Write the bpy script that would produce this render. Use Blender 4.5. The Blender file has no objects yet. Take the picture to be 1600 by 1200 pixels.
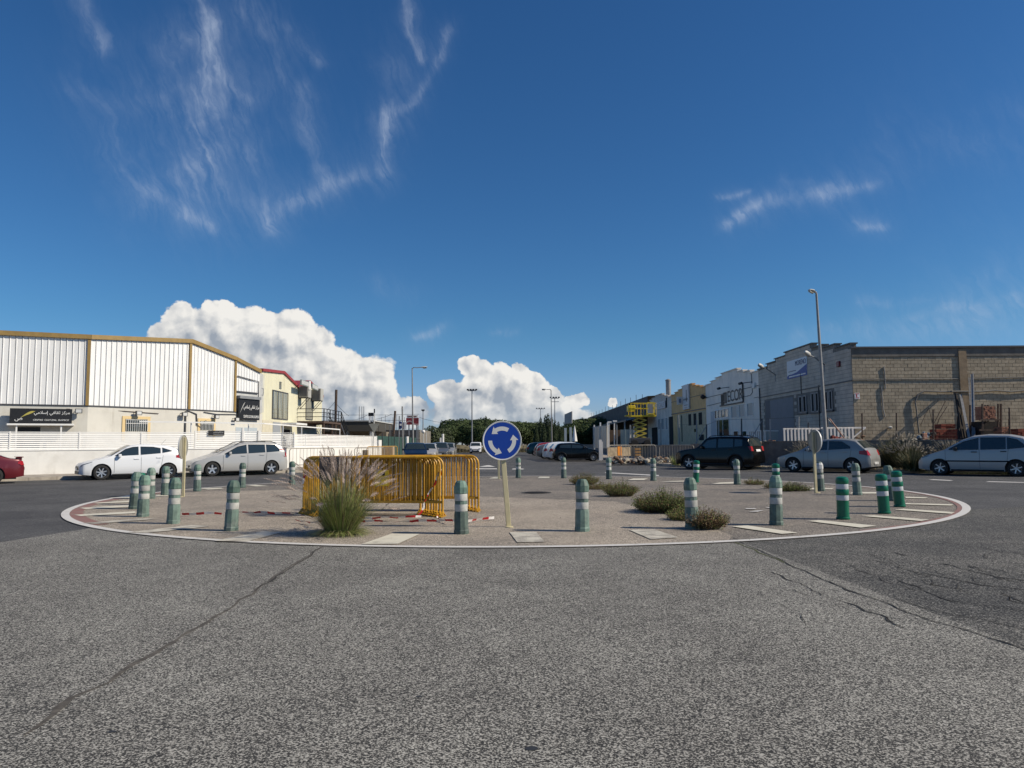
import bpy, math, random
from math import sin, cos, pi, radians, atan2, sqrt, hypot
from mathutils import Vector, Matrix, noise as mnoise
random.seed(7)
SC = bpy.context.scene
COL = SC.collection

# ------------------------------------------------------------------ camera
F_PX, EYE, HOR, ROLL = 1150.0, 1.40, 693.0, radians(0.4)
PITCH = math.atan((HOR - 600) / F_PX)
cam = bpy.data.cameras.new("camera")
cam.sensor_width = 36.0
cam.lens = F_PX / 1600 * 36.0
cam.clip_start = 0.05
cam.clip_end = 6000
camera = bpy.data.objects.new("camera", cam)
COL.objects.link(camera)
camera.location = (0, 0, EYE)
camera.rotation_euler = (Matrix.Rotation(pi / 2 + PITCH, 4, 'X') @ Matrix.Rotation(-ROLL, 4, 'Z')).to_euler()
SC.camera = camera

# ------------------------------------------------------------------ sky, sun, exposure
SC.view_settings.view_transform = 'Standard'
SC.view_settings.look = 'None'
SC.view_settings.exposure = 0.0
SC.view_settings.gamma = 1.0
SC.view_settings.use_curve_mapping = False
SUN_EL = radians(37.0)
SUN_AZ = atan2(0.98, -0.19)            # from +Y towards +X
SUN_DIR = Vector((sin(SUN_AZ) * cos(SUN_EL), cos(SUN_AZ) * cos(SUN_EL), sin(SUN_EL)))
sl = bpy.data.lights.new("sun", 'SUN')
sl.energy = 5.0
sl.angle = radians(0.53)
sl.color = (1.0, 0.90, 0.74)
sun = bpy.data.objects.new("sun", sl)
COL.objects.link(sun)
sun.rotation_euler = SUN_DIR.to_track_quat('Z', 'Y').to_euler()


def ray(px, py):
    x, y = px - 800.0, py - 600.0
    X = x * cos(ROLL) - y * sin(ROLL)
    Y = x * sin(ROLL) + y * cos(ROLL)
    return (X / F_PX, cos(PITCH) + Y / F_PX * sin(PITCH), sin(PITCH) - Y / F_PX * cos(PITCH))


def G(px, py, z=0.0):
    r = ray(px, py); t = (z - EYE) / r[2]
    return (r[0] * t, r[1] * t, z)


def DY(px, py, Y):
    r = ray(px, py); t = Y / r[1]
    return (r[0] * t, Y, EYE + r[2] * t)


def DX(px, py, X):
    r = ray(px, py); t = X / r[0]
    return (X, r[1] * t, EYE + r[2] * t)


# ---- node expression helper
class N:
    def __init__(s, nt, so): s.nt, s.so = nt, so
    def _m(s, op, *a):
        n = s.nt.nodes.new('ShaderNodeMath'); n.operation = op
        for i, v in enumerate((s,) + a):
            if isinstance(v, N): s.nt.links.new(v.so, n.inputs[i])
            else: n.inputs[i].default_value = v
        return N(s.nt, n.outputs[0])
    def __add__(s, o): return s._m('ADD', o)
    __radd__ = __add__
    def __sub__(s, o): return s._m('SUBTRACT', o)
    def __rsub__(s, o): return (s * -1.0) + o
    def __mul__(s, o): return s._m('MULTIPLY', o)
    __rmul__ = __mul__
    def __truediv__(s, o): return s._m('DIVIDE', o)
    def max(s, o): return s._m('MAXIMUM', o)
    def min(s, o): return s._m('MINIMUM', o)
    def clamp(s): return s.max(0.0).min(1.0)
    def smooth(s, a, b):
        n = s.nt.nodes.new('ShaderNodeMapRange'); n.interpolation_type = 'SMOOTHSTEP'
        s.nt.links.new(s.so, n.inputs[0]); n.inputs[1].default_value = a; n.inputs[2].default_value = b
        return N(s.nt, n.outputs[0])


def vm(nt, op, a, b=None, c=None):
    n = nt.nodes.new('ShaderNodeVectorMath'); n.operation = op
    for i, v in enumerate((a, b, c)):
        if v is None: continue
        if isinstance(v, N): nt.links.new(v.so, n.inputs['Scale' if (op == 'SCALE' and i == 1) else i])
        elif op == 'SCALE' and i == 1: n.inputs['Scale'].default_value = v
        else: n.inputs[i].default_value = v
    return N(nt, n.outputs['Value' if op in ('DOT_PRODUCT', 'LENGTH') else 'Vector'])


def vec(nt, x, y, z=0.0):
    n = nt.nodes.new('ShaderNodeCombineXYZ')
    for i, v in enumerate((x, y, z)):
        if isinstance(v, N): nt.links.new(v.so, n.inputs[i])
        else: n.inputs[i].default_value = v
    return N(nt, n.outputs[0])


def nz(nt, v, scale, detail=4, rough=0.55, dist=0.0, out=0):
    n = nt.nodes.new('ShaderNodeTexNoise')
    if v is not None: nt.links.new(v.so, n.inputs['Vector'])
    n.inputs['Scale'].default_value = scale; n.inputs['Detail'].default_value = detail
    n.inputs['Roughness'].default_value = rough; n.inputs['Distortion'].default_value = dist
    return N(nt, n.outputs[out])


def vor(nt, v, scale, feature='F1', out=0, detail=0.0, smooth=None):
    n = nt.nodes.new('ShaderNodeTexVoronoi'); n.feature = feature
    if v is not None: nt.links.new(v.so, n.inputs['Vector'])
    n.inputs['Scale'].default_value = scale
    if 'Detail' in n.inputs: n.inputs['Detail'].default_value = detail
    if smooth is not None: n.inputs['Smoothness'].default_value = smooth
    return N(nt, n.outputs[out])


def mixc(nt, f, a, b):
    n = nt.nodes.new('ShaderNodeMix'); n.data_type = 'RGBA'
    for i, v in ((0, f), (6, a), (7, b)):
        if isinstance(v, N): nt.links.new(v.so, n.inputs[i])
        elif i == 0: n.inputs[0].default_value = v
        else: n.inputs[i].default_value = (*v, 1)
    return N(nt, n.outputs[2])


world = bpy.data.worlds.new("World")
SC.world = world
world.use_nodes = True
wt = world.node_tree
wt.nodes.clear()
sky = wt.nodes.new('ShaderNodeTexSky')
sky.sky_type = 'NISHITA'
sky.sun_disc = False
sky.sun_elevation = SUN_EL
sky.sun_rotation = SUN_AZ
sky.air_density = 1.0
sky.dust_density = 0.15
sky.ozone_density = 1.6
SKY_S = 0.075
geo = wt.nodes.new('ShaderNodeTexCoord')
sp = wt.nodes.new('ShaderNodeSeparateXYZ')
wt.links.new(geo.outputs['Generated'], sp.inputs[0])
dx, dy, dz = (N(wt, sp.outputs[i]) for i in range(3))
az = dx._m('ARCTAN2', dy) * 11.5
el = dz._m('ARCSINE') * 11.5


def ae(px, py):
    r = Vector(ray(px, py)).normalized()
    return atan2(r.x, r.y) * 11.5, math.asin(r.z) * 11.5


LOBES = [(262, 522, 30, 22), (280, 502, 24, 28), (302, 510, 30, 26), (345, 500, 34, 30), (372, 512, 40, 34), (395, 520, 60, 42), (450, 530, 50, 46), (475, 560, 60, 50), (520, 580, 40, 38),
         (545, 580, 42, 38), (580, 600, 40, 34), (430, 590, 190, 68), (330, 545, 90, 40), (605, 628, 36, 24), (640, 636, 26, 18), (560, 645, 110, 24),
         (738, 570, 27, 17), (752, 596, 30, 26), (782, 588, 20, 22), (812, 588, 18, 22), (700, 618, 30, 26), (765, 622, 55, 34), (825, 602, 30, 24),
         (850, 622, 30, 20), (790, 648, 130, 26), (905, 624, 24, 11), (957, 631, 8, 8)]


cg = bpy.data.node_groups.new("cumulus", 'ShaderNodeTree')
cg.interface.new_socket('q', in_out='INPUT', socket_type='NodeSocketVector')
cg.interface.new_socket('body', in_out='OUTPUT', socket_type='NodeSocketFloat')
cg.interface.new_socket('detail', in_out='OUTPUT', socket_type='NodeSocketFloat')
gi = cg.nodes.new('NodeGroupInput'); go = cg.nodes.new('NodeGroupOutput')
q0 = N(cg, gi.outputs[0])
wv = nz(cg, q0, 1.9, 7, 0.62, 0, 1)
qw = vm(cg, 'MULTIPLY_ADD', wv, (0.36, 0.36, 0), vm(cg, 'ADD', q0, (-0.18, -0.18, 0)))
md = None
for cx, cy, rx, ry in LOBES:
    a, e = ae(cx, cy)
    p = vm(cg, 'MULTIPLY_ADD', qw, (100.0 / rx, 100.0 / ry, 0), (-a * 100.0 / rx, -e * 100.0 / ry, 0))
    m = vm(cg, 'DOT_PRODUCT', p, p)
    md = m if md is None else md._m('SMOOTH_MIN', m, 0.35)
    qw = vm(cg, 'SCALE', qw, md * 1e-7 + 1.0)
bil = vor(cg, qw, 2.3)
bil2 = vor(cg, qw, 5.6)
bil3 = vor(cg, qw, 13.0)
fine = nz(cg, q0, 7.0, 6, 0.6)
hh = (0.5 - bil) * 0.95 + (0.5 - bil2) * 0.42 + (0.5 - bil3) * 0.10 + (fine - 0.5) * 0.40
cg.links.new((1.0 - md).max(-3.0).so, go.inputs[0]); cg.links.new(hh.so, go.inputs[1])


def cum(u, v):
    n = wt.nodes.new('ShaderNodeGroup'); n.node_tree = cg
    wt.links.new(vec(wt, u, v, 0.0).so, n.inputs[0])
    return N(wt, n.outputs[0]), N(wt, n.outputs[1])


d0, h0 = cum(az, el)
LX, LY = 0.10, 0.095
d2, h2 = cum(az + 0.34, el + 0.30)
d1, h1 = cum(az + LX, el + LY)
dens = d0 + h0 * 0.75
c_alpha = dens.smooth(-0.05, 0.15) * (dz.smooth(-0.02, 0.07) * 0.6 + 0.4)
relief = (h0 - h1) * 1.15 + ((d0 + h0 * 0.7).min(1.3) - (d2 + h2 * 0.7).min(1.3).max(-0.5)) * 0.34
rim = (1.0 - dens.smooth(0.0, 1.1)) * 0.34
low = el.smooth(0.0, 1.6)
lit = (relief + rim * 0.85 + low * 0.34 + 0.09).clamp()
c_col = mixc(wt, lit, (0.33, 0.375, 0.44), (0.88, 0.86, 0.82))

STROKES = [  # px polyline, width px, strength
    ([(125, 0), (148, 35), (165, 80)], 8, .34), ([(120, 130), (160, 160)], 16, .12),
    ([(292, -20), (322, 40), (318, 110), (334, 180), (318, 225)], 11, .62), ([(322, 60), (285, 55), (262, 75)], 12, .20),
    ([(325, 130), (290, 120), (250, 150)], 22, .26), ([(330, 175), (300, 195), (315, 250)], 24, .34), ([(322, 235), (310, 262)], 34, .22),
    ([(328, 92), (355, 125), (392, 162)], 5, .34), ([(385, 180), (402, 250)], 14, .20), ([(375, 0), (425, 55), (430, 110)], 18, .22),
    ([(452, 50), (495, 100)], 7, .26), ([(470, 140), (490, 225), (515, 285)], 11, .22), ([(628, -20), (640, 40), (655, 85)], 7, .40),
    ([(700, 50), (680, 100), (655, 135), (640, 165), (612, 182)], 7, .30), ([(600, 178), (606, 210), (606, 260)], 9, .55), ([(615, 110), (600, 170)], 24, .14),
    ([(572, 270), (500, 300), (430, 335)], 11, .36), ([(430, 325), (432, 360)], 8, .22), ([(200, 280), (240, 310), (275, 335), (335, 356)], 8, .46),
    ([(240, 300), (280, 320)], 16, .20), ([(190, 230), (220, 300)], 26, .14), ([(300, 290), (420, 320)], 22, .13),
    ([(1138, 355), (1190, 325), (1240, 303), (1300, 300)], 9, .46), ([(1290, 302), (1368, 291)], 6, .32), ([(1125, 303), (1175, 300)], 5, .30), ([(1230, 283), (1260, 286)], 5, .2),
    ([(1340, 352), (1395, 348)], 6, .44), ([(1350, 475), (1450, 468)], 5, .22), ([(1420, 490), (1500, 480), (1620, 465)], 5, .26),
    ([(1250, 525), (1400, 512), (1620, 500)], 14, .18), ([(1530, 460), (1620, 440)], 26, .14), ([(1540, 490), (1640, 480)], 26, .2), ([(645, 528), (672, 522), (695, 511)], 5, .42), ([(772, 520), (812, 518)], 5, .2),
    ([(590, 445), (640, 460)], 14, .07), ([(1400, 240), (1620, 200)], 40, .07),
]
cw1 = nz(wt, vec(wt, az, el, 5.0), 1.1, 5, 0.6)
cw2 = nz(wt, vec(wt, az, el, 9.0), 1.1, 5, 0.6)
cu = az + (cw1 - 0.5) * 0.60
cv = el + (cw2 - 0.5) * 0.45
cir = None
cq = vec(wt, cu, cv, 0.0)
for pl, w, s_ in STROKES:
    P_ = [ae(*p) for p in pl]
    md = None
    for (ax, ay), (bx, by) in zip(P_, P_[1:]):
        ex, ey = bx - ax, by - ay; L2 = ex * ex + ey * ey
        qa = vm(wt, 'SUBTRACT', cq, (ax, ay, 0))
        t = vm(wt, 'DOT_PRODUCT', qa, (ex / L2, ey / L2, 0))
        t = t._m('ADD', 0.0); t.so.node.use_clamp = True
        qq = vm(wt, 'MULTIPLY_ADD', vec(wt, t, t, t), (-ex, -ey, 0), qa)
        dd = vm(wt, 'DOT_PRODUCT', qq, qq)
        md = dd if md is None else md.min(dd)
    W2 = (w / 100.0 * 1.10) ** 2
    g = (md * (-1.0 / W2))._m('EXPONENT') * s_ + (md * (-0.14 / W2))._m('EXPONENT') * (s_ * .24)
    cir = g if cir is None else cir + g * (1.0 - cir)
    cq = vm(wt, 'SCALE', cq, cir * 1e-7 + 1.0)   # keeps the strokes evaluated one after the other
wisp = nz(wt, vec(wt, cu * 2.6 + cv * 1.2, cv * 0.45 - cu * 0.2, 2.0), 3.2, 9, 0.64, 0.2)
wf = wisp.smooth(0.22, 0.85) * 1.45 + 0.15
patch = nz(wt, vec(wt, az, el, 21.0), 1.7, 3, 0.5).smooth(0.30, 0.62) * 0.75 + 0.35
c_cir = (cir * wf * patch).clamp() * 0.50

hs = wt.nodes.new('ShaderNodeHueSaturation')
hs.inputs['Saturation'].default_value = 1.18
wt.links.new(sky.outputs[0], hs.inputs['Color'])
tint = mixc(wt, dz.smooth(0.0, 0.16), (0.68, 0.86, 1.48), (0.50, 0.86, 1.16))
skyn = vm(wt, 'MULTIPLY', N(wt, hs.outputs[0]), tint)
K = 1.0 / SKY_S


def bgs(c, k=SKY_S):
    n = wt.nodes.new('ShaderNodeBackground'); wt.links.new(c.so, n.inputs[0]); n.inputs[1].default_value = k
    return n.outputs[0]


def mixs(f, a, b):
    n = wt.nodes.new('ShaderNodeMixShader'); wt.links.new(f.so, n.inputs[0]); wt.links.new(a, n.inputs[1]); wt.links.new(b, n.inputs[2])
    return n.outputs[0]


# plain sky everywhere; the cloud shaders only run inside the patches of sky that hold clouds
in_cum = az._m('GREATER_THAN', -6.3) * az._m('LESS_THAN', 2.0) * el._m('LESS_THAN', 2.5) * el._m('GREATER_THAN', 0.0)
in_cir = az._m('GREATER_THAN', -8.5) * az._m('LESS_THAN', 9.0) * el._m('LESS_THAN', 8.5) * el._m('GREATER_THAN', 1.2)
s_plain = bgs(skyn)
s_cir = mixs(c_cir, s_plain, bgs(vec(wt, 0.50, 0.58, 0.72), 1.0))
s_one = mixs(in_cir, s_plain, s_cir)
s_cum = mixs(c_alpha, s_one, bgs(c_col, 1.0))
wo = wt.nodes.new('ShaderNodeOutputWorld')
wt.links.new(mixs(in_cum, s_one, s_cum), wo.inputs[0])
world.cycles.sampling_method = 'NONE'
SC.cycles.max_bounces = 5
SC.cycles.diffuse_bounces = 2
SC.cycles.glossy_bounces = 3
SC.cycles.caustics_reflective = False
SC.cycles.caustics_refractive = False

# ------------------------------------------------------------------ materials
MATS = {}


def mat(name, col, rough=0.7, metal=0.0, var=0.0, vs=3.0, bump=0.0, bs=40.0, spec=None, rnd=0.0, coat=0.0, dirt=None, ds=1.2, streak=None):
    if name in MATS: return MATS[name]
    m = bpy.data.materials.new(name); m.use_nodes = True
    nt = m.node_tree; b = nt.nodes['Principled BSDF']
    b.inputs['Base Color'].default_value = (*col, 1)
    b.inputs['Roughness'].default_value = rough
    b.inputs['Metallic'].default_value = metal
    if coat: b.inputs['Coat Weight'].default_value = coat; b.inputs['Coat Roughness'].default_value = 0.04
    if spec is not None: b.inputs['Specular IOR Level'].default_value = spec
    g = nt.nodes.new('ShaderNodeNewGeometry'); P_ = N(nt, g.outputs['Position'])
    c = None
    if var:
        f = nz(nt, P_, vs, 6, 0.6)
        lo = tuple(max(0, v * (1 - var)) for v in col); hi = tuple(min(1, v * (1 + var)) for v in col)
        c = mixc(nt, f.smooth(0.3, 0.7), lo, hi)
    if dirt is not None:
        f2 = nz(nt, P_, ds, 8, 0.65, 0.4).smooth(0.5, 0.78)
        c = mixc(nt, f2 * 0.75, c if c is not None else col, dirt)
    if streak is not None:      # rain streaks running down the face
        f3 = nz(nt, vm(nt, 'MULTIPLY', P_, (1.0, 1.0, 0.10)), 3.2, 6, 0.62).smooth(0.50, 0.80)
        f4 = nz(nt, P_, 0.6, 3, 0.5).smooth(0.35, 0.7)
        c = mixc(nt, f3 * f4 * 0.8, c if c is not None else col, streak)
    if rnd:
        oi = nt.nodes.new('ShaderNodeObjectInfo'); r = N(nt, oi.outputs['Random'])
        h = nt.nodes.new('ShaderNodeHueSaturation')
        nt.links.new((r * (2 * rnd) + (1 - rnd)).so, h.inputs['Value'])
        if c is not None: nt.links.new(c.so, h.inputs['Color'])
        else: h.inputs['Color'].default_value = (*col, 1)
        c = N(nt, h.outputs[0])
    if c is not None: nt.links.new(c.so, b.inputs['Base Color'])
    if bump:
        f = nz(nt, P_, bs, 5, 0.6)
        bn = nt.nodes.new('ShaderNodeBump'); bn.inputs['Strength'].default_value = bump; bn.inputs['Distance'].default_value = 0.01
        nt.links.new(f.so, bn.inputs['Height']); nt.links.new(bn.outputs[0], b.inputs['Normal'])
    MATS[name] = m
    return m


def asphalt(name, stone, binder, cover, sc, tint_lo, tint_hi, bump=0.5, fleck=0.10):
    """cover = share of exposed aggregate"""
    m = bpy.data.materials.new(name); m.use_nodes = True
    nt = m.node_tree; b = nt.nodes['Principled BSDF']
    g = nt.nodes.new('ShaderNodeNewGeometry'); P_ = N(nt, g.outputs['Position'])
    n1 = nz(nt, P_, sc, 3, 0.6, 0.35)
    n2 = nz(nt, P_, sc * 2.4, 2, 0.6)
    v = vor(nt, P_, sc * 1.3, 'F1', 1)
    sv = nt.nodes.new('ShaderNodeSeparateXYZ'); nt.links.new(v.so, sv.inputs[0]); vr = N(nt, sv.outputs[0])
    big = nz(nt, P_, 0.55, 7, 0.62, 0.3)
    mid = nz(nt, P_, 4.0, 5, 0.6)
    h = n1 * 0.65 + n2 * 0.2 + vr * 0.15 + (mid - 0.5) * 0.06 + (big - 0.5) * 0.05
    f = h.smooth(0.50 - cover, 0.62 - cover)
    stn = mixc(nt, vr, tuple(s * 0.6 for s in stone), tuple(min(1, s * 1.35) for s in stone))
    c = mixc(nt, f, binder, stn)
    t = mixc(nt, big.smooth(0.25, 0.75), tint_lo, tint_hi)
    mm = nt.nodes.new('ShaderNodeMix'); mm.data_type = 'RGBA'; mm.blend_type = 'MULTIPLY'; mm.inputs[0].default_value = 1
    nt.links.new(c.so, mm.inputs[6]); nt.links.new(t.so, mm.inputs[7])
    nt.links.new(mm.outputs[2], b.inputs['Base Color'])
    b.inputs['Roughness'].default_value = 0.85
    b.inputs['Specular IOR Level'].default_value = 0.3
    bn = nt.nodes.new('ShaderNodeBump'); bn.inputs['Strength'].default_value = bump; bn.inputs['Distance'].default_value = 0.006
    nt.links.new(h.so, bn.inputs['Height']); nt.links.new(bn.outputs[0], b.inputs['Normal'])
    return m


def paint_worn(name, col, under, wear):
    m = bpy.data.materials.new(name); m.use_nodes = True
    nt = m.node_tree; b = nt.nodes['Principled BSDF']
    g = nt.nodes.new('ShaderNodeNewGeometry'); P_ = N(nt, g.outputs['Position'])
    a = nz(nt, P_, 90, 4, 0.65); a2 = nz(nt, P_, 3.0, 4, 0.6)
    f = (a * 0.6 + a2 * 0.5).smooth(0.42 + wear, 0.56 + wear)
    c = mixc(nt, f, under, col)
    nt.links.new(c.so, b.inputs['Base Color']); b.inputs['Roughness'].default_value = 0.7
    bn = nt.nodes.new('ShaderNodeBump'); bn.inputs['Strength'].default_value = 0.3; bn.inputs['Distance'].default_value = 0.005
    nt.links.new(a.so, bn.inputs['Height']); nt.links.new(bn.outputs[0], b.inputs['Normal'])
    return m


# ------------------------------------------------------------------ mesh helpers
class MB:
    def __init__(s): s.v, s.f, s.m = [], [], []
    def add(s, vs, fs, mi=0):
        o = len(s.v); s.v += [tuple(v) for v in vs]; s.f += [tuple(i + o for i in f) for f in fs]; s.m += [mi] * len(fs)
        return s
    def box(s, x0, x1, y0, y1, z0, z1, mi=0):
        vs = [(x, y, z) for z in (z0, z1) for x, y in ((x0, y0), (x1, y0), (x1, y1), (x0, y1))]
        return s.add(vs, [(3, 2, 1, 0), (4, 5, 6, 7), (0, 1, 5, 4), (1, 2, 6, 5), (2, 3, 7, 6), (3, 0, 4, 7)], mi)
    def bar(s, a, b, w, h, mi=0, up=(0, 0, 1)):
        a, b = Vector(a), Vector(b); d = (b - a).normalized(); u = Vector(up)
        if abs(d.dot(u)) > 0.99: u = Vector((0, 1, 0))
        x = d.cross(u).normalized() * w / 2; y = x.cross(d).normalized() * h / 2
        vs = [a - x - y, a + x - y, a + x + y, a - x + y, b - x - y, b + x - y, b + x + y, b - x + y]
        return s.add(vs, [(0, 1, 2, 3), (7, 6, 5, 4), (4, 5, 1, 0), (5, 6, 2, 1), (6, 7, 3, 2), (7, 4, 0, 3)], mi)
    def tube(s, pts, r, n=8, mi=0, cap=True):
        pts = [Vector(p) for p in pts]; k = len(pts)
        rs = r if isinstance(r, (list, tuple)) else [r] * k
        o = len(s.v); prev = None
        for i, p in enumerate(pts):
            d = (pts[min(i + 1, k - 1)] - pts[max(i - 1, 0)]).normalized()
            if prev is None: u = d.orthogonal().normalized()
            else:
                u = prev - d * prev.dot(d)
                u = u.normalized() if u.length > 1e-6 else d.orthogonal().normalized()
            prev = u; w = d.cross(u)
            for j in range(n):
                a = 2 * pi * j / n
                s.v.append(tuple(p + (u * cos(a) + w * sin(a)) * rs[i]))
        for i in range(k - 1):
            for j in range(n):
                s.f.append((o + i * n + j, o + i * n + (j + 1) % n, o + (i + 1) * n + (j + 1) % n, o + (i + 1) * n + j)); s.m.append(mi)
        if cap:
            s.f.append(tuple(o + j for j in reversed(range(n)))); s.f.append(tuple(o + (k - 1) * n + j for j in range(n))); s.m += [mi, mi]
        return s
    def lathe(s, prof, n=16, c=(0, 0, 0), mi=0, cap=True, rot=0.0):
        o = len(s.v); k = len(prof)
        for r, z in prof:
            for j in range(n):
                a = 2 * pi * j / n + rot
                s.v.append((c[0] + r * cos(a), c[1] + r * sin(a), c[2] + z))
        for i in range(k - 1):
            for j in range(n):
                s.f.append((o + i * n + j, o + i * n + (j + 1) % n, o + (i + 1) * n + (j + 1) % n, o + (i + 1) * n + j)); s.m.append(mi)
        if cap:
            s.f.append(tuple(o + j for j in reversed(range(n)))); s.f.append(tuple(o + (k - 1) * n + j for j in range(n))); s.m += [mi, mi]
        return s
    def prism(s, poly, z0, z1, mi=0):
        n = len(poly)
        a = sum(poly[i][0] * poly[(i + 1) % n][1] - poly[(i + 1) % n][0] * poly[i][1] for i in range(n))
        if a < 0: poly = poly[::-1]
        vs = [(x, y, z0) for x, y in poly] + [(x, y, z1) for x, y in poly]
        return s.add(vs, [tuple(reversed(range(n))), tuple(range(n, 2 * n))] + [(i, (i + 1) % n, n + (i + 1) % n, n + i) for i in range(n)], mi)
    def xf(s, M, a=0):
        for i in range(a, len(s.v)): s.v[i] = tuple(M @ Vector(s.v[i]))
        return s


def worldloc(p):
    l = Vector((0, 0, 0))
    while p is not None:
        l += p.location; p = p.parent
    return l


def obj(name, mb, mats, parent=None, smooth=False, rel=True, kind=None, label=None, bevel=0):
    """mesh in world coordinates; becomes local to parent if rel"""
    me = bpy.data.meshes.new(name)
    vs = mb.v
    if parent is not None and rel:
        l = worldloc(parent)
        if l.length > 0: vs = [(v[0] - l.x, v[1] - l.y, v[2] - l.z) for v in vs]
    me.from_pydata(vs, [], mb.f)
    ms = mats if isinstance(mats, (list, tuple)) else [mats]
    for m in ms: me.materials.append(m)
    if len(ms) > 1: me.polygons.foreach_set('material_index', mb.m)
    if smooth:
        me.polygons.foreach_set('use_smooth', [True] * len(me.polygons))
        if smooth != 'all':
            try: me.set_sharp_from_angle(angle=radians(smooth if smooth is not True else 40))
            except Exception: pass
    me.update()
    o = bpy.data.objects.new(name, me); COL.objects.link(o)
    if parent is not None: o.parent = parent
    if kind: o['kind'] = kind
    if label: o['label'] = label
    if bevel:
        b = o.modifiers.new('bevel', 'BEVEL'); b.width = bevel; b.segments = 2; b.limit_method = 'ANGLE'
    return o


def tag(o, label, cat, group=None):
    o['label'] = label; o['category'] = cat
    if group: o['group'] = group
    return o


def thing(name, label, cat, loc=(0, 0, 0), group=None):
    o = bpy.data.objects.new(name, None); COL.objects.link(o); o.location = loc; o.empty_display_size = 0.3
    return tag(o, label, cat, group)


def dup(src, loc=None, rot=None, label=None, parent=None):
    c = src.copy(); COL.objects.link(c)
    if parent is not None: c.parent = parent
    if loc is not None: c.location = loc
    if rot is not None: c.rotation_euler = rot if isinstance(rot, tuple) else (0, 0, rot)
    if label: c['label'] = label
    for ch in list(src.children): dup(ch, parent=c)
    return c


def struct(name, mb, m, parent=None, **k):
    o = obj(name, mb, m, parent, **k)
    if parent is None: o['kind'] = 'structure'
    return o


class Fr:
    """wall frame: s along A->B, outward normal to the right of A->B when side=1"""
    def __init__(f, A, B, side=1):
        f.A = Vector((A[0], A[1], 0)); f.B = Vector((B[0], B[1], 0)); f.L = (f.B - f.A).length
        f.d = (f.B - f.A) / f.L; f.n = Vector((f.d.y, -f.d.x, 0)) * side
    def p(f, s, z, o=0.0): return tuple(f.A + f.d * s + f.n * o + Vector((0, 0, z)))
    def box(f, mb, s0, s1, z0, z1, o0, o1, mi=0):
        vs = [f.p(s, z, o) for z in (z0, z1) for s, o in ((s0, o0), (s1, o0), (s1, o1), (s0, o1))]
        fs = [(3, 2, 1, 0), (4, 5, 6, 7), (0, 1, 5, 4), (1, 2, 6, 5), (2, 3, 7, 6), (3, 0, 4, 7)]
        mb.add(vs, fs, mi); return mb
    def poly(f, mb, pts, o0, o1, mi=0):
        n = len(pts)
        vs = [f.p(s, z, o0) for s, z in pts] + [f.p(s, z, o1) for s, z in pts]
        mb.add(vs, [tuple(range(n)), tuple(reversed(range(n, 2 * n)))] + [(i, n + i, n + (i + 1) % n, (i + 1) % n) for i in range(n)], mi); return mb
    def rot(f): return atan2(f.d.y, f.d.x)


def text(s, loc, width, rotm, m, parent, name='lettering', depth=0.004, height=None, kind=None):
    cu_ = bpy.data.curves.new(name, 'FONT'); cu_.body = s; cu_.extrude = depth; cu_.align_x = 'CENTER'; cu_.align_y = 'CENTER'
    t = bpy.data.objects.new(name, cu_); COL.objects.link(t)
    bpy.context.view_layer.update()
    me = bpy.data.meshes.new_from_object(t.evaluated_get(bpy.context.evaluated_depsgraph_get()))
    bpy.data.objects.remove(t)
    if not me.vertices: return None
    xs = [v.co.x for v in me.vertices]; ys = [v.co.y for v in me.vertices]
    w = max(xs) - min(xs); h = max(ys) - min(ys); cx = (max(xs) + min(xs)) / 2; cy = (max(ys) + min(ys)) / 2
    k = width / w; ky = (height / h) if height else k
    for v in me.vertices: v.co = Vector(((v.co.x - cx) * k, (v.co.y - cy) * ky, v.co.z))
    me.transform(rotm)
    l = Vector(loc) - (worldloc(parent) if parent else Vector())
    me.transform(Matrix.Translation(l))
    me.materials.clear(); me.materials.append(m)
    o = bpy.data.objects.new(name, me); COL.objects.link(o); o.parent = parent
    return o


def upright(f):
    """rotation that lays XY text on wall frame f, reading along f.d as seen from outside"""
    x = f.d; z = f.n
    if x.cross(Vector((0, 0, 1))).dot(z) < 0: x = -x
    return Matrix((x, Vector((0, 0, 1)), x.cross(Vector((0, 0, 1))))).transposed().to_4x4()

# ------------------------------------------------------------------ common materials
M_near = asphalt('asphalt coarse light', (.36, .348, .318), (.032, .031, .030), .04, 96, (.86, .85, .83), (1.08, 1.08, 1.05), 0.9)
M_isl = asphalt('asphalt sandy island', (.50, .445, .375), (.092, .082, .070), .055, 80, (.84, .82, .80), (1.12, 1.08, 1.02), 0.6)
M_isl2 = asphalt('asphalt brown island', (.35, .315, .27), (.068, .062, .055), .045, 78, (.80, .80, .80), (1.10, 1.06, 1.02), 0.6)
M_dark = asphalt('asphalt dark', (.15, .147, .142), (.040, .040, .040), .03, 85, (.72, .72, .74), (1.16, 1.16, 1.16), 0.5)
M_dark2 = asphalt('asphalt cracked dark', (.25, .24, .215), (.026, .026, .025), .02, 74, (.70, .71, .73), (1.14, 1.13, 1.11), 0.7)
M_pave = mat('pavement concrete', (.34, .30, .25), .9, var=.22, vs=1.5, bump=.4, dirt=(.16, .13, .10))
M_kerb = mat('kerb concrete', (.40, .36, .30), .9, var=.2, vs=3, bump=.3, rnd=.12, dirt=(.2, .17, .13))
M_dirt = mat('dry soil', (.20, .16, .11), .95, var=.35, vs=.8, bump=.6, bs=12, dirt=(.10, .10, .05))
M_line = paint_worn('white road paint', (.62, .60, .56), (.19, .175, .155), -.055)
M_strp = paint_worn('cream road paint', (.66, .62, .50), (.26, .23, .19), -.03)
M_strw = paint_worn('worn road paint', (.60, .56, .46), (.26, .23, .19), .045)
M_red = paint_worn('faded red road paint', (.26, .125, .10), (.24, .19, .16), .02)
M_crack = mat('crack filling', (.025, .023, .02), .95)
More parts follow.
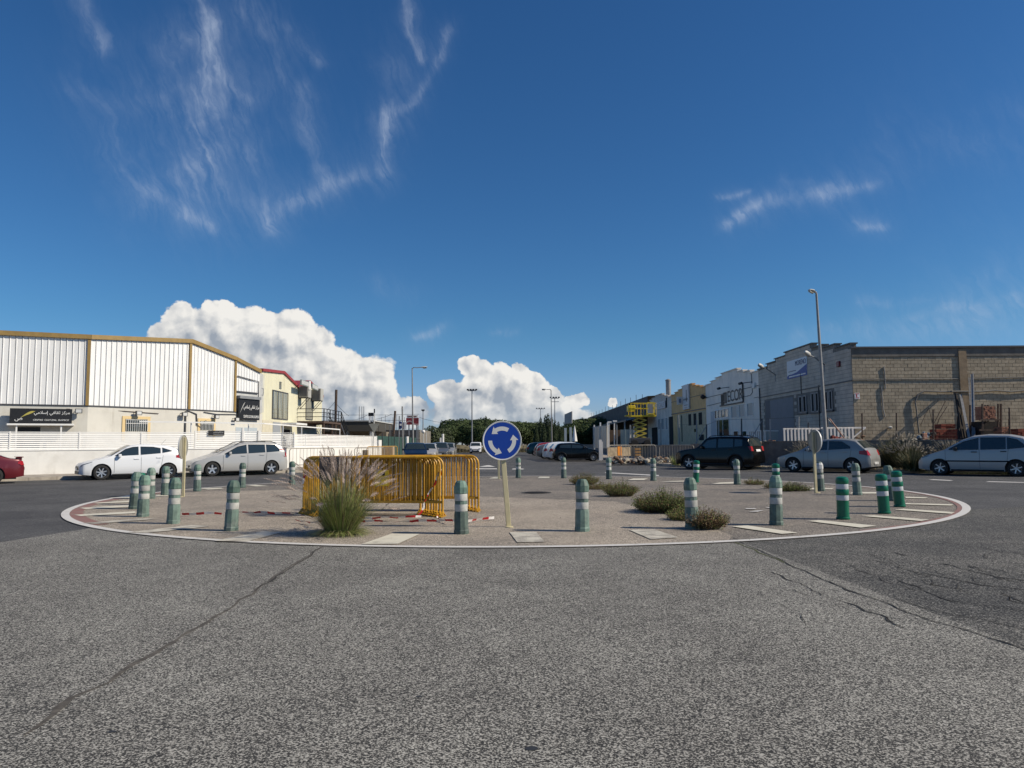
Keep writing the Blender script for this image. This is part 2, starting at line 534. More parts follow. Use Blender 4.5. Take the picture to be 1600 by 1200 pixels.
M_moss = mat('moss in the joint', (.07, .075, .03), .95, var=.5, vs=20)
M_white = mat('white paint', (.78, .77, .74), .55, var=.04, vs=2)
M_wcorr = mat('white corrugated sheet', (.78, .78, .77), .4, streak=(.56, .55, .52), var=.05, vs=.6, rnd=.02)
M_gold = mat('ochre trim', (.29, .19, .06), .5, var=.1, vs=3)
M_rend = mat('off white render', (.60, .58, .52), .85, streak=(.36, .33, .28), var=.08, vs=.8, bump=.2, dirt=(.42, .39, .34), ds=.5)
M_wwall = mat('whitewashed wall', (.74, .73, .69), .8, streak=(.48, .45, .40), var=.06, vs=1.2, bump=.25, dirt=(.5, .48, .43), ds=.7)
M_cream = mat('cream sheet', (.70, .67, .50), .5, streak=(.50, .47, .34), var=.04, vs=1, rnd=.02)
M_redtrim = mat('red trim', (.30, .035, .035), .5)
M_black = mat('black', (.012, .012, .013), .5)
M_void = mat('dark opening', (.006, .006, .007), .9)
M_blackg = mat('black gloss', (.01, .01, .012), .15, spec=.5)
M_rubber = mat('tyre rubber', (.018, .018, .018), .85)
M_alloy = mat('alloy wheel', (.55, .56, .58), .3, metal=.7)
M_glass = mat('dark glass', (.022, .032, .032), .03, spec=1.0)
M_glassb = mat('green tinted glass', (.02, .04, .045), .03, spec=.8)
M_galv = mat('galvanised steel', (.27, .265, .255), .5, metal=.15, var=.15, vs=5)
M_steelw = mat('pale steel', (.50, .50, .48), .5, var=.1)
M_rust = mat('rusty steel', (.085, .055, .04), .85, var=.4, vs=9)
M_grey = mat('grey metal', (.22, .23, .24), .5, var=.1)
M_dgrey = mat('dark grey metal', (.06, .06, .065), .5)
M_plate = mat('number plate white', (.75, .75, .73), .4)
M_lampr = mat('red lamp lens', (.35, .015, .02), .12)
M_lampc = mat('clear lamp lens', (.16, .17, .19), .06, metal=.2, spec=1.0)
M_chrome = mat('chrome', (.7, .7, .7), .12, metal=1)


def polyxy(name, pts, z, m, kind='structure'):
    mb = MB(); mb.add([(x, y, z) for x, y in pts], [tuple(range(len(pts)))])
    return struct(name, mb, m)


def g2(*pp): return [G(x, y)[:2] for x, y in pp]


# ------------------------------------------------------------------ ground
polyxy('ground', [(-900, -60), (900, -60), (900, 1500), (-900, 1500)], -0.16, M_dirt)
polyxy('road', [(-80, -25), (80, -25), (80, 60), (8.2, 60), (8.2, 320), (-10.2, 320), (-10.2, 60), (-80, 60)], 0.0, M_dark)
CX, CY, CR = 0.06, 20.85, 10.88
# light coarse patch in the foreground and the dark cracked patch right of the long seam
nl = g2((213, 812), (120, 829), (0, 848)); nr = g2((1145, 842), (1600, 1012))
e1 = Vector(nr[1]) - Vector(nr[0]); far_r = Vector(nr[1]) + e1 * 3.0
far_l = Vector((nl[2][0] - 1.4, -24))
polyxy('asphalt_patch', [tuple(far_l), nl[2], nl[1], nl[0], *g2((300, 800), (700, 790), (1040, 805)), nr[0], nr[1], tuple(far_r), (far_r.x, -24)], 0.004, M_near)
polyxy('asphalt_patch', [nr[0], (nr[0][0] + 2.2, nr[0][1] + 2.8), (14.5, 17.0), (40, 13.0), (40, -24), (far_r.x + .01, -24), tuple(far_r), nr[1]], 0.004, M_dark2)
disc = [(CX + CR * cos(2 * pi * i / 128), CY + CR * sin(2 * pi * i / 128)) for i in range(128)]
polyxy('island_surface', disc, 0.008, M_isl2)
seam = [(-9.9, 20.1), *g2((205, 775), (330, 768), (560, 764), (700, 774), (870, 781), (960, 784), (1100, 822), (1145, 838))]
sandy = [p for p in disc if p[1] < 21.5]


def inside_right(p):      # right of the long seam
    a, b = Vector(G(960, 784)[:2]), Vector(G(1145, 838)[:2])
    d = b - a; q = Vector(p) - a
    return d.x * q.y - d.y * q.x > 0


arc = []
for i in range(0, 129):
    a = radians(180) + 2 * pi * i / 256 * 1.0
    arc.append((CX + CR * cos(a), CY + CR * sin(a)))
arc = [p for p in arc if p[0] < G(1145, 842)[0]]
polyxy('island_surface', [*arc, *reversed(seam[1:]), ], 0.012, M_isl)


def ring(name, r0, r1, z, m, a0=0, a1=360, n=160):
    mb = MB()
    for i in range(n):
        t0 = radians(a0 + (a1 - a0) * i / n); t1 = radians(a0 + (a1 - a0) * (i + 1) / n)
        mb.add([(CX + r * cos(t), CY + r * sin(t), z) for r, t in ((r0, t0), (r1, t0), (r1, t1), (r0, t1))], [(0, 1, 2, 3)])
    return struct(name, mb, m)


ring('edge_line', CR - .15, CR, 0.018, M_line)
ring('edge_line_old', CR - .40, CR - .155, 0.016, M_red, 170, 226, 60)
ring('edge_line_old', CR - .24, CR - .155, 0.016, M_red, 300, 372, 60)

# slanted bars inside the edge line, given by the corners seen in the photograph
BARS = [([(565, 852.5), (622, 852), (656, 836.5), (612, 836)], 0), ([(808, 849.5), (851, 849), (838, 833.5), (796, 833.5)], 1), ([(1017, 845), (1060, 842), (1022, 829), (983, 830)], 1),
        ([(334, 847.5), (385, 848.5), (440, 834), (410, 832)], 1), ([(198, 834), (228, 835), (330, 824), (300, 822)], 1), ([(130, 819), (150, 820.5), (243, 812.5), (222, 811.5)], 1),
        ([(116, 806), (126, 808), (212, 803.5), (211, 800.5)], 0), ([(124, 795), (134, 797), (203, 793.5), (203, 790.5)], 0), ([(146, 787), (152, 788), (203, 786), (203, 783.5)], 0), ([(170, 779), (180, 780), (206, 779), (206, 776.5)], 0),
        ([(1222, 836.5), (1247, 834.5), (1168, 823), (1143, 824.5)], 0), ([(1345, 826.5), (1370, 823.5), (1280, 814.5), (1262, 816)], 0), ([(1440, 816), (1452, 813.5), (1366, 807), (1346, 808)], 0),
        ([(1487, 804.5), (1492, 802), (1412, 796.5), (1398, 798)], 0), ([(1486, 791.5), (1490, 789.5), (1415, 787.5), (1415, 789.5)], 0), ([(1446, 780), (1450, 778.5), (1415, 777.5), (1415, 779.5)], 0),
        ([(1030, 754), (1048, 752.5), (1070, 752), (1068, 753.5)], 0), ([(1110, 757.5), (1124, 755), (1146, 754), (1148, 756.5)], 0), ([(980, 751), (990, 748.5), (1012, 748.5), (1006, 751)], 0), ([(840, 748), (843, 745.6), (859, 745.6), (858, 748)], 0), ([(764, 748.5), (772, 746.2), (779, 746.2), (779, 748.5)], 0),
        ([(1254, 766), (1262, 763.5), (1302, 764), (1300, 765.5)], 0), ([(1328, 772.5), (1332, 770), (1370, 770), (1372, 772.5)], 0), ([(312, 764), (325, 766), (350, 764.5), (345, 763)], 0), ([(384, 759), (400, 761), (420, 760.5), (400, 758.5)], 0), ([(240, 777), (262, 776), (262, 774), (244, 775)], 0)]
for i, (pp, w) in enumerate(BARS):
    polyxy('painted_bar', g2(*pp), 0.0225, M_strw if w else M_strp)
# give-way dashes and splitter hatching on the far carriageway, lane lines on both sides
for pp in ([(748, 729.5), (761, 727), (765, 727), (774, 729.5)], [(740, 733.2), (742, 731.9), (776, 731.9), (777, 733.2)], [(800, 733.5), (801, 732.2), (818, 732.2), (818, 733.5)],
           [(945, 739), (946, 738), (1030, 742.5), (1029, 743.8)], [(1370, 746.3), (1380, 745.6), (1404, 747.2), (1398, 748)], [(1450, 749.6), (1458, 749), (1490, 750.6), (1484, 751.4)], [(1540, 753), (1545, 752.2), (1600, 753.5), (1600, 754.4)], [(1196, 794.5), (1212, 794), (1216, 795), (1202, 795.6)], [(1165, 796), (1180, 796), (1182, 797), (1166, 797)], [(1180, 800), (1194, 799), (1184, 801.5), (1170, 801.5)]):
    polyxy('lane_marking', g2(*pp), 0.0265 if pp[0][0] > 1160 and pp[0][0] < 1200 else 0.0045, M_line)


def crack(pts, w, z, m=M_crack, jag=.03, seg=.12, name='crack'):
    P_ = [Vector((*G(x, y)[:2], 0)) for x, y in pts]
    out = []
    for a, b in zip(P_, P_[1:]):
        n = max(2, int((b - a).length / seg))
        out += [a.lerp(b, i / n) for i in range(n)]
    out.append(P_[-1])
    mb = MB(); k = len(out)
    off = [Vector(((mnoise.noise((p.x * 3, p.y * 3, 1)) + .4 * mnoise.noise((p.x * 11, p.y * 11, 5))) * jag * 2, (mnoise.noise((p.x * 3, p.y * 3, 9)) + .4 * mnoise.noise((p.x * 11, p.y * 11, 8))) * jag * 2, 0)) for p in out]
    out = [p + o for p, o in zip(out, off)]
    vs = []
    for i, p in enumerate(out):
        d = (out[min(i + 1, k - 1)] - out[max(0, i - 1)]).normalized(); nn = Vector((-d.y, d.x, 0))
        ww = w * (.35 + .65 * abs(mnoise.noise((p.x * 6, p.y * 6, 3))) * 2) * (0.25 if i in (0, k - 1) else 1)
        vs += [tuple(p + nn * ww / 2 + Vector((0, 0, z))), tuple(p - nn * ww / 2 + Vector((0, 0, z)))]
    mb.add(vs, [(2 * i, 2 * i + 1, 2 * i + 3, 2 * i + 2) for i in range(k - 1)])
    return struct(name, mb, m)


M_seam = mat('worn seam', (.085, .075, .062), .95, var=.4, vs=12, bump=.4)
crack([(505, 853), (440, 895), (350, 958), (225, 1030), (120, 1090), (40, 1150)], .055, .0062, M_seam, .03, name='seam')
crack([(500, 857), (470, 878), (430, 905), (395, 925)], .03, .0075, M_crack, .03)
crack([(1145, 841), (1190, 862), (1240, 885), (1320, 922), (1420, 958), (1520, 990), (1620, 1022)], .03, .0092, M_crack, .02)
crack([(1130, 832), (1150, 846), (1180, 860), (1225, 880)], .05, .0075, M_moss, .04, name='mossy_joint')
for pp, w in (([(1200, 893), (1240, 908), (1292, 932)], .012), ([(1230, 920), (1265, 932)], .008), ([(1310, 938), (1345, 952), (1400, 975)], .014), ([(1315, 950), (1325, 955)], .01), ([(1380, 965), (1412, 982)], .012),
              ([(1250, 872), (1300, 885)], .012), ([(1300, 900), (1330, 905), (1370, 902), (1400, 915), (1430, 925)], .01), ([(1400, 907), (1440, 925), (1500, 942)], .016), ([(1440, 895), (1490, 905), (1530, 915), (1600, 922)], .018),
              ([(1495, 912), (1503, 925), (1520, 930)], .02), ([(1460, 880), (1500, 890), (1560, 905), (1620, 915)], .016), ([(1545, 900), (1620, 912)], .02), ([(1390, 862), (1420, 868), (1405, 867)], .016), ([(1480, 848), (1540, 858), (1600, 868)], .014), ([(1560, 845), (1620, 858)], .014),
              ([(1400, 935), (1470, 955), (1560, 975), (1620, 990)], .010), ([(1280, 925), (1320, 940)], .006), ([(1420, 882), (1450, 885), (1480, 880)], .01), ([(1560, 930), (1620, 945)], .012), ([(1475, 935), (1560, 950), (1620, 960)], .008), ([(1250, 960), (1262, 975)], .006), ([(1330, 885), (1390, 892)], .008)):
    crack(pp, w * 1.7, .0085, M_crack, .05, .08)
random.seed(77)
for k in range(34):
    x = random.uniform(1300, 1640); y = random.uniform(846, 900) + (x - 1300) * .22 * random.random(); L = random.uniform(18, 70); sl_ = random.uniform(.12, .42)
    if y - 842 > (x - 1145) * .36: continue
    crack([(x, y), (x + L * .5, y + L * .5 * sl_ + random.uniform(-3, 3)), (x + L, y + L * sl_)], random.uniform(.008, .02), .0087, M_crack, .07, .07)
for pp in ([(616, 782), (604, 790), (596, 798)], [(860, 779), (900, 780), (960, 785)], [(745, 776), (800, 777), (860, 779)], [(450, 778), (380, 780)], [(330, 772), (260, 776)]):
    crack(pp, .035, .0165, M_seam, .02, name='seam')
for x, y, s in ((830, 1171, .018), (655, 1090, .010), (175, 1145, .012)):
    p = G(x, y); mb = MB(); n = 9
    mb.add([(p[0] + s * (1 + .5 * random.random()) * cos(2 * pi * i / n) * 1.5, p[1] + s * (1 + .5 * random.random()) * sin(2 * pi * i / n), .0062) for i in range(n)], [tuple(range(n))])
    struct('tar_spot', mb, mat('tar', (.03, .03, .03), .6))

# tar spots, manhole
p = G(838, 770.5)
mc = MB().lathe([(.42, .013), (.42, .020), (.38, .021), (.375, .017), (.36, .017), (.355, .0225)], 40, (p[0], p[1], 0))
for i in range(-3, 4):
    w = sqrt(.33 ** 2 - (i * .09) ** 2); mc.box(p[0] - w, p[0] + w, p[1] + i * .09 - .012, p[1] + i * .09 + .012, .0226, .027)
tag(obj('manhole_cover', mc, mat('cast iron', (.05, .045, .04), .7, metal=.4, var=.3, vs=15)), 'round dark iron manhole cover set flush in the roundabout asphalt', 'manhole cover')

# pavements and kerbs ----------------------------------------------
LK = [(-60, 4.5), (-30, 24.0), (-17.1, 33.1), (-11.4, 37.3), (-10.3, 38.6), (-9.7, 42), (-9.7, 240)]
LW = [(-60, 8.0), (-23.4, 33.5), (-12.8, 41.0), (-10.4, 57.5)]
mb = MB(); mb.prism([*LK, (-40, 240), (-60, 60)], -.1, .12); struct('pavement', mb, M_pave)


def kerb(pts, name='kerb'):
    base = struct(name, MB().box(-.01, .01, -.01, .01, -.2, -.19), M_kerb)
    base.location = (pts[0][0], pts[0][1], 0)
    cnt = 0
    for a, b in zip(pts, pts[1:]):
        a, b = Vector((*a, 0)), Vector((*b, 0)); L = (b - a).length
        if a.y > 75: continue
        n = max(1, int(L / 1.0)); ang = atan2(b.y - a.y, b.x - a.x)
        n = min(n, 60)
        for i in range(n):
            if cnt >= 150: break
            p = a.lerp(b, (i + .5) / (L / 1.0) if L > n else (i + .5) / n)
            if cnt == 0:
                me0 = MB().box(-.492, .492, -.09, .06, -.15, .145)
                k = obj('kerbstone', me0, M_kerb, base, rel=False, bevel=.015)
                kerb.me = k.data
            else:
                k = bpy.data.objects.new('kerbstone', kerb.me); COL.objects.link(k); k.parent = base
            k.location = Vector((p.x, p.y, 0)) - base.location; k.rotation_euler = (0, 0, ang); cnt += 1


kerb(LK[1:6] + [(-9.7, 80)])
RK = [(60, -6), (27, 22.0), (21.5, 28.6), (15.6, 34.5), (12.2, 38.2), (9.6, 42.2), (8.2, 46.5), (7.8, 52), (7.8, 240)]
mb = MB(); mb.prism([*RK, (40, 240), (60, 60)], -.1, .12); struct('pavement', mb, M_pave)
kerb(RK[1:8] + [(7.8, 85)])

# raised yard behind the low wall on the right
YARD = 1.05
WALLP = [(48, 6.5), (24.5, 30.2), (17.2, 37.2), (12.2, 42.6), (11.2, 46.5), (11.2, 160)]
mb = MB(); mb.prism([(x + .3, y + .2) for x, y in WALLP] + [(60, 160)], .12, YARD); struct('yard_ground', mb, M_dirt)
M_bwall = mat('grey block wall', (.16, .145, .13), .9, var=.25, vs=2, bump=.4, rnd=.15, dirt=(.08, .075, .06))
t = thing('retaining_wall', 'low dark grey block wall behind the parked cars holding up the builder yard', 'wall', (17, 37, 0))
mb = MB(); cap = MB(); blk = MB()
for i, (A, B) in enumerate(zip(WALLP, WALLP[1:])):
    f = Fr(A, B, 1)
    h = 1.38 if i < 3 else 1.12
    # outward = towards road (left side when walking away) -> choose sign by testing
    f.n = Vector((-abs(f.n.x), -abs(f.n.y), 0)).normalized() if i < 3 else Vector((-1, 0, 0))
    f.box(mb, 0, f.L, 0, h, -.2, 0)
    if i in (1, 2, 3):
        rows = 6
        for r in range(rows):
            n = int(f.L / .42)
            for k in range(n + 1):
                s0 = k * .42 + (.21 if r % 2 else 0); s1 = min(s0 + .405, f.L)
                if s1 - s0 < .05: continue
                f.box(blk, s0, s1, .12 + r * .2, .12 + r * .2 + .188, .0, .012 + .006 * random.random())
    f.box(cap, 0, f.L, h, h + .06, -.23, .04)
obj('wall_core', mb, M_bwall, t); obj('coping', cap, M_bwall, t); o = obj('blockwork', blk, M_bwall, t); o['kind'] = 'stuff'

# ------------------------------------------------------------------ left boundary wall with louvred fence
t = thing('boundary_wall', 'long whitewashed street wall carrying the white slatted fence beside the pavement', 'wall', (-20, 36, 0))
mb = MB()
for A, B in zip(LW, LW[1:]):
    Fr(A, B).box(mb, 0, (Vector(B) - Vector(A)).length, 0, 1.22, -.2, 0)
Fr(LW[2], LW[3]).box(mb, 16.5, 17.2, 0, 1.75, -.3, .05)
obj('wall', mb, M_wwall, t)
cpm = MB()
for A, B in zip(LW, LW[1:]): Fr(A, B).box(cpm, 0, (Vector(B) - Vector(A)).length, 1.222, 1.262, -.23, .03)
obj('coping', cpm, M_white, t)

t = thing('slatted_fence', 'white horizontal louvre fence panels standing on the street wall of the white hall', 'fence', (-20, 36, 1.26))
slat_me = None


def fence_run(f, s0, s1, z0, z1, n, t, gate=False):
    global slat_me
    mb = MB(); f.box(mb, s0 - .03, s0 + .03, z0 - .02, z1 + .06, -.09, -.02); obj('post', mb, M_white, t)
    mb = MB(); f.box(mb, s0 + .03, s1 - .03, z1, z1 + .04, -.08, -.03); obj('rail', mb, M_white, t); mb = MB(); f.box(mb, s0 + .03, s1 - .03, z0 - .02, z0 + .015, -.08, -.03); obj('rail', mb, M_white, t)
    p0 = (z1 - z0 - .03) / n
    for k in range(n):
        z = z0 + .02 + k * p0
        mb = MB()
        vs = []
        for s in (s0 + .03, s1 - .03):
            vs += [f.p(s, z, -.035), f.p(s, z + .012, -.035), f.p(s, z + p0 * .82, -.075), f.p(s, z + p0 * .82 - .012, -.075)]
        mb.add(vs, [(0, 1, 2, 3), (7, 6, 5, 4), (0, 4, 5, 1), (1, 5, 6, 2), (2, 6, 7, 3), (3, 7, 4, 0)])
        obj('slat', mb, M_white, t)


fA, fB, fC = Fr(LW[0], LW[1]), Fr(LW[1], LW[2]), Fr(LW[2], LW[3])
fence_run(fA, fA.L - 7.2, fA.L - 3.4, 1.27, 2.06, 8, t); fence_run(fA, fA.L - 3.4, fA.L + 0.02, 1.27, 2.06, 8, t)
xs = [2.9, 6.15]
# post positions read from the photograph on the first straight run
def s_on(f, px):
    # distance along f where the camera column px crosses it
    r = ray(px, 693); k = r[0] / r[1]
    # (A.x + d.x s) = k (A.y + d.y s)
    return (k * f.A.y - f.A.x) / (f.d.x - k * f.d.y)
posts = [0.05, s_on(fB, 15), s_on(fB, 124), s_on(fB, 221), s_on(fB, 304)]
for a, b in zip(posts, posts[1:]): fence_run(fB, a, b, 1.27, 2.06, 8, t)
g = thing('sliding_gate', 'tall white slatted gate reaching the ground with a small black sign on top', 'gate', fB.p(s_on(fB, 345), 0))
fence_run(fB, s_on(fB, 305), s_on(fB, 378), .14, 2.12, 20, g)
g2_ = thing('pedestrian_gate', 'narrow white slatted door between two posts in the street fence', 'gate', fB.p(s_on(fB, 390), 0))
fence_run(fB, s_on(fB, 381), s_on(fB, 403), .14, 2.12, 20, g2_)
mb = MB(); fB.box(mb, s_on(fB, 378), s_on(fB, 381), .1, 2.35, -.13, .02); fB.box(mb, s_on(fB, 403), s_on(fB, 407), .1, 2.2, -.13, .02); obj('gate_post', mb, M_white, g2_)
cs_ = [s_on(fB, 407), s_on(fB, 460), fB.L]
for a, b in zip(cs_, cs_[1:]): fence_run(fB, a, b, 1.27, 2.06, 8, t)
for a, b in ((.05, 3.2), (3.2, 6.5), (6.5, 10), (10, 13.4), (13.4, 16.4)): fence_run(fC, a, b, 1.27, 2.0, 8, t)
h = MB()
for a, b in ((0.2, 2.6), (2.6, 5.2), (5.2, 8.2), (8.2, 11.6)):
    h.bar(fC.p(a, 2.62 - .012 * a, -1.2), fC.p(b, 2.62 - .012 * b, -1.2), .05, .07); h.bar(fC.p(b, 1.2, -1.2), fC.p(b, 2.62 - .012 * b, -1.2), .05, .05)
h.bar(fB.p(fB.L - 7, 2.66, -1.2), fC.p(.2, 2.62, -1.2), .05, .07)
for s in (1.5, 4.5): h.bar(fB.p(fB.L - s, 1.2, -1.2), fB.p(fB.L - s, 2.66, -1.2), .05, .05)
tag(obj('handrail', h, M_white), 'white tubular handrail rising just above the slatted fence below the stairs', 'railing')
sg = thing('name_plate', 'small black plate with white lettering fixed on top of the slatted gate', 'sign', fB.p(s_on(fB, 337), 1.95))
mb = MB(); s0, s1 = s_on(fB, 325), s_on(fB, 350); fB.box(mb, s0, s1, 1.93, 2.19, .0, .03); obj('board', mb, M_black, sg)
AR = '\ufee3\ufeae\ufedb\ufeb0 \ufe9b\ufed8\ufe8e\ufed3\ufef2 \ufe87\ufeb3\ufefc\ufee3\ufef2'[::-1]   # joined letter forms in drawing order
UPB = upright(fB)
M_ltr = mat('white lettering', (.8, .8, .78), .5)
text(AR, Vector(fB.p((s0 + s1) / 2 + .1, 2.10, .032)), .5, UPB, M_ltr, sg, 'arabic_lettering')
text('CENTRO CULTURAL ISLÁMICO', Vector(fB.p((s0 + s1) / 2 + .1, 2.0, .032)), .5, UPB, M_ltr, sg, 'lettering')

# ------------------------------------------------------------------ white hall on the left
def pl(px, Y): return DY(px, 650, Y)[:2]


H = [(-37.5, 31.0), pl(-2, 38.0), pl(137, 40.0), pl(296, 45.0), pl(367, 48.6), pl(405, 51.0)]
HZ = [7.3, 7.45, 7.5, 7.95, 7.25, 6.65]         # roof edge height at each corner
ZB = 3.62
hall = thing('warehouse', 'white ribbed metal hall with ochre trim behind the slatted street fence', 'warehouse', (*H[2], 0))
mb = MB()
back = [(-19.5, 75), (-60, 75), (-60, 31)]
mb.prism([*H, *back], 0, ZB)
obj('wall', mb, M_rend, hall)
mb = MB()
# upper volume with sloping roof edge, kept 6 cm behind the cladding
core = [Vector((*p, 0)) for p in H]
vs = [(p[0], p[1] + .10, ZB) for p in H] + [(p[0], p[1] + .10, z - .25) for p, z in zip(H, HZ)] + [(-19.5, 75, 6.2), (-60, 75, 6.2)]
n = len(H)
mb.add(vs, [(i, i + 1, n + i + 1, n + i) for i in range(n - 1)] + [tuple(range(n, 2 * n)) + (2 * n, 2 * n + 1)] + [(n - 1, 2 * n, 2 * n - 1)])
obj('roof', mb, M_steelw, hall)
for i in range(len(H) - 1):
    f = Fr(H[i], H[i + 1]); W_ = .285; nn = max(1, round(f.L / W_)); w = f.L / nn
    for k in range(nn):
        s0, s1 = k * w, (k + 1) * w
        z0, z1 = (HZ[i] + (HZ[i + 1] - HZ[i]) * s / f.L - .22 for s in (s0, s1))
        zb = ZB + .02
        if i == 4 and k < nn - 1: zb = 4.95
        pr = [(s0 + .004, -.02), (s0 + .012, .0), (s0 + .03, .028), (s0 + .055, .028), (s0 + .08, .0), (s1 - .004, 0.0)]
        mb = MB(); vs = []
        for s, o in pr: vs += [f.p(s, zb, o - .02), f.p(s, z0 + (z1 - z0) * (s - s0) / w, o - .02)]
        mb.add(vs, [(2 * j, 2 * j + 2, 2 * j + 3, 2 * j + 1) for j in range(len(pr) - 1)])
        obj('cladding_panel', mb, M_wcorr, hall)
    mb = MB(); vs = []
    f.poly(mb, [(-.02, HZ[i] - .24), (f.L + .02, HZ[i + 1] - .24), (f.L + .02, HZ[i + 1]), (-.02, HZ[i])], -.2, .12)
    obj('roof_trim', mb, M_gold, hall)
    mb = MB(); f.box(mb, 0, f.L, ZB - .05, ZB + .02, -.02, .04); obj('drip_rail', mb, M_dgrey, hall)
    if i >= 1:
        mb = MB(); f.box(mb, f.L - .13, f.L + .02, ZB if i < 4 else 2.6, HZ[i + 1] - .24, .0, .07) if i < 4 else None
        if i < 4: obj('corner_trim', mb, M_gold, hall)
f1, f2, f3, f4 = Fr(H[1], H[2]), Fr(H[2], H[3]), Fr(H[3], H[4]), Fr(H[4], H[5])


def zat(f, px, py, s=None):
    s = s_on(f, px) if s is None else s
    P0 = f.p(s, 0); return DY(px, py, P0[1])[2]


def win(f, px0, px1, py0, py1, parent, frame=M_white, glass=M_glass, name='window', fw=.05, panes=1, o=.0, surround=None):
    s0, s1 = sorted((s_on(f, px0), s_on(f, px1))); pm = (px0 + px1) / 2
    z1, z0 = zat(f, pm, py0), zat(f, pm, py1)
    mb = MB(); f.box(mb, s0, s1, z0, z1, o - .06, o + .006); w = obj(name, mb, glass, parent)
    mb = MB()
    if frame:
        for a, b, c, d in ((s0 - fw, s0, z0 - fw, z1 + fw), (s1, s1 + fw, z0 - fw, z1 + fw), (s0, s1, z0 - fw, z0), (s0, s1, z1, z1 + fw)): f.box(mb, a, b, c, d, o - .05, o + .045)
        for k in range(1, panes):
            s = s0 + (s1 - s0) * k / panes; f.box(mb, s - fw / 2, s + fw / 2, z0, z1, o + .008, o + .04)
        obj('frame', mb, frame, w)
    return w, s0, s1, z0, z1


# big sign on the left wing
sg = thing('wall_sign', 'wide black sign board with white Arabic lettering and gold leaf over the entrance', 'sign', f1.p(1.5, 3.0))
s0, s1 = s_on(f1, 14), s_on(f1, 111); z1, z0 = zat(f1, 60, 639), zat(f1, 60, 661.5)
mb = MB(); f1.box(mb, s0, s1, z0, z1, .32, .40); f1.box(mb, s0, s1, z0 - .03, z0, .2, .5); obj('board', mb, M_black, sg)
mb = MB(); f1.box(mb, s0 - .08, s1 + .1, z0 - .12, z0 - .032, .0, .75)
for s in (s0 + .3, s1 - .5): f1.box(mb, s, s + .07, 1.3, z0 - .12, .6, .67)
obj('canopy', mb, M_white, sg)
mb = MB(); f1.box(mb, s_on(f1, 24), s_on(f1, 62), 1.2, z0 - .2, .01, .03); obj('doorway', mb, M_black, sg)
U1 = upright(f1); zc = (z0 + z1) / 2
text(AR, Vector(f1.p(s0 + (s1 - s0) * .67, zc + .14, .402)), (s1 - s0) * .58, U1, M_ltr, sg, 'arabic_lettering')
text('CENTRO  CULTURAL  ISLÁMICO', Vector(f1.p(s0 + (s1 - s0) * .66, zc - .20, .402)), (s1 - s0) * .58, U1, M_ltr, sg, 'lettering')
text('\ufebd', Vector(f1.p(s0 + (s1 - s0) * .14, zc - .18, .402)), (s1 - s0) * .12, U1, M_ltr, sg, 'arabic_lettering')
M_leaf = mat('gold leaf print', (.42, .36, .08), .5)


def leaf(f, sa, za, sb, zb, w, m, par, o):
    mb = MB(); n = 10; vs = []
    for i in range(n + 1):
        t = i / n; s = sa + (sb - sa) * t; z = za + (zb - za) * t + .05 * sin(pi * t); h = w * sin(pi * min(1, t * 1.05)) ** .7 * (.25 + .9 * t)
        vs += [f.p(s, z - h / 2, o), f.p(s, z + h / 2, o)]
    mb.add(vs, [(2 * i, 2 * i + 2, 2 * i + 3, 2 * i + 1) for i in range(n)])
    obj('leaf_emblem', mb, m, par)


leaf(f1, s0 + (s1 - s0) * .17, zc - .1, s0 + (s1 - s0) * .40, zc + .24, .17, M_leaf, sg, .403)
# second sign on the side wing
sg2 = thing('wall_sign', 'upright black sign with white lettering above the side door of the white hall', 'sign', f4.p(1.0, 3))
s0, s1 = .12, s_on(f4, 401); z1, z0 = zat(f4, 384, 624), zat(f4, 384, 656)
mb = MB(); f4.box(mb, s0, s1, z0, z1, .12, .19); obj('board', mb, M_black, sg2)
mb = MB(); f4.box(mb, s0, s1, z1 + .01, z1 + .2, .02, .3); obj('canopy', mb, M_grey, sg2)
U4 = upright(f4); zc = (z0 + z1) / 2
text(AR, Vector(f4.p(s0 + (s1 - s0) * .6, zc + .12, .192)), (s1 - s0) * .74, U4, M_ltr, sg2, 'arabic_lettering', height=.36)
text('CENTRO CULTURAL ISLÁMICO', Vector(f4.p(s0 + (s1 - s0) * .6, zc - .45, .192)), (s1 - s0) * .74, U4, M_ltr, sg2, 'lettering', height=.22)
leaf(f4, s0 + .12, zc - .3, s0 + (s1 - s0) * .3, zc + .5, .16, mat('grey leaf print', (.4, .4, .38), .5), sg2, .193)
mb = MB(); f4.box(mb, .1, s1, .1, 2.6, -.03, .02); obj('side_door', mb, mat('pale blue door', (.42, .47, .50), .5), hall)
mb = MB(); f4.box(mb, .05, f4.L - .25, 4.93, 5.02, .0, .05); mb.tube([f4.p(.1, 6.0, .06), f4.p(1.6, 5.85, .06), f4.p(f4.L - .2, 5.8, .06), f4.p(f4.L - .2, 3.4, .06)], .035, 6); obj('pipe', mb, M_dgrey, hall)
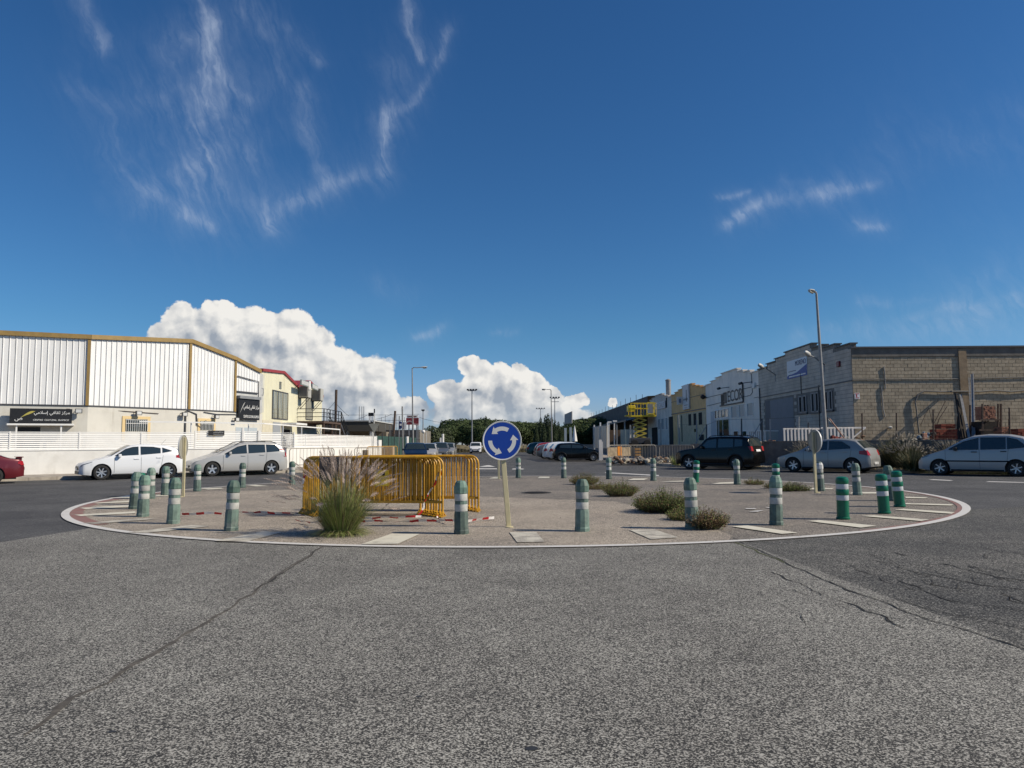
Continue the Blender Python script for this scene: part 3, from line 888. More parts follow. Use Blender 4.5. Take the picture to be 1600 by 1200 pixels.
# windows with yellow surrounds and white grilles
M_ysur = mat('peach window surround', (.66, .50, .26), .8)
for f, a, b, c, d in ((f2, 194, 229, 655, 674), (f2, 188, 189, 0, 0), (f3, 311, 332, 658, 672)):
    if c == 0: continue
    w, s0, s1, z0, z1 = win(f, a, b, c, d, hall, frame=None)
    z0 = max(z0, 1.9)
    mb = MB()
    for q in ((s0 - .17, s0, 1.7, z1 + .16), (s1, s1 + .17, 1.7, z1 + .16), (s0, s1, z1, z1 + .16)): f.box(mb, q[0], q[1], q[2], q[3], -.02, .05)
    obj('surround', mb, M_ysur, w)
    mb = MB(); n = max(5, int((s1 - s0) / .12))
    for k in range(n + 1):
        s = s0 + .03 + (s1 - s0 - .06) * k / n; mb.bar(f.p(s, z0, .09), f.p(s, z1 - .03, .09), .022, .022)
    for z in (z1 - .04, (z0 + z1) / 2 + .1): mb.bar(f.p(s0, z, .09), f.p(s1, z, .09), .022, .022)
    obj('grille', mb, M_white, w)
# floodlights on the hall wall, cables
fl = None
for f, px, py in ((f1, 121, 642), (f2, 211, 645), (f2, 283, 647), (f3, 332, 651), (f3, 364, 655)):
    s = s_on(f, px); z = zat(f, px, py)
    nm = {121: 'floodlight just right of the wide black sign', 211: 'floodlight above the barred window with the wide peach surround', 283: 'floodlight beside the corner pipes of the white hall', 332: 'floodlight above the small barred window', 364: 'floodlight beside the upright black sign'}[px]
    l = thing('floodlight', 'small black ' + nm, 'floodlight', f.p(s, z, 0), 'floodlights on the white hall')
    mb = MB(); f.box(mb, s - .17, s + .17, z - .14, z + .1, .22, .34); obj('lamp_body', mb, M_dgrey, l)
    mb = MB(); f.box(mb, s - .13, s + .13, z - .11, z + .07, .341, .35); obj('lamp_glass', mb, mat('floodlight glass', (.6, .6, .58), .1), l)
    mb = MB(); mb.bar(f.p(s - .1, z + .05, 0), f.p(s - .1, z, .24), .03, .03); mb.bar(f.p(s + .1, z + .05, 0), f.p(s + .1, z, .24), .03, .03); obj('bracket', mb, M_dgrey, l)
mb = MB()
s = s_on(f2, 288)
mb.tube([f2.p(s, 3.5, .06), f2.p(s, 2.1, .06)], .05, 6); mb.tube([f2.p(f2.L - .2, 3.55, .06), f3.p(.5, 3.35, .06), f3.p(.55, 2.7, .06), f3.p(.9, 2.5, .06), f3.p(1.1, 2.9, .08), f3.p(1.3, 2.95, .06)], .035, 6)
mb.tube([f3.p(1.1, 3.5, .06), f3.p(2.2, 3.4, .06), f3.p(3.9, 3.45, .06), f4.p(.1, 3.4, .06)], .025, 5)
obj('conduit', mb, M_dgrey, hall)
mb = MB(); mb.tube([f1.p(f1.L - 1, 3.42, .04), f2.p(2, 3.38, .04), f2.p(f2.L - 2, 3.3, .04)], .018, 5); obj('cable', mb, M_rust, hall)

# ------------------------------------------------------------------ cream hall with red roof trim
YX = -17.6
cf = Fr((YX, 51.5), (YX, 68.2), 1)          # faces the street (+X)
prof = [(0, 6.75), (4.9, 7.05), (9.0, 6.2), (12.2, 6.95), (16.7, 5.95)]
ch = thing('warehouse', 'cream ribbed metal hall with red roof trim and an outside stair', 'warehouse', (YX, 60, 0))


def pz(s, P_=prof):
    for (a, za), (b, zb) in zip(P_, P_[1:]):
        if a <= s <= b: return za + (zb - za) * (s - a) / (b - a)
    return P_[-1][1]


mb = MB(); cf.poly(mb, [(0, 0), (16.7, 0), *[(s, z - .05) for s, z in reversed(prof)]], -22, -.03); obj('wall', mb, M_cream, ch)
mb = MB(); cf.box(mb, .3, 5.5, 0, 3.2, -.02, .03); obj('plinth', mb, mat('cream render', (.60, .55, .42), .85, var=.08), ch)
w = .31
for k in range(int(16.7 / w)):
    s0, s1 = k * w, (k + 1) * w
    pr = [(s0 + .004, 0.0), (s0 + .04, .04), (s0 + .09, .04), (s0 + .13, .0), (s1, .0)]
    mb = MB(); vs = []
    for s, o in pr: vs += [cf.p(s, 3.2, o - .02), cf.p(s, pz(s) - .1, o - .02)]
    mb.add(vs, [(2 * j, 2 * j + 2, 2 * j + 3, 2 * j + 1) for j in range(len(pr) - 1)])
    obj('cladding_panel', mb, M_cream, ch)
mb = MB()
for (a, za), (b, zb) in zip(prof, prof[1:]): cf.poly(mb, [(a, za - .16), (b, zb - .16), (b, zb + .04), (a, za + .04)], -22, .12)
obj('roof_trim', mb, M_redtrim, ch)


def cwin(px0, px1, py0, py1, z0=None): return win(cf, px0, px1, py0, py1, ch, frame=M_dgrey, fw=.07, panes=3)


w_, *_ = cwin(424.5, 448, 613, 654)
win(cf, 435, 437.5, 597, 607, ch, frame=M_grey, fw=.02, name='vent')
win(cf, 405.6, 409, 607, 617, ch, frame=M_grey, fw=.02, name='vent')
w_, *_ = win(cf, 477, 487, 617, 655, ch, frame=M_dgrey, fw=.06, name='door', glass=mat('dark mesh door', (.05, .055, .06), .6))
mb = MB(); cf.box(mb, s_on(cf, 425), s_on(cf, 437), .1, 3.1, .03, .06); obj('door', mb, mat('grey door', (.30, .32, .34), .6), ch)
mb = MB(); cf.box(mb, s_on(cf, 438), s_on(cf, 456), 2.95, 3.1, .0, 1.2); obj('porch_roof', mb, M_white, ch)
mb = MB(); cf.box(mb, s_on(cf, 440), s_on(cf, 452), .1, 2.6, .03, .05); obj('opening', mb, M_void, ch)


def cd(px, py, o=0.0):     # point on a plane o metres in front of the cream wall
    return DX(px, py, YX + o)


# air conditioners and their signs
for nm, a, b, c, d, o in (('left air conditioner of the pair on the cream gable, white louvred box', 467, 477, 603, 623, .1), ('right air conditioner of the pair on the cream gable, with lettered side', 487.5, 498, 607, 628, .1)):
    p0 = cd(a, c, o); p1 = cd(b, d, o); zt, zb = max(p0[2], p1[2]), min(p0[2], p1[2])
    y0 = p0[1]; t = thing('air_conditioner', nm, 'air conditioner', (YX + .5, y0 + .5, zb), 'air conditioners on the cream hall')
    x0 = YX + .1
    mb = MB(); mb.box(x0, x0 + .75, y0, y0 + 1.0, zb, zt); obj('casing', mb, mat('ac casing', (.30, .29, .26), .6), t, bevel=.02)
    mb = MB()
    for k in range(9): mb.box(x0 + .06, x0 + .70, y0 - .015, y0, zb + .1 + k * (zt - zb - .15) / 9, zb + .1 + k * (zt - zb - .15) / 9 + .04)
    obj('louvre', mb, M_dgrey, t)
    mb = MB(); mb.box(x0 + .75, x0 + .77, y0 + .05, y0 + .95, zb, zt); obj('side_panel', mb, mat('ac side', (.42, .41, .37), .6), t)
    for k in range(4):
        text('BAR!'[k % 3], Vector((x0 + .775, y0 + .5, zt - .25 - k * .28)), .22, Matrix.Rotation(pi / 2, 4, 'Z') @ Matrix.Rotation(pi / 2, 4, 'X'), M_dgrey, t, 'lettering') if False else None
    mb = MB()
    for yy in (y0 + .15, y0 + .85): mb.bar((YX, yy, zb - .9), (x0 + .7, yy, zb), .04, .04); mb.bar((YX, yy, zb - .02), (x0 + .75, yy, zb - .02), .04, .04)
    obj('bracket', mb, M_dgrey, t)
gs = thing('gantry_sign', 'two tilted grey sign boxes with a white lamp between them on the cream gable', 'sign', cd(480, 600, .6))
for a, b in (((470, 597), (482, 601)), ((487, 603), (496, 607))):
    p, q = Vector(cd(*a, .8)), Vector(cd(*b, .8)); mb = MB(); mb.bar(p, q, .12, .42); obj('board', mb, mat('grey green sign', (.25, .30, .28), .5), gs)
    mb = MB(); mb.bar(p + Vector((.07, 0, 0)), q + Vector((.07, 0, 0)), .02, .3); obj('panel', mb, M_steelw, gs)
mb = MB(); p = cd(483.3, 602, .9); mb.tube([(p[0], p[1], p[2] - .35), (p[0], p[1], p[2] + .35)], .12, 8); obj('lamp', mb, M_white, gs)
mb = MB(); mb.bar(cd(469, 599, .0), cd(470, 599, .8), .05, .05); mb.bar(cd(497, 607, .0), cd(496, 607, .8), .05, .05); mb.bar(cd(470, 597, .8), cd(497, 606, .8), .05, .05); obj('frame', mb, M_dgrey, gs)

# balcony and stair
st = thing('outside_stair', 'dark steel landing and stair with railings against the cream hall', 'staircase', (YX + 1.2, 64, 0))
zl = 3.35; y0, y1 = 60.2, 66.3; xo = YX + 2.2
mb = MB(); mb.box(YX, xo, y0, y1, zl - .16, zl); obj('landing', mb, M_rust, st)
for y in (y0 + .2, (y0 + y1) / 2, y1 - .1): mb = MB(); mb.box(xo - .12, xo, y - .06, y + .06, 0, zl - .16); obj('post', mb, M_rust, st)
ys, ye = y1, y1 + 5.2
mb = MB(); mb.bar((xo - .05, ys, zl - .1), (xo - .05, ye, .3), .06, .25); mb.bar((xo - 1.1, ys, zl - .1), (xo - 1.1, ye, .3), .06, .25); obj('stringer', mb, M_dgrey, st)
stp = None
for k in range(14):
    yy = ys + .2 + k * .36; zz = zl - .2 - k * .215
    mb = MB().box(xo - 1.08, xo - .08, yy, yy + .3, zz - .03, zz)
    obj('step', mb, mat('worn step', (.25, .20, .14), .8), st)
mb = MB()
for z in (zl + .35, zl + .68, zl + 1.0):
    mb.bar((xo, y0, z), (xo, y1, z), .05, .05); mb.bar((YX, y0, z), (xo, y0, z), .05, .05)
    mb.bar((xo, ys, z), (xo, ye, z - zl + .3), .05, .05); mb.bar((xo - 1.15, ys, z), (xo - 1.15, ye, z - zl + .3), .05, .05)
for k in range(7):
    y = y0 + (y1 - y0) * k / 6; mb.bar((xo, y, zl), (xo, y, zl + 1.0), .05 if k % 2 else .08, .05)
for k in range(1, 6):
    y = ys + (ye - ys) * k / 5; zz = zl + (0.3 - zl) * k / 5
    for x in (xo, xo - 1.15): mb.bar((x, y, zz), (x, y, zz + 1.0), .05, .05)
obj('railing', mb, M_black, st)
mb = MB(); mb.box(YX + .02, YX + 1.9, 62, 68, 0, 2.3); obj('shed_under_stair', mb, mat('dark red shed', (.10, .03, .025), .8), st)

# ------------------------------------------------------------------ right hand row of halls
RX = 19.5
RH = [(0, 6.98), (2.0, 6.98), (2.0, 7.22), (3.8, 7.22), (3.8, 7.42), (5.4, 7.42), (5.4, 7.72), (10.2, 7.72), (10.2, 7.48), (12.2, 7.48), (12.2, 7.30), (14.0, 7.30), (14.0, 7.08), (16.0, 7.08)]
M_bpaint = mat('grey painted block', (.52, .465, .395), .9, streak=(.24, .215, .19), var=.14, vs=1.3, bump=.4, dirt=(.31, .29, .26), ds=.8)
M_nwhite = mat('white painted front', (.84, .78, .70), .8, streak=(.52, .49, .44), var=.06, vs=.8, bump=.15, dirt=(.56, .55, .53), ds=.5)
M_nyel = mat('faded yellow front', (.74, .47, .21), .85, streak=(.38, .25, .13), var=.14, vs=1.2, bump=.2, dirt=(.5, .36, .17))
M_ngrey = mat('pale grey front', (.68, .62, .54), .85, streak=(.36, .33, .29), var=.12, vs=1, bump=.2, dirt=(.24, .24, .23))
M_tan = mat('tan concrete block', (.38, .315, .225), .92, var=.14, vs=5, bump=.6, bs=60, rnd=.13)
M_mortar = mat('mortar', (.19, .155, .115), .95)
M_gdoor = mat('grey roller door', (.15, .17, .20), .6, var=.06)


def rfr(Y0): return Fr((RX, Y0 + 16.0), (RX, Y0), -1)     # outward normal must be -X


FACES = []
for i, (nm, lab, m) in enumerate((('industrial_unit', 'grey block unit with stepped parapet at the corner of the yard', M_bpaint), ('industrial_unit', 'white unit with stepped parapet and a shop name outlined in black', M_nwhite),
                                  ('industrial_unit', 'faded yellow unit with three tall dark windows and an upright sign', M_nyel), ('industrial_unit', 'pale grey unit with a steel chimney behind the yellow lift', M_ngrey))):
    Y0 = 42.0 + 16.0 * i
    f = Fr((RX, Y0), (RX, Y0 + 16.0), 1); f.n = Vector((-1, 0, 0))
    u = thing(nm, lab, 'industrial building', (RX + 8, Y0 + 8, YARD), 'row of units along the right of the street')
    mb = MB(); mcore = mat('painted mortar', (.20, .185, .165), .9, var=.2, vs=3) if i == 0 else m; f.poly(mb, [(0.004, YARD - .2), (15.996, YARD - .2), *[(min(max(s, .004), 15.996), z) for s, z in reversed(RH)]], -.3, 0); obj('facade', mb, mcore, u)
    mb = MB()
    for (a, za), (b, zb) in zip(RH, RH[1:]):
        if b > a: f.box(mb, a - .08, b + .08, za, za + .07, -.36, .09)
    obj('coping', mb, M_dgrey if i == 0 else m, u)
    mb = MB(); mb.add([(RX + .3, Y0, 6.7), (RX + 36, Y0, 6.7), (RX + 36, Y0 + 8, 7.4), (RX + .3, Y0 + 8, 7.4), (RX + .3, Y0 + 16, 6.7), (RX + 36, Y0 + 16, 6.7)], [(0, 1, 2, 3), (3, 2, 5, 4)]); obj('roof', mb, mat('fibre cement roof', (.12, .115, .11), .9), u)
    FACES.append((f, u))
FA, UA = FACES[0]; FB2, UB = FACES[1]; FC2, UC = FACES[2]; FD, UD = FACES[3]


def sr(f, px): return DX(px, 650, RX)[1] - f.A.y
def zr(px, py): return DX(px, py, RX)[2]


def rwin(f, u, a, b, c, d, frame=M_white, glass=M_glass, fw=.06, name='window', panes=1, depth=.10):
    s1, s0 = sr(f, a), sr(f, b); pm = (a + b) / 2; z1, z0 = zr(pm, c), max(zr(pm, d), YARD + .02)
    mb = MB(); f.box(mb, s0, s1, z0, z1, -.04, .006); w = obj(name, mb, glass, u)
    if frame:
        mb = MB()
        for q in ((s0 - fw, s0, z0 - fw, z1 + fw), (s1, s1 + fw, z0 - fw, z1 + fw), (s0, s1, z0 - fw, z0), (s0, s1, z1, z1 + fw)): f.box(mb, *q, -.03, .05)
        for k in range(1, panes):
            s = s0 + (s1 - s0) * k / panes; f.box(mb, s - fw / 2, s + fw / 2, z0, z1, .008, .045)
        obj('frame', mb, frame, w)
    return w, s0, s1, z0, z1


# courses of painted block on the first facade, left proud of the joints
blk = MB(); random.seed(3)
holes = [(sr(FA, 1263.5), sr(FA, 1247), zr(1255, 646), zr(1255, 617)), (sr(FA, 1283), sr(FA, 1266.5), zr(1275, 646), zr(1275, 611)), (sr(FA, 1305), sr(FA, 1288), zr(1296, 643), zr(1296, 609)), (sr(FA, 1241), sr(FA, 1196), 0, zr(1220, 624))]
for r in range(28):
    z = YARD + .02 + r * .2375
    for k in range(41):
        s0 = k * .4 - (.2 if r % 2 else 0); s1 = min(s0 + .388, 15.98); s0 = max(s0, .02)
        if s1 - s0 < .05: continue
        if z + .23 > min(pz2 for pz2 in [next((za for (a, za), (b, zb) in zip(RH, RH[1:]) if a <= x <= b and b > a), 6.98) for x in (s0, s1)]): continue
        if any(s1 > h[0] and s0 < h[1] and z + .2 > h[2] and z < h[3] for h in holes): continue
        FA.box(blk, s0, s1, z, z + .218, .0, .012 + .008 * random.random())
o = obj('blockwork', blk, M_bpaint, UA); o['kind'] = 'stuff'
for a, b, c, d in ((1249, 1262, 618, 645), (1268.5, 1281.5, 613, 644), (1290, 1303, 610, 641)):
    w, s0, s1, z0, z1 = rwin(FA, UA, a, b, c, d, frame=None, glass=M_void)
    mb = MB()
    for s in (s0 + .1, (s0 + s1) / 2 - .1, (s0 + s1) / 2 + .1, s1 - .1): FA.box(mb, s - .05, s + .05, z0, z1, .008, .05)
    FA.box(mb, s0, s1, z1 - .08, z1, .008, .05); FA.box(mb, s0, s1, z0, z0 + .08, .008, .05)
    obj('frame', mb, mat('grey window frame', (.30, .30, .30), .5), w)
    mb = MB(); FA.box(mb, s0 - .1, s1 + .1, z0 - .1, z0, -.02, .12); obj('sill', mb, M_dgrey, w)
for a, b, c, d in ((1251, 1264, 666, 672), (1271, 1284, 665, 671), (1298, 1318, 662, 671)): rwin(FA, UA, a, b, c, d, frame=None, glass=M_void)
rwin(FA, UA, 1204, 1240, 623, 696, frame=None, glass=M_gdoor, name='roller_door')
rwin(FA, UA, 1196.5, 1203.5, 626, 696, frame=None, glass=mat('dark grey door', (.07, .08, .10), .6), name='door')
mb = MB(); FA.box(mb, .02, 15.95, zr(1290, 602) - .05, zr(1290, 602) + .03, .02, .06)
obj('cable', mb, M_dgrey, UA)
mb = MB(); mb.tube([FA.p(7.4, 6.0, .05), FA.p(7.4, 4.6, .05)], .03, 5); obj('conduit', mb, M_dgrey, UA); mb = MB(); mb.tube([FA.p(3.9, 4.9, .05), FA.p(4.6, 4.95, .05), FA.p(4.7, YARD, .05)], .03, 5); obj('conduit', mb, M_dgrey, UA); mb = MB(); mb.tube([FA.p(15.7, 5.6, .06), FA.p(15.7, YARD, .06)], .05, 6); obj('downpipe', mb, M_dgrey, UA)
al = thing('alarm_box', 'small dark red alarm box high on the grey stepped front', 'alarm box', FA.p(sr(FA, 1315.5), zr(1315, 568)))
s = sr(FA, 1315.5); z = zr(1315, 568); mb = MB(); FA.box(mb, s - .17, s + .17, z - .16, z + .16, .01, .14); obj('box', mb, mat('dark red plastic', (.15, .01, .02), .4), al, bevel=.02)
# banner
bn = thing('banner', 'white and blue company banner hung on the grey stepped front', 'banner', FA.p(9, 6))
s0, s1 = sr(FA, 1265), sr(FA, 1233.5); z1, z0 = zr(1249, 560), zr(1249, 589)
mb = MB(); FA.box(mb, s0, s1, z0, z1, .02, .05); obj('sheet', mb, mat('banner white', (.62, .66, .70), .5), bn)
mb = MB(); FA.poly(mb, [(s0, z0), (s1, z0), (s1, z0 + .22), ((s0 + s1) / 2, z0 + .35), (s0, z0 + .75)], .051, .056); obj('blue_band', mb, mat('banner blue', (.015, .06, .28), .5), bn)
UR = upright(FA)
text('MORENO', Vector(FA.p(s0 + (s1 - s0) * .30, z1 - .28, .058)), (s1 - s0) * .52, UR, mat('navy lettering', (.01, .02, .10), .5), bn, 'lettering', height=.34)
text('CARPINTERIA', Vector(FA.p(s0 + (s1 - s0) * .76, z1 - .36, .058)), (s1 - s0) * .34, UR, M_grey, bn, 'lettering') if False else None
for k, wd in enumerate((.4, .45, .4)):
    mb = MB(); FA.box(mb, s1 - .2 - (s1 - s0) * wd, s1 - .25, z1 - .78 - k * .24, z1 - .73 - k * .24, .051, .055); obj('text_line', mb, mat('navy lettering', (.01, .02, .10), .5), bn)
mb = MB(); FA.box(mb, s0 + .25, s1 - .35, z0 + .10, z0 + .18, .057, .060); obj('text_line', mb, M_white, bn)


def wall_lamp(f, base_px, mid, head, lab, col=M_steelw):
    b = Vector(f.p(sr(f, base_px[0]), zr(*base_px), .02))
    h = Vector(DX(head[0], head[1], RX - 1.75)); 
    l = thing('wall_lamp', lab, 'street lamp', tuple(b), 'bracket lamps on the unit fronts')
    mb = MB(); mb.tube([b - Vector((0, 0, .35)), b + Vector((0, 0, .12)), b.lerp(h, .5) + Vector((0, 0, .12)), h], .035, 8); obj('arm', mb, M_grey, l, smooth=True)
    d = (h - b).normalized(); mb = MB(); mb.tube([h - d * .35, h - d * .1, h + d * .25, h + d * .42], [.07, .15, .14, .05], 10); obj('lamp_head', mb, col, l, smooth=True)
    return l


wall_lamp(FA, (1292, 572), None, (1262, 553), 'bracket lamp reaching out above the blue and white banner')
wall_lamp(FA, (1214.5, 588), None, (1189, 572), 'bracket lamp at the joint of the grey and white unit fronts')

# side wall of the corner unit: tan concrete blocks
GY = 42.0
gf = Fr((RX, GY), (RX + 16.5, GY), 1); gf.n = Vector((0, -1, 0))
mb = MB(); gf.box(mb, .302, 16.5, YARD - .3, 6.62, -.25, 0); gw = obj('side_wall', mb, M_mortar, UA)
TOPB = 6.20; CH = .2; BW = .4
mb = MB(); gf.box(mb, 0.0, 16.5, TOPB + .02, 6.70, -.2, .05); obj('render_band', mb, mat('dark render band', (.16, .145, .125), .9, var=.2, vs=2, bump=.3), UA)
mb = MB(); gf.box(mb, -.05, 16.5, 6.702, 6.80, -.3, .14); obj('eaves', mb, M_dgrey, UA)
cell = []
rows = int((TOPB - YARD) / CH)
pil0, pil1 = DY(1499, 600, GY)[0] - RX, DY(1511, 600, GY)[0] - RX
for r in range(rows):
    z = TOPB - (r + 1) * CH
    for k in range(42):
        s0 = k * BW - (BW / 2 if r % 2 else 0) + .004; s1 = s0 + BW - .018; s0 = max(s0, .004)
        if s1 > 16.4 or s1 - s0 < .05: continue
        if s0 < pil0 < s1: s1 = pil0 - .004
        elif s0 < pil1 < s1: s0 = pil1 + .004
        elif s0 >= pil0 and s1 <= pil1: continue
        if s1 - s0 < .03: continue
        vis = s0 < DY(1600, 600, GY)[0] - RX
        cell.append((0 if vis else 1, s0, s1, z))
cell.sort(key=lambda c: c[0])
bm0 = None; stf = MB(); random.seed(5); cnt = 0
idx = [i for i in range(len(cell)) if cell[i][0] == 0]
single = set(i for i in idx if cell[i][3] > 3.3)
single = set(sorted(single)[:300])
for i, (v, s0, s1, z) in enumerate(cell):
    o_ = .010 + .007 * random.random(); g_ = CH - .018
    if i in single and s1 - s0 > BW - .03:
        if bm0 is None:
            q = MB().box(-(BW - .018) / 2, (BW - .018) / 2, -.012, .03, 0, g_)
            b_ = obj('block', q, M_tan, UA, rel=False); bm0 = b_.data
        else: b_ = bpy.data.objects.new('block', bm0); COL.objects.link(b_); b_.parent = UA
        P0 = Vector(gf.p((s0 + s1) / 2, z, o_ - .012)); b_.location = P0 - UA.location
    else: gf.box(stf, s0, s1, z, z + g_, 0, o_)
o = obj('blockwork', stf, mat('tan concrete block mass', (.38, .315, .225), .92, var=.2, vs=2.2, bump=.6, bs=60), UA); o['kind'] = 'stuff'
mb = MB(); gf.box(mb, pil0, pil1, YARD, 6.6, .0, .09); obj('pilaster', mb, mat('brown pilaster', (.26, .19, .12), .9, var=.2, vs=3), UA)
cb = MB()
def gp(px, py, o=.05):
    p = DY(px, py, GY - o); return p
cb.tube([gp(1332, 593), gp(1420, 592.5), gp(1500, 592), gp(1620, 589)], .028, 6)
cb.tube([gp(1436, 677, .1), gp(1434, 660, .1), gp(1432, 640, .1), gp(1430, 628, .1), gp(1434, 617, .1), gp(1444, 611, .1), gp(1470, 612, .1), gp(1500, 611.5, .1), gp(1530, 612, .1), gp(1555, 610, .1), gp(1580, 612, .1), gp(1620, 608, .1)], .045, 8)
obj('cable', cb, mat('grey plastic pipe', (.17, .16, .145), .7), UA, smooth=True)
cb = MB(); cb.tube([gp(1381, 573), gp(1382.5, 585), gp(1383.5, 608)], .03, 6); cb.tube([gp(1377, 604), gp(1380, 640), gp(1383, 652)], .03, 6); obj('bracket', cb, M_galv, UA)
sp_ = thing('wall_plate', 'small white plate with red marks on the tan block wall', 'sign', gp(1339, 619))
a, b = gp(1335, 614), gp(1343.5, 623.5); mb = MB().box(a[0], b[0], GY - .07, GY - .03, b[2], a[2]); obj('board', mb, M_plate, sp_)
mb = MB(); w_ = b[0] - a[0]
mb.box(a[0] + .03, b[0] - .03, GY - .075, GY - .071, a[2] - .07, a[2] - .03); mb.box(a[0] + .05, b[0] - .05, GY - .075, GY - .071, b[2] + .05, b[2] + .09); mb.box(a[0] + .08, a[0] + .14, GY - .075, GY - .071, b[2] + .12, a[2] - .09); obj('red_print', mb, mat('red print', (.45, .02, .02), .5), sp_)
lt = thing('wall_light', 'small round light low on the tan block wall', 'lamp', gp(1391, 668, .1)); p = gp(1391, 668, .14); mb = MB(); mb.lathe([(.03, -.1), (.10, -.05), (.12, .03), (.04, .08)], 10, p); obj('lamp', mb, M_steelw, lt, smooth=True)
mb = MB(); mb.bar((p[0], GY, p[2]), p, .03, .03); obj('bracket', mb, M_dgrey, lt)

# white unit: name, frame, windows
sg = thing('shop_name', 'black outlined shop name DECOR on the white stepped front', 'sign', FB2.p(6, 5))
s0, s1 = sr(FB2, 1164), sr(FB2, 1127); zc = zr(1146, 618)
text('ECOR', Vector(FB2.p(s0 + (s1 - s0) * .36, zr(1150, 617), .03)), (s1 - s0) * .62, UR, M_black, sg, 'lettering', height=1.0)
mb = MB(); FB2.box(mb, s1 - .95 - 1.0, s1 - .95, zc - .55, zc + .45, .02, .04)
for k in range(4): FB2.box(mb, s1 - .8 + k * .26 - .3, s1 - .68 + k * .26 - .3, zc - .7, zc + .3, .02, .05)
obj('emblem', mb, M_black, sg)
mb = MB(); FB2.box(mb, sr(FB2, 1163.6) - .06, sr(FB2, 1163.6) + .06, zr(1163, 628), zr(1163, 599), .05, .14); FB2.box(mb, sr(FB2, 1163.6) + .06, sr(FB2, 1127), zr(1145, 631) - .06, zr(1145, 631) + .04, .05, .14); obj('frame', mb, M_black, sg)
for px, py, lb in ((1123, 607, 'small black spotlight at the left of the outlined shop name'), (1157, 599, 'small black spotlight at the right above the outlined shop name')):
    p = Vector(DX(px, py, RX - .9)); l = thing('spotlight', lb, 'lamp', tuple(p), 'spotlights over the shop name')
    mb = MB(); mb.tube([p + Vector((0, .3, 0)), p - Vector((0, .3, 0))], .11, 8); obj('lamp_head', mb, M_black, l); mb = MB(); mb.tube([p, p + Vector((.9, -.2, .1))], .03, 6); obj('arm', mb, M_black, l)
M_pglass = mat('grey blind', (.26, .30, .32), .4)
w = rwin(FB2, UB, 1117.5, 1138, 640.5, 652.5, panes=4, fw=.1)
for a, b, c, d in ((1143.5, 1152, 635, 652), (1155.5, 1164, 632.5, 651), (1168.5, 1177.5, 630, 649)): rwin(FB2, UB, a, b, c, d, glass=M_pglass)
rwin(FB2, UB, 1120, 1139, 656, 690, glass=M_glassb, panes=2, name='glazed_door')
rwin(FB2, UB, 1110.5, 1118.5, 643, 690, glass=mat('pale blue sheet door', (.30, .38, .45), .5), frame=None, name='door')
for a, b in ((1146, 1153), (1159.5, 1166)): rwin(FB2, UB, a, b, 674, 688, glass=M_glassb)
mb = MB(); FB2.box(mb, .05, 15.9, zr(1150, 611), zr(1150, 611) + .05, .01, .04); FB2.box(mb, .1, 1.2, zr(1190, 560 + 60), zr(1190, 560 + 60) + .04, .01, .04); mb.tube([FB2.p(1.6, 6.9, .03), FB2.p(1.5, 5.4, .03), FB2.p(2, 5.2, .03), FB2.p(15.5, 5.0, .03)], .025, 5); obj('cable', mb, M_dgrey, UB)
s = sr(FB2, 1181); z = zr(1181, 602); mb = MB(); FB2.box(mb, s - .3, s + .3, z - .2, z + .2, .01, .15); cam_ = obj('electric_box', mb, M_white, UB)
# yellow unit
for a, b, c, d in ((1075.5, 1080, 647, 665), (1083.5, 1088, 646, 664.5), (1091.5, 1097, 644.5, 663.5)): rwin(FC2, UC, a, b, c, d, frame=None, glass=M_void)
rwin(FC2, UC, 1064.3, 1065.7, 649, 690, frame=None, glass=M_void, name='downpipe')
rwin(FC2, UC, 1091.5, 1099, 679, 688, frame=None, glass=M_void)
rwin(FC2, UC, 1084, 1088, 670, 675, frame=None, glass=M_glassb)
mb = MB(); FC2.box(mb, .1, sr(FC2, 1058), YARD, zr(1085, 645) + .1, .001, .004); obj('lower_render', mb, mat('dull cream render', (.56, .47, .31), .9, var=.15, streak=(.3, .25, .17)), UC)
mb = MB(); FC2.box(mb, .05, 15.9, zr(1085, 641) - .05, zr(1085, 641) + .05, .03, .08); FC2.box(mb, .05, 15.9, zr(1085, 620), zr(1085, 620) + .05, .03, .06); obj('cable', mb, M_dgrey, UC)
sg = thing('upright_sign', 'tall pale sign board with grey print on the yellow unit', 'sign', FC2.p(12, 6))
s0, s1 = sr(FC2, 1079.5), sr(FC2, 1070); z1, z0 = zr(1074, 601), zr(1074, 639.5)
mb = MB(); FC2.box(mb, s0, s1, z0, z1, .03, .2); obj('board', mb, mat('pale sign board', (.55, .56, .58), .5), sg)
mb = MB(); FC2.box(mb, s0 + .7, s0 + 1.2, z1 - 1.9, z1 - .6, .201, .21); FC2.box(mb, s0 + .4, s1 - .3, z0 + 1.0, z0 + 1.2, .201, .21); FC2.box(mb, s0 + .5, s1 - .5, z0 + .4, z0 + .5, .201, .21); FC2.box(mb, s0 + .5, s1 - .5, z0 + .15, z0 + .22, .201, .21); obj('print', mb, M_grey, sg)
vt = thing('camera_dome', 'dark oval fitting with cables on the yellow unit front', 'lamp', FC2.p(3, 5)); p = Vector(DX(1098.5, 620, RX - .3)); mb = MB(); mb.lathe([(.05, -.25), (.25, -.12), (.28, .02), (.12, .2)], 12, tuple(p)); obj('dome', mb, M_black, vt, smooth=True)
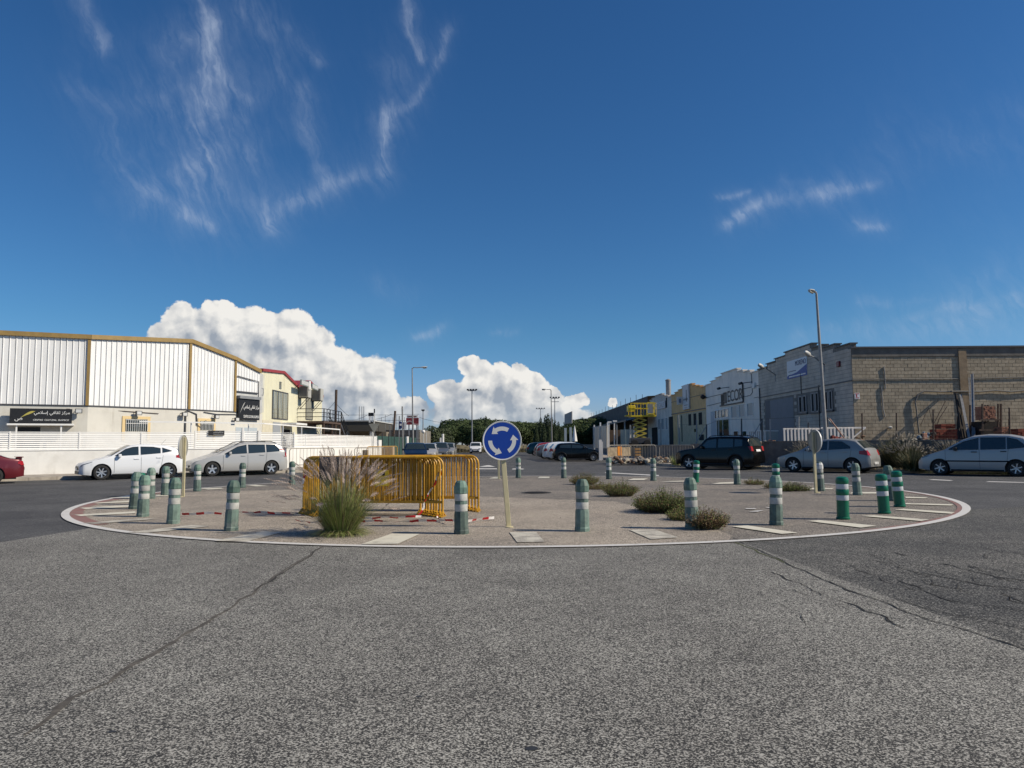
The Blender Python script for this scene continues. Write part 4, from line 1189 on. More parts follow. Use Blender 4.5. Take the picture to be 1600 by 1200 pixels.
# pale grey unit
sg = thing('shop_sign', 'long white sign with grey letters on the pale grey unit', 'sign', FD.p(6, 5))
s0, s1 = sr(FD, 1041), sr(FD, 1026); z1, z0 = zr(1033, 628), zr(1033, 639)
mb = MB(); FD.box(mb, s0, s1, z0, z1, .05, .15); obj('board', mb, mat('pale sign board', (.55, .56, .58), .5), sg)
text('REGALS', Vector(FD.p((s0 + s1) / 2, (z0 + z1) / 2, .152)), (s1 - s0) * .85, UR, M_grey, sg, 'lettering', height=.6)
sg = thing('small_sign', 'small square white sign between the pale grey and yellow units', 'sign', FD.p(1, 5))
a = DX(1057, 625, RX - .8); mb = MB().box(RX - .75, RX - .05, a[1] - .1, a[1] + .1, zr(1053, 635.5), zr(1053, 624)); obj('board', mb, M_nwhite, sg)
mb = MB().box(RX - .55, RX - .3, a[1] - .12, a[1] - .101, zr(1053, 633), zr(1053, 627)); obj('print', mb, mat('blue print', (.2, .25, .35), .5), sg)
for a, b, c, d in ((1028, 1031.5, 655, 671), (1033.5, 1037.5, 654, 671), (1040, 1043, 653, 671)): rwin(FD, UD, a, b, c, d, glass=M_pglass)
rwin(FD, UD, 1018, 1027, 668, 695, frame=None, glass=M_void, name='door')
rwin(FD, UD, 1045, 1051.5, 651, 695, frame=None, glass=M_void, name='door')
rwin(FD, UD, 1041, 1043, 621, 637, frame=None, glass=M_void, name='opening')
tk = thing('chimney', 'round steel chimney rising behind the pale grey unit', 'chimney', (RX + 1.2, 93, 6.5))
p = DX(1044, 595.5, RX + 1.2); mb = MB(); mb.tube([(p[0], p[1], 6), (p[0], p[1], p[2])], .34, 16); obj('flue', mb, M_galv, tk, smooth=True); mb = MB(); mb.lathe([(.38, 0), (.38, .15), (.1, .3)], 16, (p[0], p[1], p[2])); obj('cowl', mb, M_galv, tk)

# long dark shed beyond
sh = thing('open_shed', 'long dark open fronted shed with a low lean-to roof beyond the units', 'shed', (RX, 130, YARD))
mb = MB(); mb.add([(RX + .05, 106.01, 0), (RX + .05, 190, 0), (RX + .05, 190, 7.9), (RX + .05, 106.01, 8.1), (RX + 16, 106.01, 9), (RX + 16, 190, 9)], [(0, 1, 2, 3), (3, 2, 5, 4)]); obj('wall', mb, mat('dark cladding', (.09, .085, .08), .8, var=.3, vs=1.5), sh)
mb = MB(); mb.add([(RX, 100, 5.4), (RX, 178, 5.4), (RX - 4, 178, 4.4), (RX - 4, 100, 4.4)], [(0, 1, 2, 3)]); mb.bar((RX - 4, 100, 4.4), (RX - 4, 178, 4.4), .15, .2); obj('lean_to_roof', mb, M_dgrey, sh)
for y in range(102, 178, 8): mb = MB(); mb.box(RX - 4, RX - 3.85, y, y + .15, YARD, 4.4); obj('post', mb, M_steelw, sh)
for k in range(14): mb = MB(); mb.bar((RX, 110 + k * 5.5, 7.9), (RX, 110 + k * 5.5, 8.6 + .4 * random.random()), .06, .06); obj('roof_stub', mb, M_dgrey, sh)
mb = MB().box(RX - 6, RX + 3, 178, 230, 0, 3.4); tag(obj('garden_wall', mb, mat('old tan wall', (.20, .17, .13), .9, var=.3, vs=.8, dirt=(.08, .07, .06))), 'old stained tan wall at the far end of the sheds', 'wall')

# ------------------------------------------------------------------ cars
def lerp_prof(P_, x):
    if x <= P_[0][0]: return P_[0][1]
    for (a, za), (b, zb) in zip(P_, P_[1:]):
        if x <= b: return za + (zb - za) * (x - a) / (b - a + 1e-9)
    return P_[-1][1]


def smooth_prof(P_, x, w=.05):
    return sum(lerp_prof(P_, x + d * w) * k for d, k in ((-1, .25), (0, .5), (1, .25)))


def paint(name, c, metal=.0, rough=.3):
    return mat(name, c, rough, metal=metal, coat=.35)


def make_car(name, label, sp, col, loc, fwd, group=None, cat='car', detail=2):
    L, Wd, wr = sp['L'], sp['W'], sp['wr']; xf, xr = sp['xf'], sp['xf'] + sp['wb']
    top, belt = sp['top'], sp['belt']; tum = sp.get('tum', .30)
    root = thing(name, label, cat, (0, 0, 0), group)
    ra = wr + .055; sill = sp.get('sill', .19)

    def hw(x, z):
        t = (x - L / 2) / (L / 2); e = 1 - sp.get('taper', .13) * abs(t) ** 5 - .12 * max(0, abs(t) - .93) / .07
        w = Wd / 2 * e; zb = smooth_prof(belt, x)
        if z < .45: w *= 1 - .10 * ((.45 - z) / .3) ** 2
        if z > .62 and z <= zb: w *= 1 - .03 * (z - .62) / .3
        if z > zb: w = w * (1 - .03 * (zb - .62) / .3) - tum * (z - zb)
        return w

    def zlow(x):
        z = sill + (.06 * max(0, (0.5 - x) / .5) if x < .5 else 0) + (.09 * max(0, (x - L + .5) / .5) if x > L - .5 else 0)
        for xc in (xf, xr):
            if abs(x - xc) < ra: z = max(z, wr + sqrt(ra * ra - (x - xc) ** 2))
        return z

    xs = {0, .015, .05, .12, .22, .36, .5, L - .5, L - .36, L - .22, L - .12, L - .05, L - .015, L}
    for xc in (xf, xr):
        xs |= {xc - ra - .001, xc + ra + .001} | {xc + ra * sin(a) for a in [radians(k) for k in (-88, -75, -60, -45, -30, -15, 0, 15, 30, 45, 60, 75, 88)]}
    for p in top: xs.add(p[0])
    x = .5
    while x < L - .5: xs.add(x); x += .18
    xs = sorted(v for v in xs if 0 <= v <= L)
    xs = [v for i, v in enumerate(xs) if i == 0 or v - xs[i - 1] > .0008]
    mb = MB(); rowsn = 15; vs = []
    for x in xs:
        zl_, zt = zlow(x), smooth_prof(top, x, .04); zb = min(smooth_prof(belt, x), zt - .03)
        col_ = []
        for k in range(7): z = zl_ + (zb - zl_) * k / 6; col_.append((hw(x, z), z))
        gh = zt - zb
        r = min(.10, gh * .5)
        for t in (.35, .7, 1.0): z = zb + (gh - r) * t; col_.append((hw(x, z), z))
        yb = hw(x, zb + gh - r)
        for a in (30, 60, 90): col_.append((yb - r * (1 - cos(radians(a))) * 1.2, zb + gh - r + r * sin(radians(a)) - .0))
        y_ = col_[-1][0]
        col_.append((y_ * .55, zt + .02 * sp.get('crown', 1))); col_.append((0.0, zt + .028 * sp.get('crown', 1)))
        vs += [(x, -y, z) for y, z in col_] + [(x, y, z) for y, z in reversed(col_[:-1])]
    m = 2 * rowsn - 1
    fs = []
    for i in range(len(xs) - 1):
        for j in range(m - 1): fs.append((i * m + j, (i + 1) * m + j, (i + 1) * m + j + 1, i * m + j + 1))
    fs.append(tuple(range(m))); fs.append(tuple(reversed([(len(xs) - 1) * m + j for j in range(m)])))
    mb.add(vs, fs)
    o = obj('body', mb, col, root, smooth=38)

    def side_patch(poly, off, m_, nm, parent, both=True, nx=10, nz_=4):
        """poly: lower & upper profile lists in (x,z)"""
        lo, up = poly; x0, x1 = max(lo[0][0], up[0][0]), min(lo[-1][0], up[-1][0])
        oo = None
        for sgn in ((-1, 1) if both else (-1,)):
            v = []; mb = MB()
            for i in range(nx + 1):
                x = x0 + (x1 - x0) * i / nx; a, b = lerp_prof(lo, x), lerp_prof(up, x)
                for k in range(nz_ + 1):
                    z = min(a + (b - a) * k / nz_, smooth_prof(top, x, .04) - .015); v.append((x, sgn * (hw(x, z) + off), z))
            mb.add(v, [(i * (nz_ + 1) + k, (i + 1) * (nz_ + 1) + k, (i + 1) * (nz_ + 1) + k + 1, i * (nz_ + 1) + k + 1) for i in range(nx) for k in range(nz_)])
            oo = obj(nm, mb, m_, parent, smooth=True)
        return oo

    for lo, up in sp['sidewin']: side_patch((lo, up), .012, M_glass, 'side_window', root)
    if detail > 1:
        for k, (lo, up) in enumerate(sp.get('sidewin', [])):
            for sgn in (-1, 1):
                mb = MB(); pts = [(x, sgn * (hw(x, z) + .014), z) for x, z in list(up)]
                mb.tube(pts, .012, 4); obj('window_trim', mb, M_black, root)
    # windscreen and rear window lie on the centre surface
    for nm, (xa, xb) in (('windscreen', sp['ws']), ('rear_window', sp['rw'])):
        v = []; n = 6; ny = 8
        for i in range(n + 1):
            x = xa + (xb - xa) * i / n; zt = smooth_prof(top, x, .04); zb = min(smooth_prof(belt, x), zt - .03); gh = zt - zb; r = min(.10, gh * .5)
            yb = hw(x, zb + gh - r) - r * 1.2 - .01
            for k in range(ny + 1):
                t = -1 + 2 * k / ny; ct = .55
                zc = .02 + .008 * (1 - min(1, abs(t) / ct)) if abs(t) < ct else .02 * (1 - (abs(t) - ct) / (1 - ct))
                v.append((x, yb * t, zt + zc * sp.get('crown', 1) + .010))
        mb = MB(); mb.add(v, [(i * (ny + 1) + k, (i + 1) * (ny + 1) + k, (i + 1) * (ny + 1) + k + 1, i * (ny + 1) + k + 1) for i in range(n) for k in range(ny)])
        o = obj(nm, mb, M_glass, root, smooth=True)
    # dark inside of arches and underbody
    mb = MB(); mb.box(.25, L - .25, -Wd / 2 + .19, Wd / 2 - .19, .17, .62)
    for xc in (xf, xr): mb.box(xc - ra - .02, xc + ra + .02, -Wd / 2 + .17, Wd / 2 - .17, .22, wr + ra + .015)
    obj('underbody', mb, M_black, root)
    # wheels
    tw = .20
    for xc in (xf, xr):
        for sgn in (-1, 1):
            y = sgn * (Wd / 2 - .04)
            prof = [(wr * .66, 0), (wr * .72, .012), (wr * .94, .0), (wr, -.03), (wr, -tw + .03), (wr * .94, -tw), (wr * .6, -tw)]
            M = Matrix.Translation((xc, y, wr)) @ Matrix.Rotation(-sgn * pi / 2, 4, 'X')
            wh = bpy.data.objects.new('wheel', None); COL.objects.link(wh); wh.parent = root
            mb = MB(); mb.lathe(prof, 28, cap=False); mb.xf(M); obj('tyre', mb, M_rubber, wh, smooth=True)
            mb = MB(); mb.lathe([(wr * .69, -.02), (wr * .64, -.005), (wr * .60, -.03), (wr * .58, -.08)], 28, cap=False)
            ns = sp.get('spokes', 5)
            for k in range(ns):
                a = 2 * pi * k / ns + .3; R1 = wr * .63
                c, s = cos(a), sin(a); w0, w1 = sp.get('sw', .055), sp.get('sw', .055) * .9
                v = []
                for rr, ww, zz in ((.03, w0, -.02), (R1, w1, -.012)):
                    for q in (-1, 1): v += [(c * rr - s * ww * q / 2, s * rr + c * ww * q / 2, zz), (c * rr - s * ww * q / 2, s * rr + c * ww * q / 2, zz - .04)]
                mb.add(v, [(0, 2, 6, 4), (0, 4, 5, 1), (2, 3, 7, 6)])
            mb.lathe([(.001, -.01), (.035, -.012), (.05, -.03)], 12, cap=False)
            mb.xf(M); obj('rim', mb, sp.get('rimmat', M_alloy), wh, smooth=True)
            mb = MB(); mb.lathe([(.001, -.085), (wr * .62, -.085)], 20, cap=False); mb.xf(M); obj('brake_disc', mb, M_dgrey, wh)
    # arch lips
    if detail > 1:
        am = sp.get('archmat')
        if am:
            for xc in (xf, xr):
                for sgn in (-1, 1):
                    pts = []; mb = MB()
                    for a in range(-80, 81, 10):
                        x = xc + (ra + .03) * sin(radians(a)); z = wr + (ra + .03) * cos(radians(a)); pts.append((x, sgn * (hw(x, z) + .005), z))
                    mb.tube(pts, .035, 5); obj('arch_trim', mb, am, root)
        # door seams
        for x0, z0, x1, z1 in sp.get('seams', []):
            for sgn in (-1, 1):
                mb = MB()
                pts = [(x0 + (x1 - x0) * t / 5, sgn * (hw(x0 + (x1 - x0) * t / 5, z0 + (z1 - z0) * t / 5) + .001), z0 + (z1 - z0) * t / 5) for t in range(6)]
                mb.tube(pts, .006, 4); obj('door_seam', mb, M_black, root)
        for sgn in (-1, 1):
            mb = MB(); z = sill + .035; mb.tube([(xf + ra + .03 + (xr - xf - 2 * ra - .06) * t / 6, sgn * (hw(xf + ra + .03 + (xr - xf - 2 * ra - .06) * t / 6, z) - .004), z) for t in range(7)], .03, 5); obj('sill_trim', mb, M_black, root)
        for x, z in sp.get('handles', []):
            for sgn in (-1, 1):
                mb = MB(); y = sgn * (hw(x, z) + .012); mb.box(x - .10, x + .10, y - .015, y + .015, z - .018, z + .018); obj('door_handle', mb, sp.get('handlemat', col), root, bevel=.006)
        if 'strip' in sp:
            x0, x1, z = sp['strip']
            for sgn in (-1, 1): mb = MB(); mb.tube([(x0 + (x1 - x0) * t / 8, sgn * (hw(x0 + (x1 - x0) * t / 8, z) + .004), z) for t in range(9)], .028, 5); obj('rubbing_strip', mb, M_black, root)
    for sgn in (-1, 1):
        x, z = sp['mirror']; y = sgn * (hw(x, z) + .09); mb = MB(); mb.box(x - .05, x + .07, y - .09, y + .09, z - .05, z + .09); obj('mirror', mb, sp.get('mirmat', col), root, bevel=.03)

    def end_patch(front, z0, z1, y0, y1, m_, nm, par=root, th=.02, wrap=0.0):
        """light or grille on the nose or tail; follows the rounded end, wraps wrap metres round the corner"""
        mb = MB(); n = 6; v = []
        for i in range(n + 1):
            for z in (z0, z1):
                t = i / n; y = y0 + (y1 - y0) * t
                # solve x on surface where hw(x,z)=|y|
                a, b = (0.0, .9) if front else (L, L - .9)
                if hw(a, z) >= abs(y): x = a
                else:
                    for _ in range(18):
                        mdp = (a + b) / 2
                        if hw(mdp, z) < abs(y): a = mdp
                        else: b = mdp
                    x = b
                xt = x
                # do not float in front of sloping hoods / hatches
                if front:
                    while smooth_prof(top, xt, .04) < z and xt < 1.4: xt += .01
                else:
                    while smooth_prof(top, xt, .04) < z and xt > L - 1.4: xt -= .01
                yy = min(abs(y), hw(xt, z) - .01) * (1 if y > 0 else -1); v.append((xt + (-th if front else th), yy + (th if y > 0 else -th) * (abs(y) > Wd / 2 * .8), z))
        mb.add(v, [(2 * i, 2 * i + 2, 2 * i + 3, 2 * i + 1) for i in range(n)])
        return obj(nm, mb, m_, par, smooth=True)

    hl = sp['head']; tl = sp['tail']
    for sgn in (-1, 1):
        # side-wrapping lamp: patch on the flank too
        x0, x1, z0, z1 = hl
        side_patch(([(.03, z0 + .02), (x1, z1 - .03)], [(.03, z0 + .12), (x1, z1)]), .008, M_lampc, 'headlight', root, both=False) if sgn < 0 else None
        end_patch(True, z0, z1 - .03, sgn * Wd / 2 * .55, sgn * Wd / 2 * .86, M_lampc, 'headlight')
        x0, x1, z0, z1 = tl
        end_patch(False, z0, z1, sgn * Wd / 2 * .62, sgn * (Wd / 2 * .90), M_lampr, 'tail_light')
    lo = [(L - tl[1], tl[2] + .05), (L - .02, tl[2])]; up = [(L - tl[1], tl[3] - .03), (L - .02, tl[3])]
    side_patch((lo, up), .008, M_lampr, 'tail_light', root)
    end_patch(True, sp.get('grz', (.45, .6))[0], sp.get('grz', (.45, .6))[1], -Wd * .27, Wd * .27, M_black, 'grille')
    end_patch(True, .25, .38, -Wd * .33, Wd * .33, M_black, 'air_intake')
    zp = sp.get('plz', .45)
    end_patch(True, .40, .50, -.26, .26, M_plate, 'number_plate', th=.035)
    end_patch(False, zp, zp + .11, -.26, .26, M_plate, 'number_plate', th=.035)
    if sp.get('rails'):
        for sgn in (-1, 1):
            a, b = sp['rails']; pts = []; mb = MB()
            for t in range(9):
                x = a + (b - a) * t / 8; pts.append((x, sgn * (Wd / 2 - .32), smooth_prof(top, x) + (.06 if 0 < t < 8 else .0)))
            mb.tube(pts, .018, 6); obj('roof_rail', mb, M_black, root)
    if sp.get('aerial'):
        x, = sp['aerial']; mb = MB(); mb.tube([(x, 0, smooth_prof(top, x) + .02), (x + .2, 0, smooth_prof(top, x) + .25)], .006, 4); obj('aerial', mb, M_black, root)
    if sp.get('spoiler'):
        x0, x1, z = sp['spoiler']; mb = MB(); mb.box(x0, x1, -Wd / 2 + .15, Wd / 2 - .15, z, z + .035); mb.box(x0 + .05, x1 - .05, -Wd / 2 + .2, -Wd / 2 + .24, z - .1, z); mb.box(x0 + .05, x1 - .05, Wd / 2 - .24, Wd / 2 - .2, z - .1, z); obj('spoiler', mb, col, root, bevel=.01)
    # centre the car and turn it
    for c in root.children:
        c.location.x -= L / 2
    root.location = loc
    root.rotation_euler = (0, 0, atan2(fwd[1], fwd[0]) + pi)
    return root


def hatch(L, W, H, wb, xf, wr=.31, **k):
    """generic five door hatchback profile"""
    s = L / 4.0
    d = dict(L=L, W=W, wr=wr, wb=wb, xf=xf,
             top=[(0, .52), (.03, .62), (.15, .70), (.5 * s, .80), (.98 * s, .93), (1.1 * s, .97), (1.35 * s, 1.14), (1.75 * s, H - .08), (2.05 * s, H - .02), (2.5 * s, H), (3.2 * s, H - .04), (3.62 * s, H - .14), (3.86 * s, 1.08), (3.95 * s, .92), (4 * s - .03, .80), (L, .60)],
             belt=[(0, .62), (.8 * s, .88), (1.2 * s, .92), (3.3 * s, 1.0), (L - .2, 1.0), (L, .9)],
             sidewin=[([(1.32 * s, .95), (2.22 * s, .98)], [(1.32 * s, 1.0), (1.75 * s, H - .20), (2.22 * s, H - .12)]), ([(2.30 * s, .98), (3.02 * s, 1.02)], [(2.30 * s, H - .12), (3.02 * s, H - .15)])],
             ws=(1.14 * s, 1.85 * s), rw=(3.60 * s, 3.9 * s), mirror=(1.42 * s, .98), head=(.0, .45, .58, .78), tail=(0, .28, .72, .98),
             seams=[(1.25 * s, .3, 1.25 * s, .92), (2.26 * s, .28, 2.26 * s, 1.0), (3.05 * s, .55, 3.12 * s, 1.0)], handles=[(2.08 * s, .86), (2.95 * s, .9)], plz=.62)
    d.update(k); return d


C_wh = paint('white car paint', (.74, .75, .76)); C_si = paint('silver car paint', (.42, .415, .40), .12, .28); C_gs = paint('grey silver car paint', (.30, .30, .29), .15, .28)
C_bk = mat('black car paint', (.0035, .0035, .004), .14, spec=.35); C_rd = paint('dark red car paint', (.13, .012, .018), .2); C_r2 = paint('red car paint', (.30, .015, .015)); C_bl = paint('dark blue car paint', (.005, .010, .024), .1)
C_te = paint('teal car paint', (.01, .06, .06), .2); C_ye = paint('yellow car paint', (.5, .38, .04)); C_gr = paint('grey car paint', (.14, .145, .15), .3)

# white hatchback (parked left)
i20 = hatch(4.04, 1.73, 1.47, 2.57, .80, .315, spokes=7, sw=.05, aerial=(3.2,),
            sidewin=[([(1.28, .99), (2.18, 1.03)], [(1.28, 1.0), (1.68, 1.28), (1.95, 1.36), (2.18, 1.375)]), ([(2.26, 1.03), (3.05, 1.09)], [(2.26, 1.375), (2.75, 1.36), (3.05, 1.30)]), ([(3.12, 1.10), (3.50, 1.17)], [(3.12, 1.32), (3.50, 1.19)])], grz=(.44, .58), tail=(0, .36, .84, 1.02))
make_car('parked_car', 'white five-door hatchback parked before the whitewashed wall, nose to the maroon car', i20, C_wh, (-16.62, 32.2, 0), (-.80, -.60), 'cars parked along the left kerb')
# silver estate
sw = hatch(4.42, 1.76, 1.54, 2.71, .88, .325, rails=(1.9, 3.9), spokes=5, sw=.075,
           top=[(0, .50), (.04, .62), (.15, .70), (.5, .80), (1.0, .97), (1.15, 1.02), (1.5, 1.22), (2.05, 1.46), (2.4, 1.52), (3.0, 1.54), (3.7, 1.52), (4.05, 1.44), (4.28, 1.10), (4.36, .92), (4.39, .75), (4.42, .55)],
           belt=[(0, .62), (.9, .90), (1.3, .96), (3.6, 1.06), (4.42, 1.05)],
           sidewin=[([(1.42, .99), (2.42, 1.03)], [(1.42, 1.02), (2.0, 1.34), (2.42, 1.43)]), ([(2.50, 1.03), (3.28, 1.07)], [(2.50, 1.43), (3.28, 1.43)]), ([(3.34, 1.07), (3.98, 1.11)], [(3.34, 1.43), (3.75, 1.42), (3.98, 1.20)])],
           ws=(1.2, 2.15), rw=(4.06, 4.27), mirror=(1.62, 1.02), tail=(0, .16, .85, 1.22), seams=[(1.35, .3, 1.35, .95), (2.46, .28, 2.46, 1.04), (3.30, .55, 3.36, 1.05)], handles=[(2.25, .92), (3.12, .95)], head=(0, .62, .60, .88))
make_car('parked_car', 'silver estate car with roof rails parked in front of the slatted gate', sw, C_si, (-13.12, 35.2, 0), (-.80, -.60), 'cars parked along the left kerb')
# maroon coupe, only its tail is in the picture
cp = hatch(4.4, 1.75, 1.33, 2.5, .92, .31, spoiler=(4.12, 4.36, .99), spokes=5, sw=.07,
           top=[(0, .50), (.04, .60), (.2, .68), (1.0, .86), (1.3, .90), (2.1, 1.28), (2.5, 1.33), (3.0, 1.31), (3.9, .96), (4.3, .90), (4.37, .80), (4.4, .55)], belt=[(0, .6), (1.2, .84), (3.6, .90), (4.4, .86)],
           sidewin=[([(1.55, .90), (2.6, .92)], [(1.55, .93), (2.1, 1.2), (2.6, 1.25)]), ([(2.65, .92), (3.4, .94)], [(2.65, 1.25), (3.0, 1.22), (3.4, 1.02)])], ws=(1.35, 2.1), rw=(3.15, 3.85), mirror=(1.7, .92), tail=(0, .22, .70, .86), seams=[(1.5, .3, 1.5, .88), (2.62, .3, 2.62, .9)], handles=[(2.4, .8)], plz=.5)
make_car('parked_car', 'maroon coupe with a boot spoiler, the car cut by the edge of the picture', cp, C_rd, (-21.15, 28.0, 0), (-.80, -.60), 'cars parked along the left kerb')
# black boxy off-roader
jp = hatch(4.24, 1.80, 1.69, 2.57, .80, .35, rails=(1.7, 3.7), spokes=5, sw=.06, sill=.26, tum=.16, archmat=M_black, taper=.08,
           top=[(0, .55), (.03, .75), (.1, .92), (.6, 1.02), (1.1, 1.08), (1.25, 1.10), (1.75, 1.60), (2.0, 1.66), (2.6, 1.69), (3.6, 1.67), (3.95, 1.62), (4.12, 1.15), (4.18, .95), (4.21, .8), (4.24, .6)],
           belt=[(0, .8), (1.1, 1.04), (4.0, 1.12), (4.24, 1.1)],
           sidewin=[([(1.5, 1.10), (2.35, 1.12)], [(1.5, 1.14), (1.85, 1.5), (2.35, 1.57)]), ([(2.45, 1.12), (3.25, 1.14)], [(2.45, 1.57), (3.25, 1.56)]), ([(3.32, 1.16), (3.72, 1.2)], [(3.32, 1.55), (3.72, 1.52)])],
           ws=(1.3, 1.75), rw=(3.97, 4.11), mirror=(1.6, 1.12), tail=(0, .12, .95, 1.18), head=(0, .14, .70, .92), plz=.92, seams=[(1.4, .35, 1.4, 1.05), (2.4, .35, 2.4, 1.1), (3.28, .6, 3.3, 1.1)], handles=[(2.2, 1.0), (3.1, 1.02)])
make_car('parked_car', 'black boxy off-road car parked by the block wall near the metal barriers', jp, C_bk, (10.75, 38.4, 0), (-.76, .65), 'cars parked along the right kerb')
# silver hatchback
p3 = hatch(4.2, 1.75, 1.51, 2.61, .86, .325, spokes=6, sw=.06,
           top=[(0, .48), (.04, .60), (.15, .68), (.5, .78), (1.05, .95), (1.2, 1.0), (1.5, 1.18), (2.0, 1.43), (2.3, 1.49), (2.8, 1.51), (3.3, 1.48), (3.62, 1.42), (3.98, 1.08), (4.08, .98), (4.15, .85), (4.2, .55)],
           belt=[(0, .62), (.9, .88), (1.3, .95), (3.4, 1.04), (4.2, 1.0)],
           sidewin=[([(1.42, .97), (2.42, 1.02)], [(1.42, 1.0), (1.95, 1.32), (2.42, 1.40)]), ([(2.49, 1.02), (3.42, 1.08)], [(2.49, 1.40), (3.05, 1.38), (3.42, 1.14)])],
           ws=(1.24, 2.05), rw=(3.64, 3.98), mirror=(1.6, 1.0), tail=(0, .42, .78, 1.0), head=(0, .55, .58, .82), plz=.38, seams=[(1.36, .3, 1.36, .95), (2.46, .28, 2.46, 1.04), (3.38, .60, 3.46, 1.05)], handles=[(2.25, .90), (3.18, .93)])
make_car('parked_car', 'silver blue hatchback parked on the right below the white slatted fence, tail towards us', p3, C_gs, (14.45, 34.0, 0), (-.73, .68), 'cars parked along the right kerb')
# silver people carrier
sc = hatch(4.17, 1.72, 1.62, 2.58, .80, .31, spokes=6, sw=.045, strip=(.95, 3.25, .58), handlemat=M_black, rimmat=M_alloy, mirmat=M_black,
           top=[(0, .48), (.04, .62), (.15, .72), (.5, .86), (.85, .98), (1.0, 1.03), (1.6, 1.42), (2.0, 1.57), (2.5, 1.62), (3.2, 1.60), (3.65, 1.50), (3.95, 1.18), (4.08, 1.0), (4.14, .8), (4.17, .55)],
           belt=[(0, .64), (.75, .92), (1.1, 1.0), (3.4, 1.04), (4.17, 1.02)],
           sidewin=[([(1.15, 1.02), (2.18, 1.03)], [(1.15, 1.05), (1.65, 1.34), (2.18, 1.49)]), ([(2.24, 1.03), (3.08, 1.05)], [(2.24, 1.50), (3.08, 1.50)]), ([(3.12, 1.05), (3.74, 1.12)], [(3.12, 1.50), (3.45, 1.42), (3.74, 1.16)])],
           ws=(1.02, 1.9), rw=(3.68, 3.95), mirror=(1.38, 1.04), tail=(0, .2, .8, 1.1), head=(0, .42, .62, .80), seams=[(1.02, .55, 1.02, 1.0), (2.2, .28, 2.2, 1.05), (3.1, .55, 3.16, 1.05)], handles=[(2.02, .94), (3.0, .96)])
make_car('parked_car', 'silver people carrier with a black rubbing strip at the right edge of the picture', sc, C_si, (18.85, 29.85, 0), (-.76, .65), 'cars parked along the right kerb')
# row parked nose-in along the right of the street
mini = hatch(3.70, 1.68, 1.41, 2.47, .62, .315, spokes=8, sw=.03, archmat=M_black,
             top=[(0, .50), (.03, .68), (.12, .80), (.5, .90), (.95, .98), (1.05, 1.02), (1.55, 1.33), (1.8, 1.39), (2.4, 1.41), (3.1, 1.38), (3.35, 1.30), (3.55, 1.02), (3.63, .85), (3.67, .7), (3.70, .5)], belt=[(0, .7), (1.0, .96), (3.4, 1.02), (3.7, .98)],
             sidewin=[([(1.22, 1.0), (2.28, 1.02)], [(1.22, 1.03), (1.6, 1.26), (2.28, 1.31)]), ([(2.34, 1.02), (3.2, 1.05)], [(2.34, 1.31), (3.0, 1.29), (3.2, 1.20)])], ws=(1.08, 1.6), rw=(3.36, 3.54), mirror=(1.35, 1.02), tail=(0, .12, .75, .95), head=(0, .22, .68, .86), seams=[(1.15, .3, 1.15, .98), (2.3, .3, 2.3, 1.0)], handles=[(2.1, .9)])
GR = 'cars parked nose-in along the right of the street'
make_car('parked_car', 'black small hatchback nearest in the row parked nose-in', mini, C_bk, (4.95, 57.4, 0), (1, .03), GR)
gen = hatch(4.1, 1.75, 1.47, 2.55, .8)
gen2 = hatch(3.9, 1.72, 1.50, 2.45, .78)
make_car('parked_car', 'white hatchback parked directly behind the black small hatchback', gen, C_wh, (4.95, 60.3, 0), (1, .06), GR, detail=1)
make_car('parked_car', 'second white hatchback of the row, seen past the first white one', gen2, C_wh, (4.55, 63.4, 0), (1, .06), GR, detail=1)
make_car('parked_car', 'low grey car whose tail shows left of the two white hatchbacks', hatch(4.2, 1.75, 1.35, 2.6, .85), C_gr, (4.25, 67.5, 0), (1, .05), GR, detail=1)
make_car('parked_car', 'yellow car glimpsed between the red one and the white ones', gen2, C_ye, (5.1, 73.0, 0), (1, .05), GR, detail=1)
make_car('parked_car', 'red hatchback in the middle of the nose-in row', gen, C_r2, (4.35, 78.0, 0), (1, .05), GR, detail=1)
make_car('parked_car', 'dark teal car farthest in the nose-in row beside the round blue sign', hatch(4.4, 1.78, 1.5, 2.6, .85), C_te, (3.8, 86.0, 0), (1, .05), GR, detail=1)
# left side of the street
GL = 'cars parked along the left of the street'
make_car('parked_car', 'dark blue hatchback facing us behind the yellow barriers', hatch(4.05, 1.78, 1.50, 2.55, .8, head=(0, .4, .6, .85)), C_bl, (-7.5, 57.0, 0), (.16, -1), GL)
make_car('parked_car', 'silver car mostly hidden behind the dark blue hatchback', gen, C_si, (-7.3, 63.5, 0), (.05, -1), GL, detail=1)
make_car('parked_car', 'dark grey car facing us with a dark windscreen, third in the left row', hatch(4.3, 1.8, 1.55, 2.6, .85), C_gr, (-7.1, 72.5, 0), (.05, -1), GL, detail=1)
make_car('parked_car', 'pale grey car fourth in the left row behind the dark grey one', gen2, C_gs, (-7.0, 80, 0), (.0, -1), GL, detail=1)
make_car('parked_car', 'dark blue car farthest in the left row near the hedge', gen, C_bl, (-7.6, 88, 0), (.0, -1), GL, detail=1)
van = hatch(3.8, 1.7, 1.62, 2.4, .75, .33, tum=.12, top=[(0, .55), (.05, .75), (.3, .88), (.8, .98), (.95, 1.02), (1.25, 1.5), (1.5, 1.6), (2.2, 1.62), (3.6, 1.6), (3.75, 1.3), (3.8, .6)], belt=[(0, .7), (.9, .98), (3.8, 1.05)],
            sidewin=[([(1.15, 1.04), (1.9, 1.05)], [(1.15, 1.08), (1.4, 1.42), (1.9, 1.45)])], ws=(.97, 1.25), rw=(3.62, 3.74), rimmat=M_dgrey)
make_car('driving_car', 'small old white van coming towards us in the middle of the far street', van, C_wh, (-5.35, 108, 0), (0, -1), None, 'van')

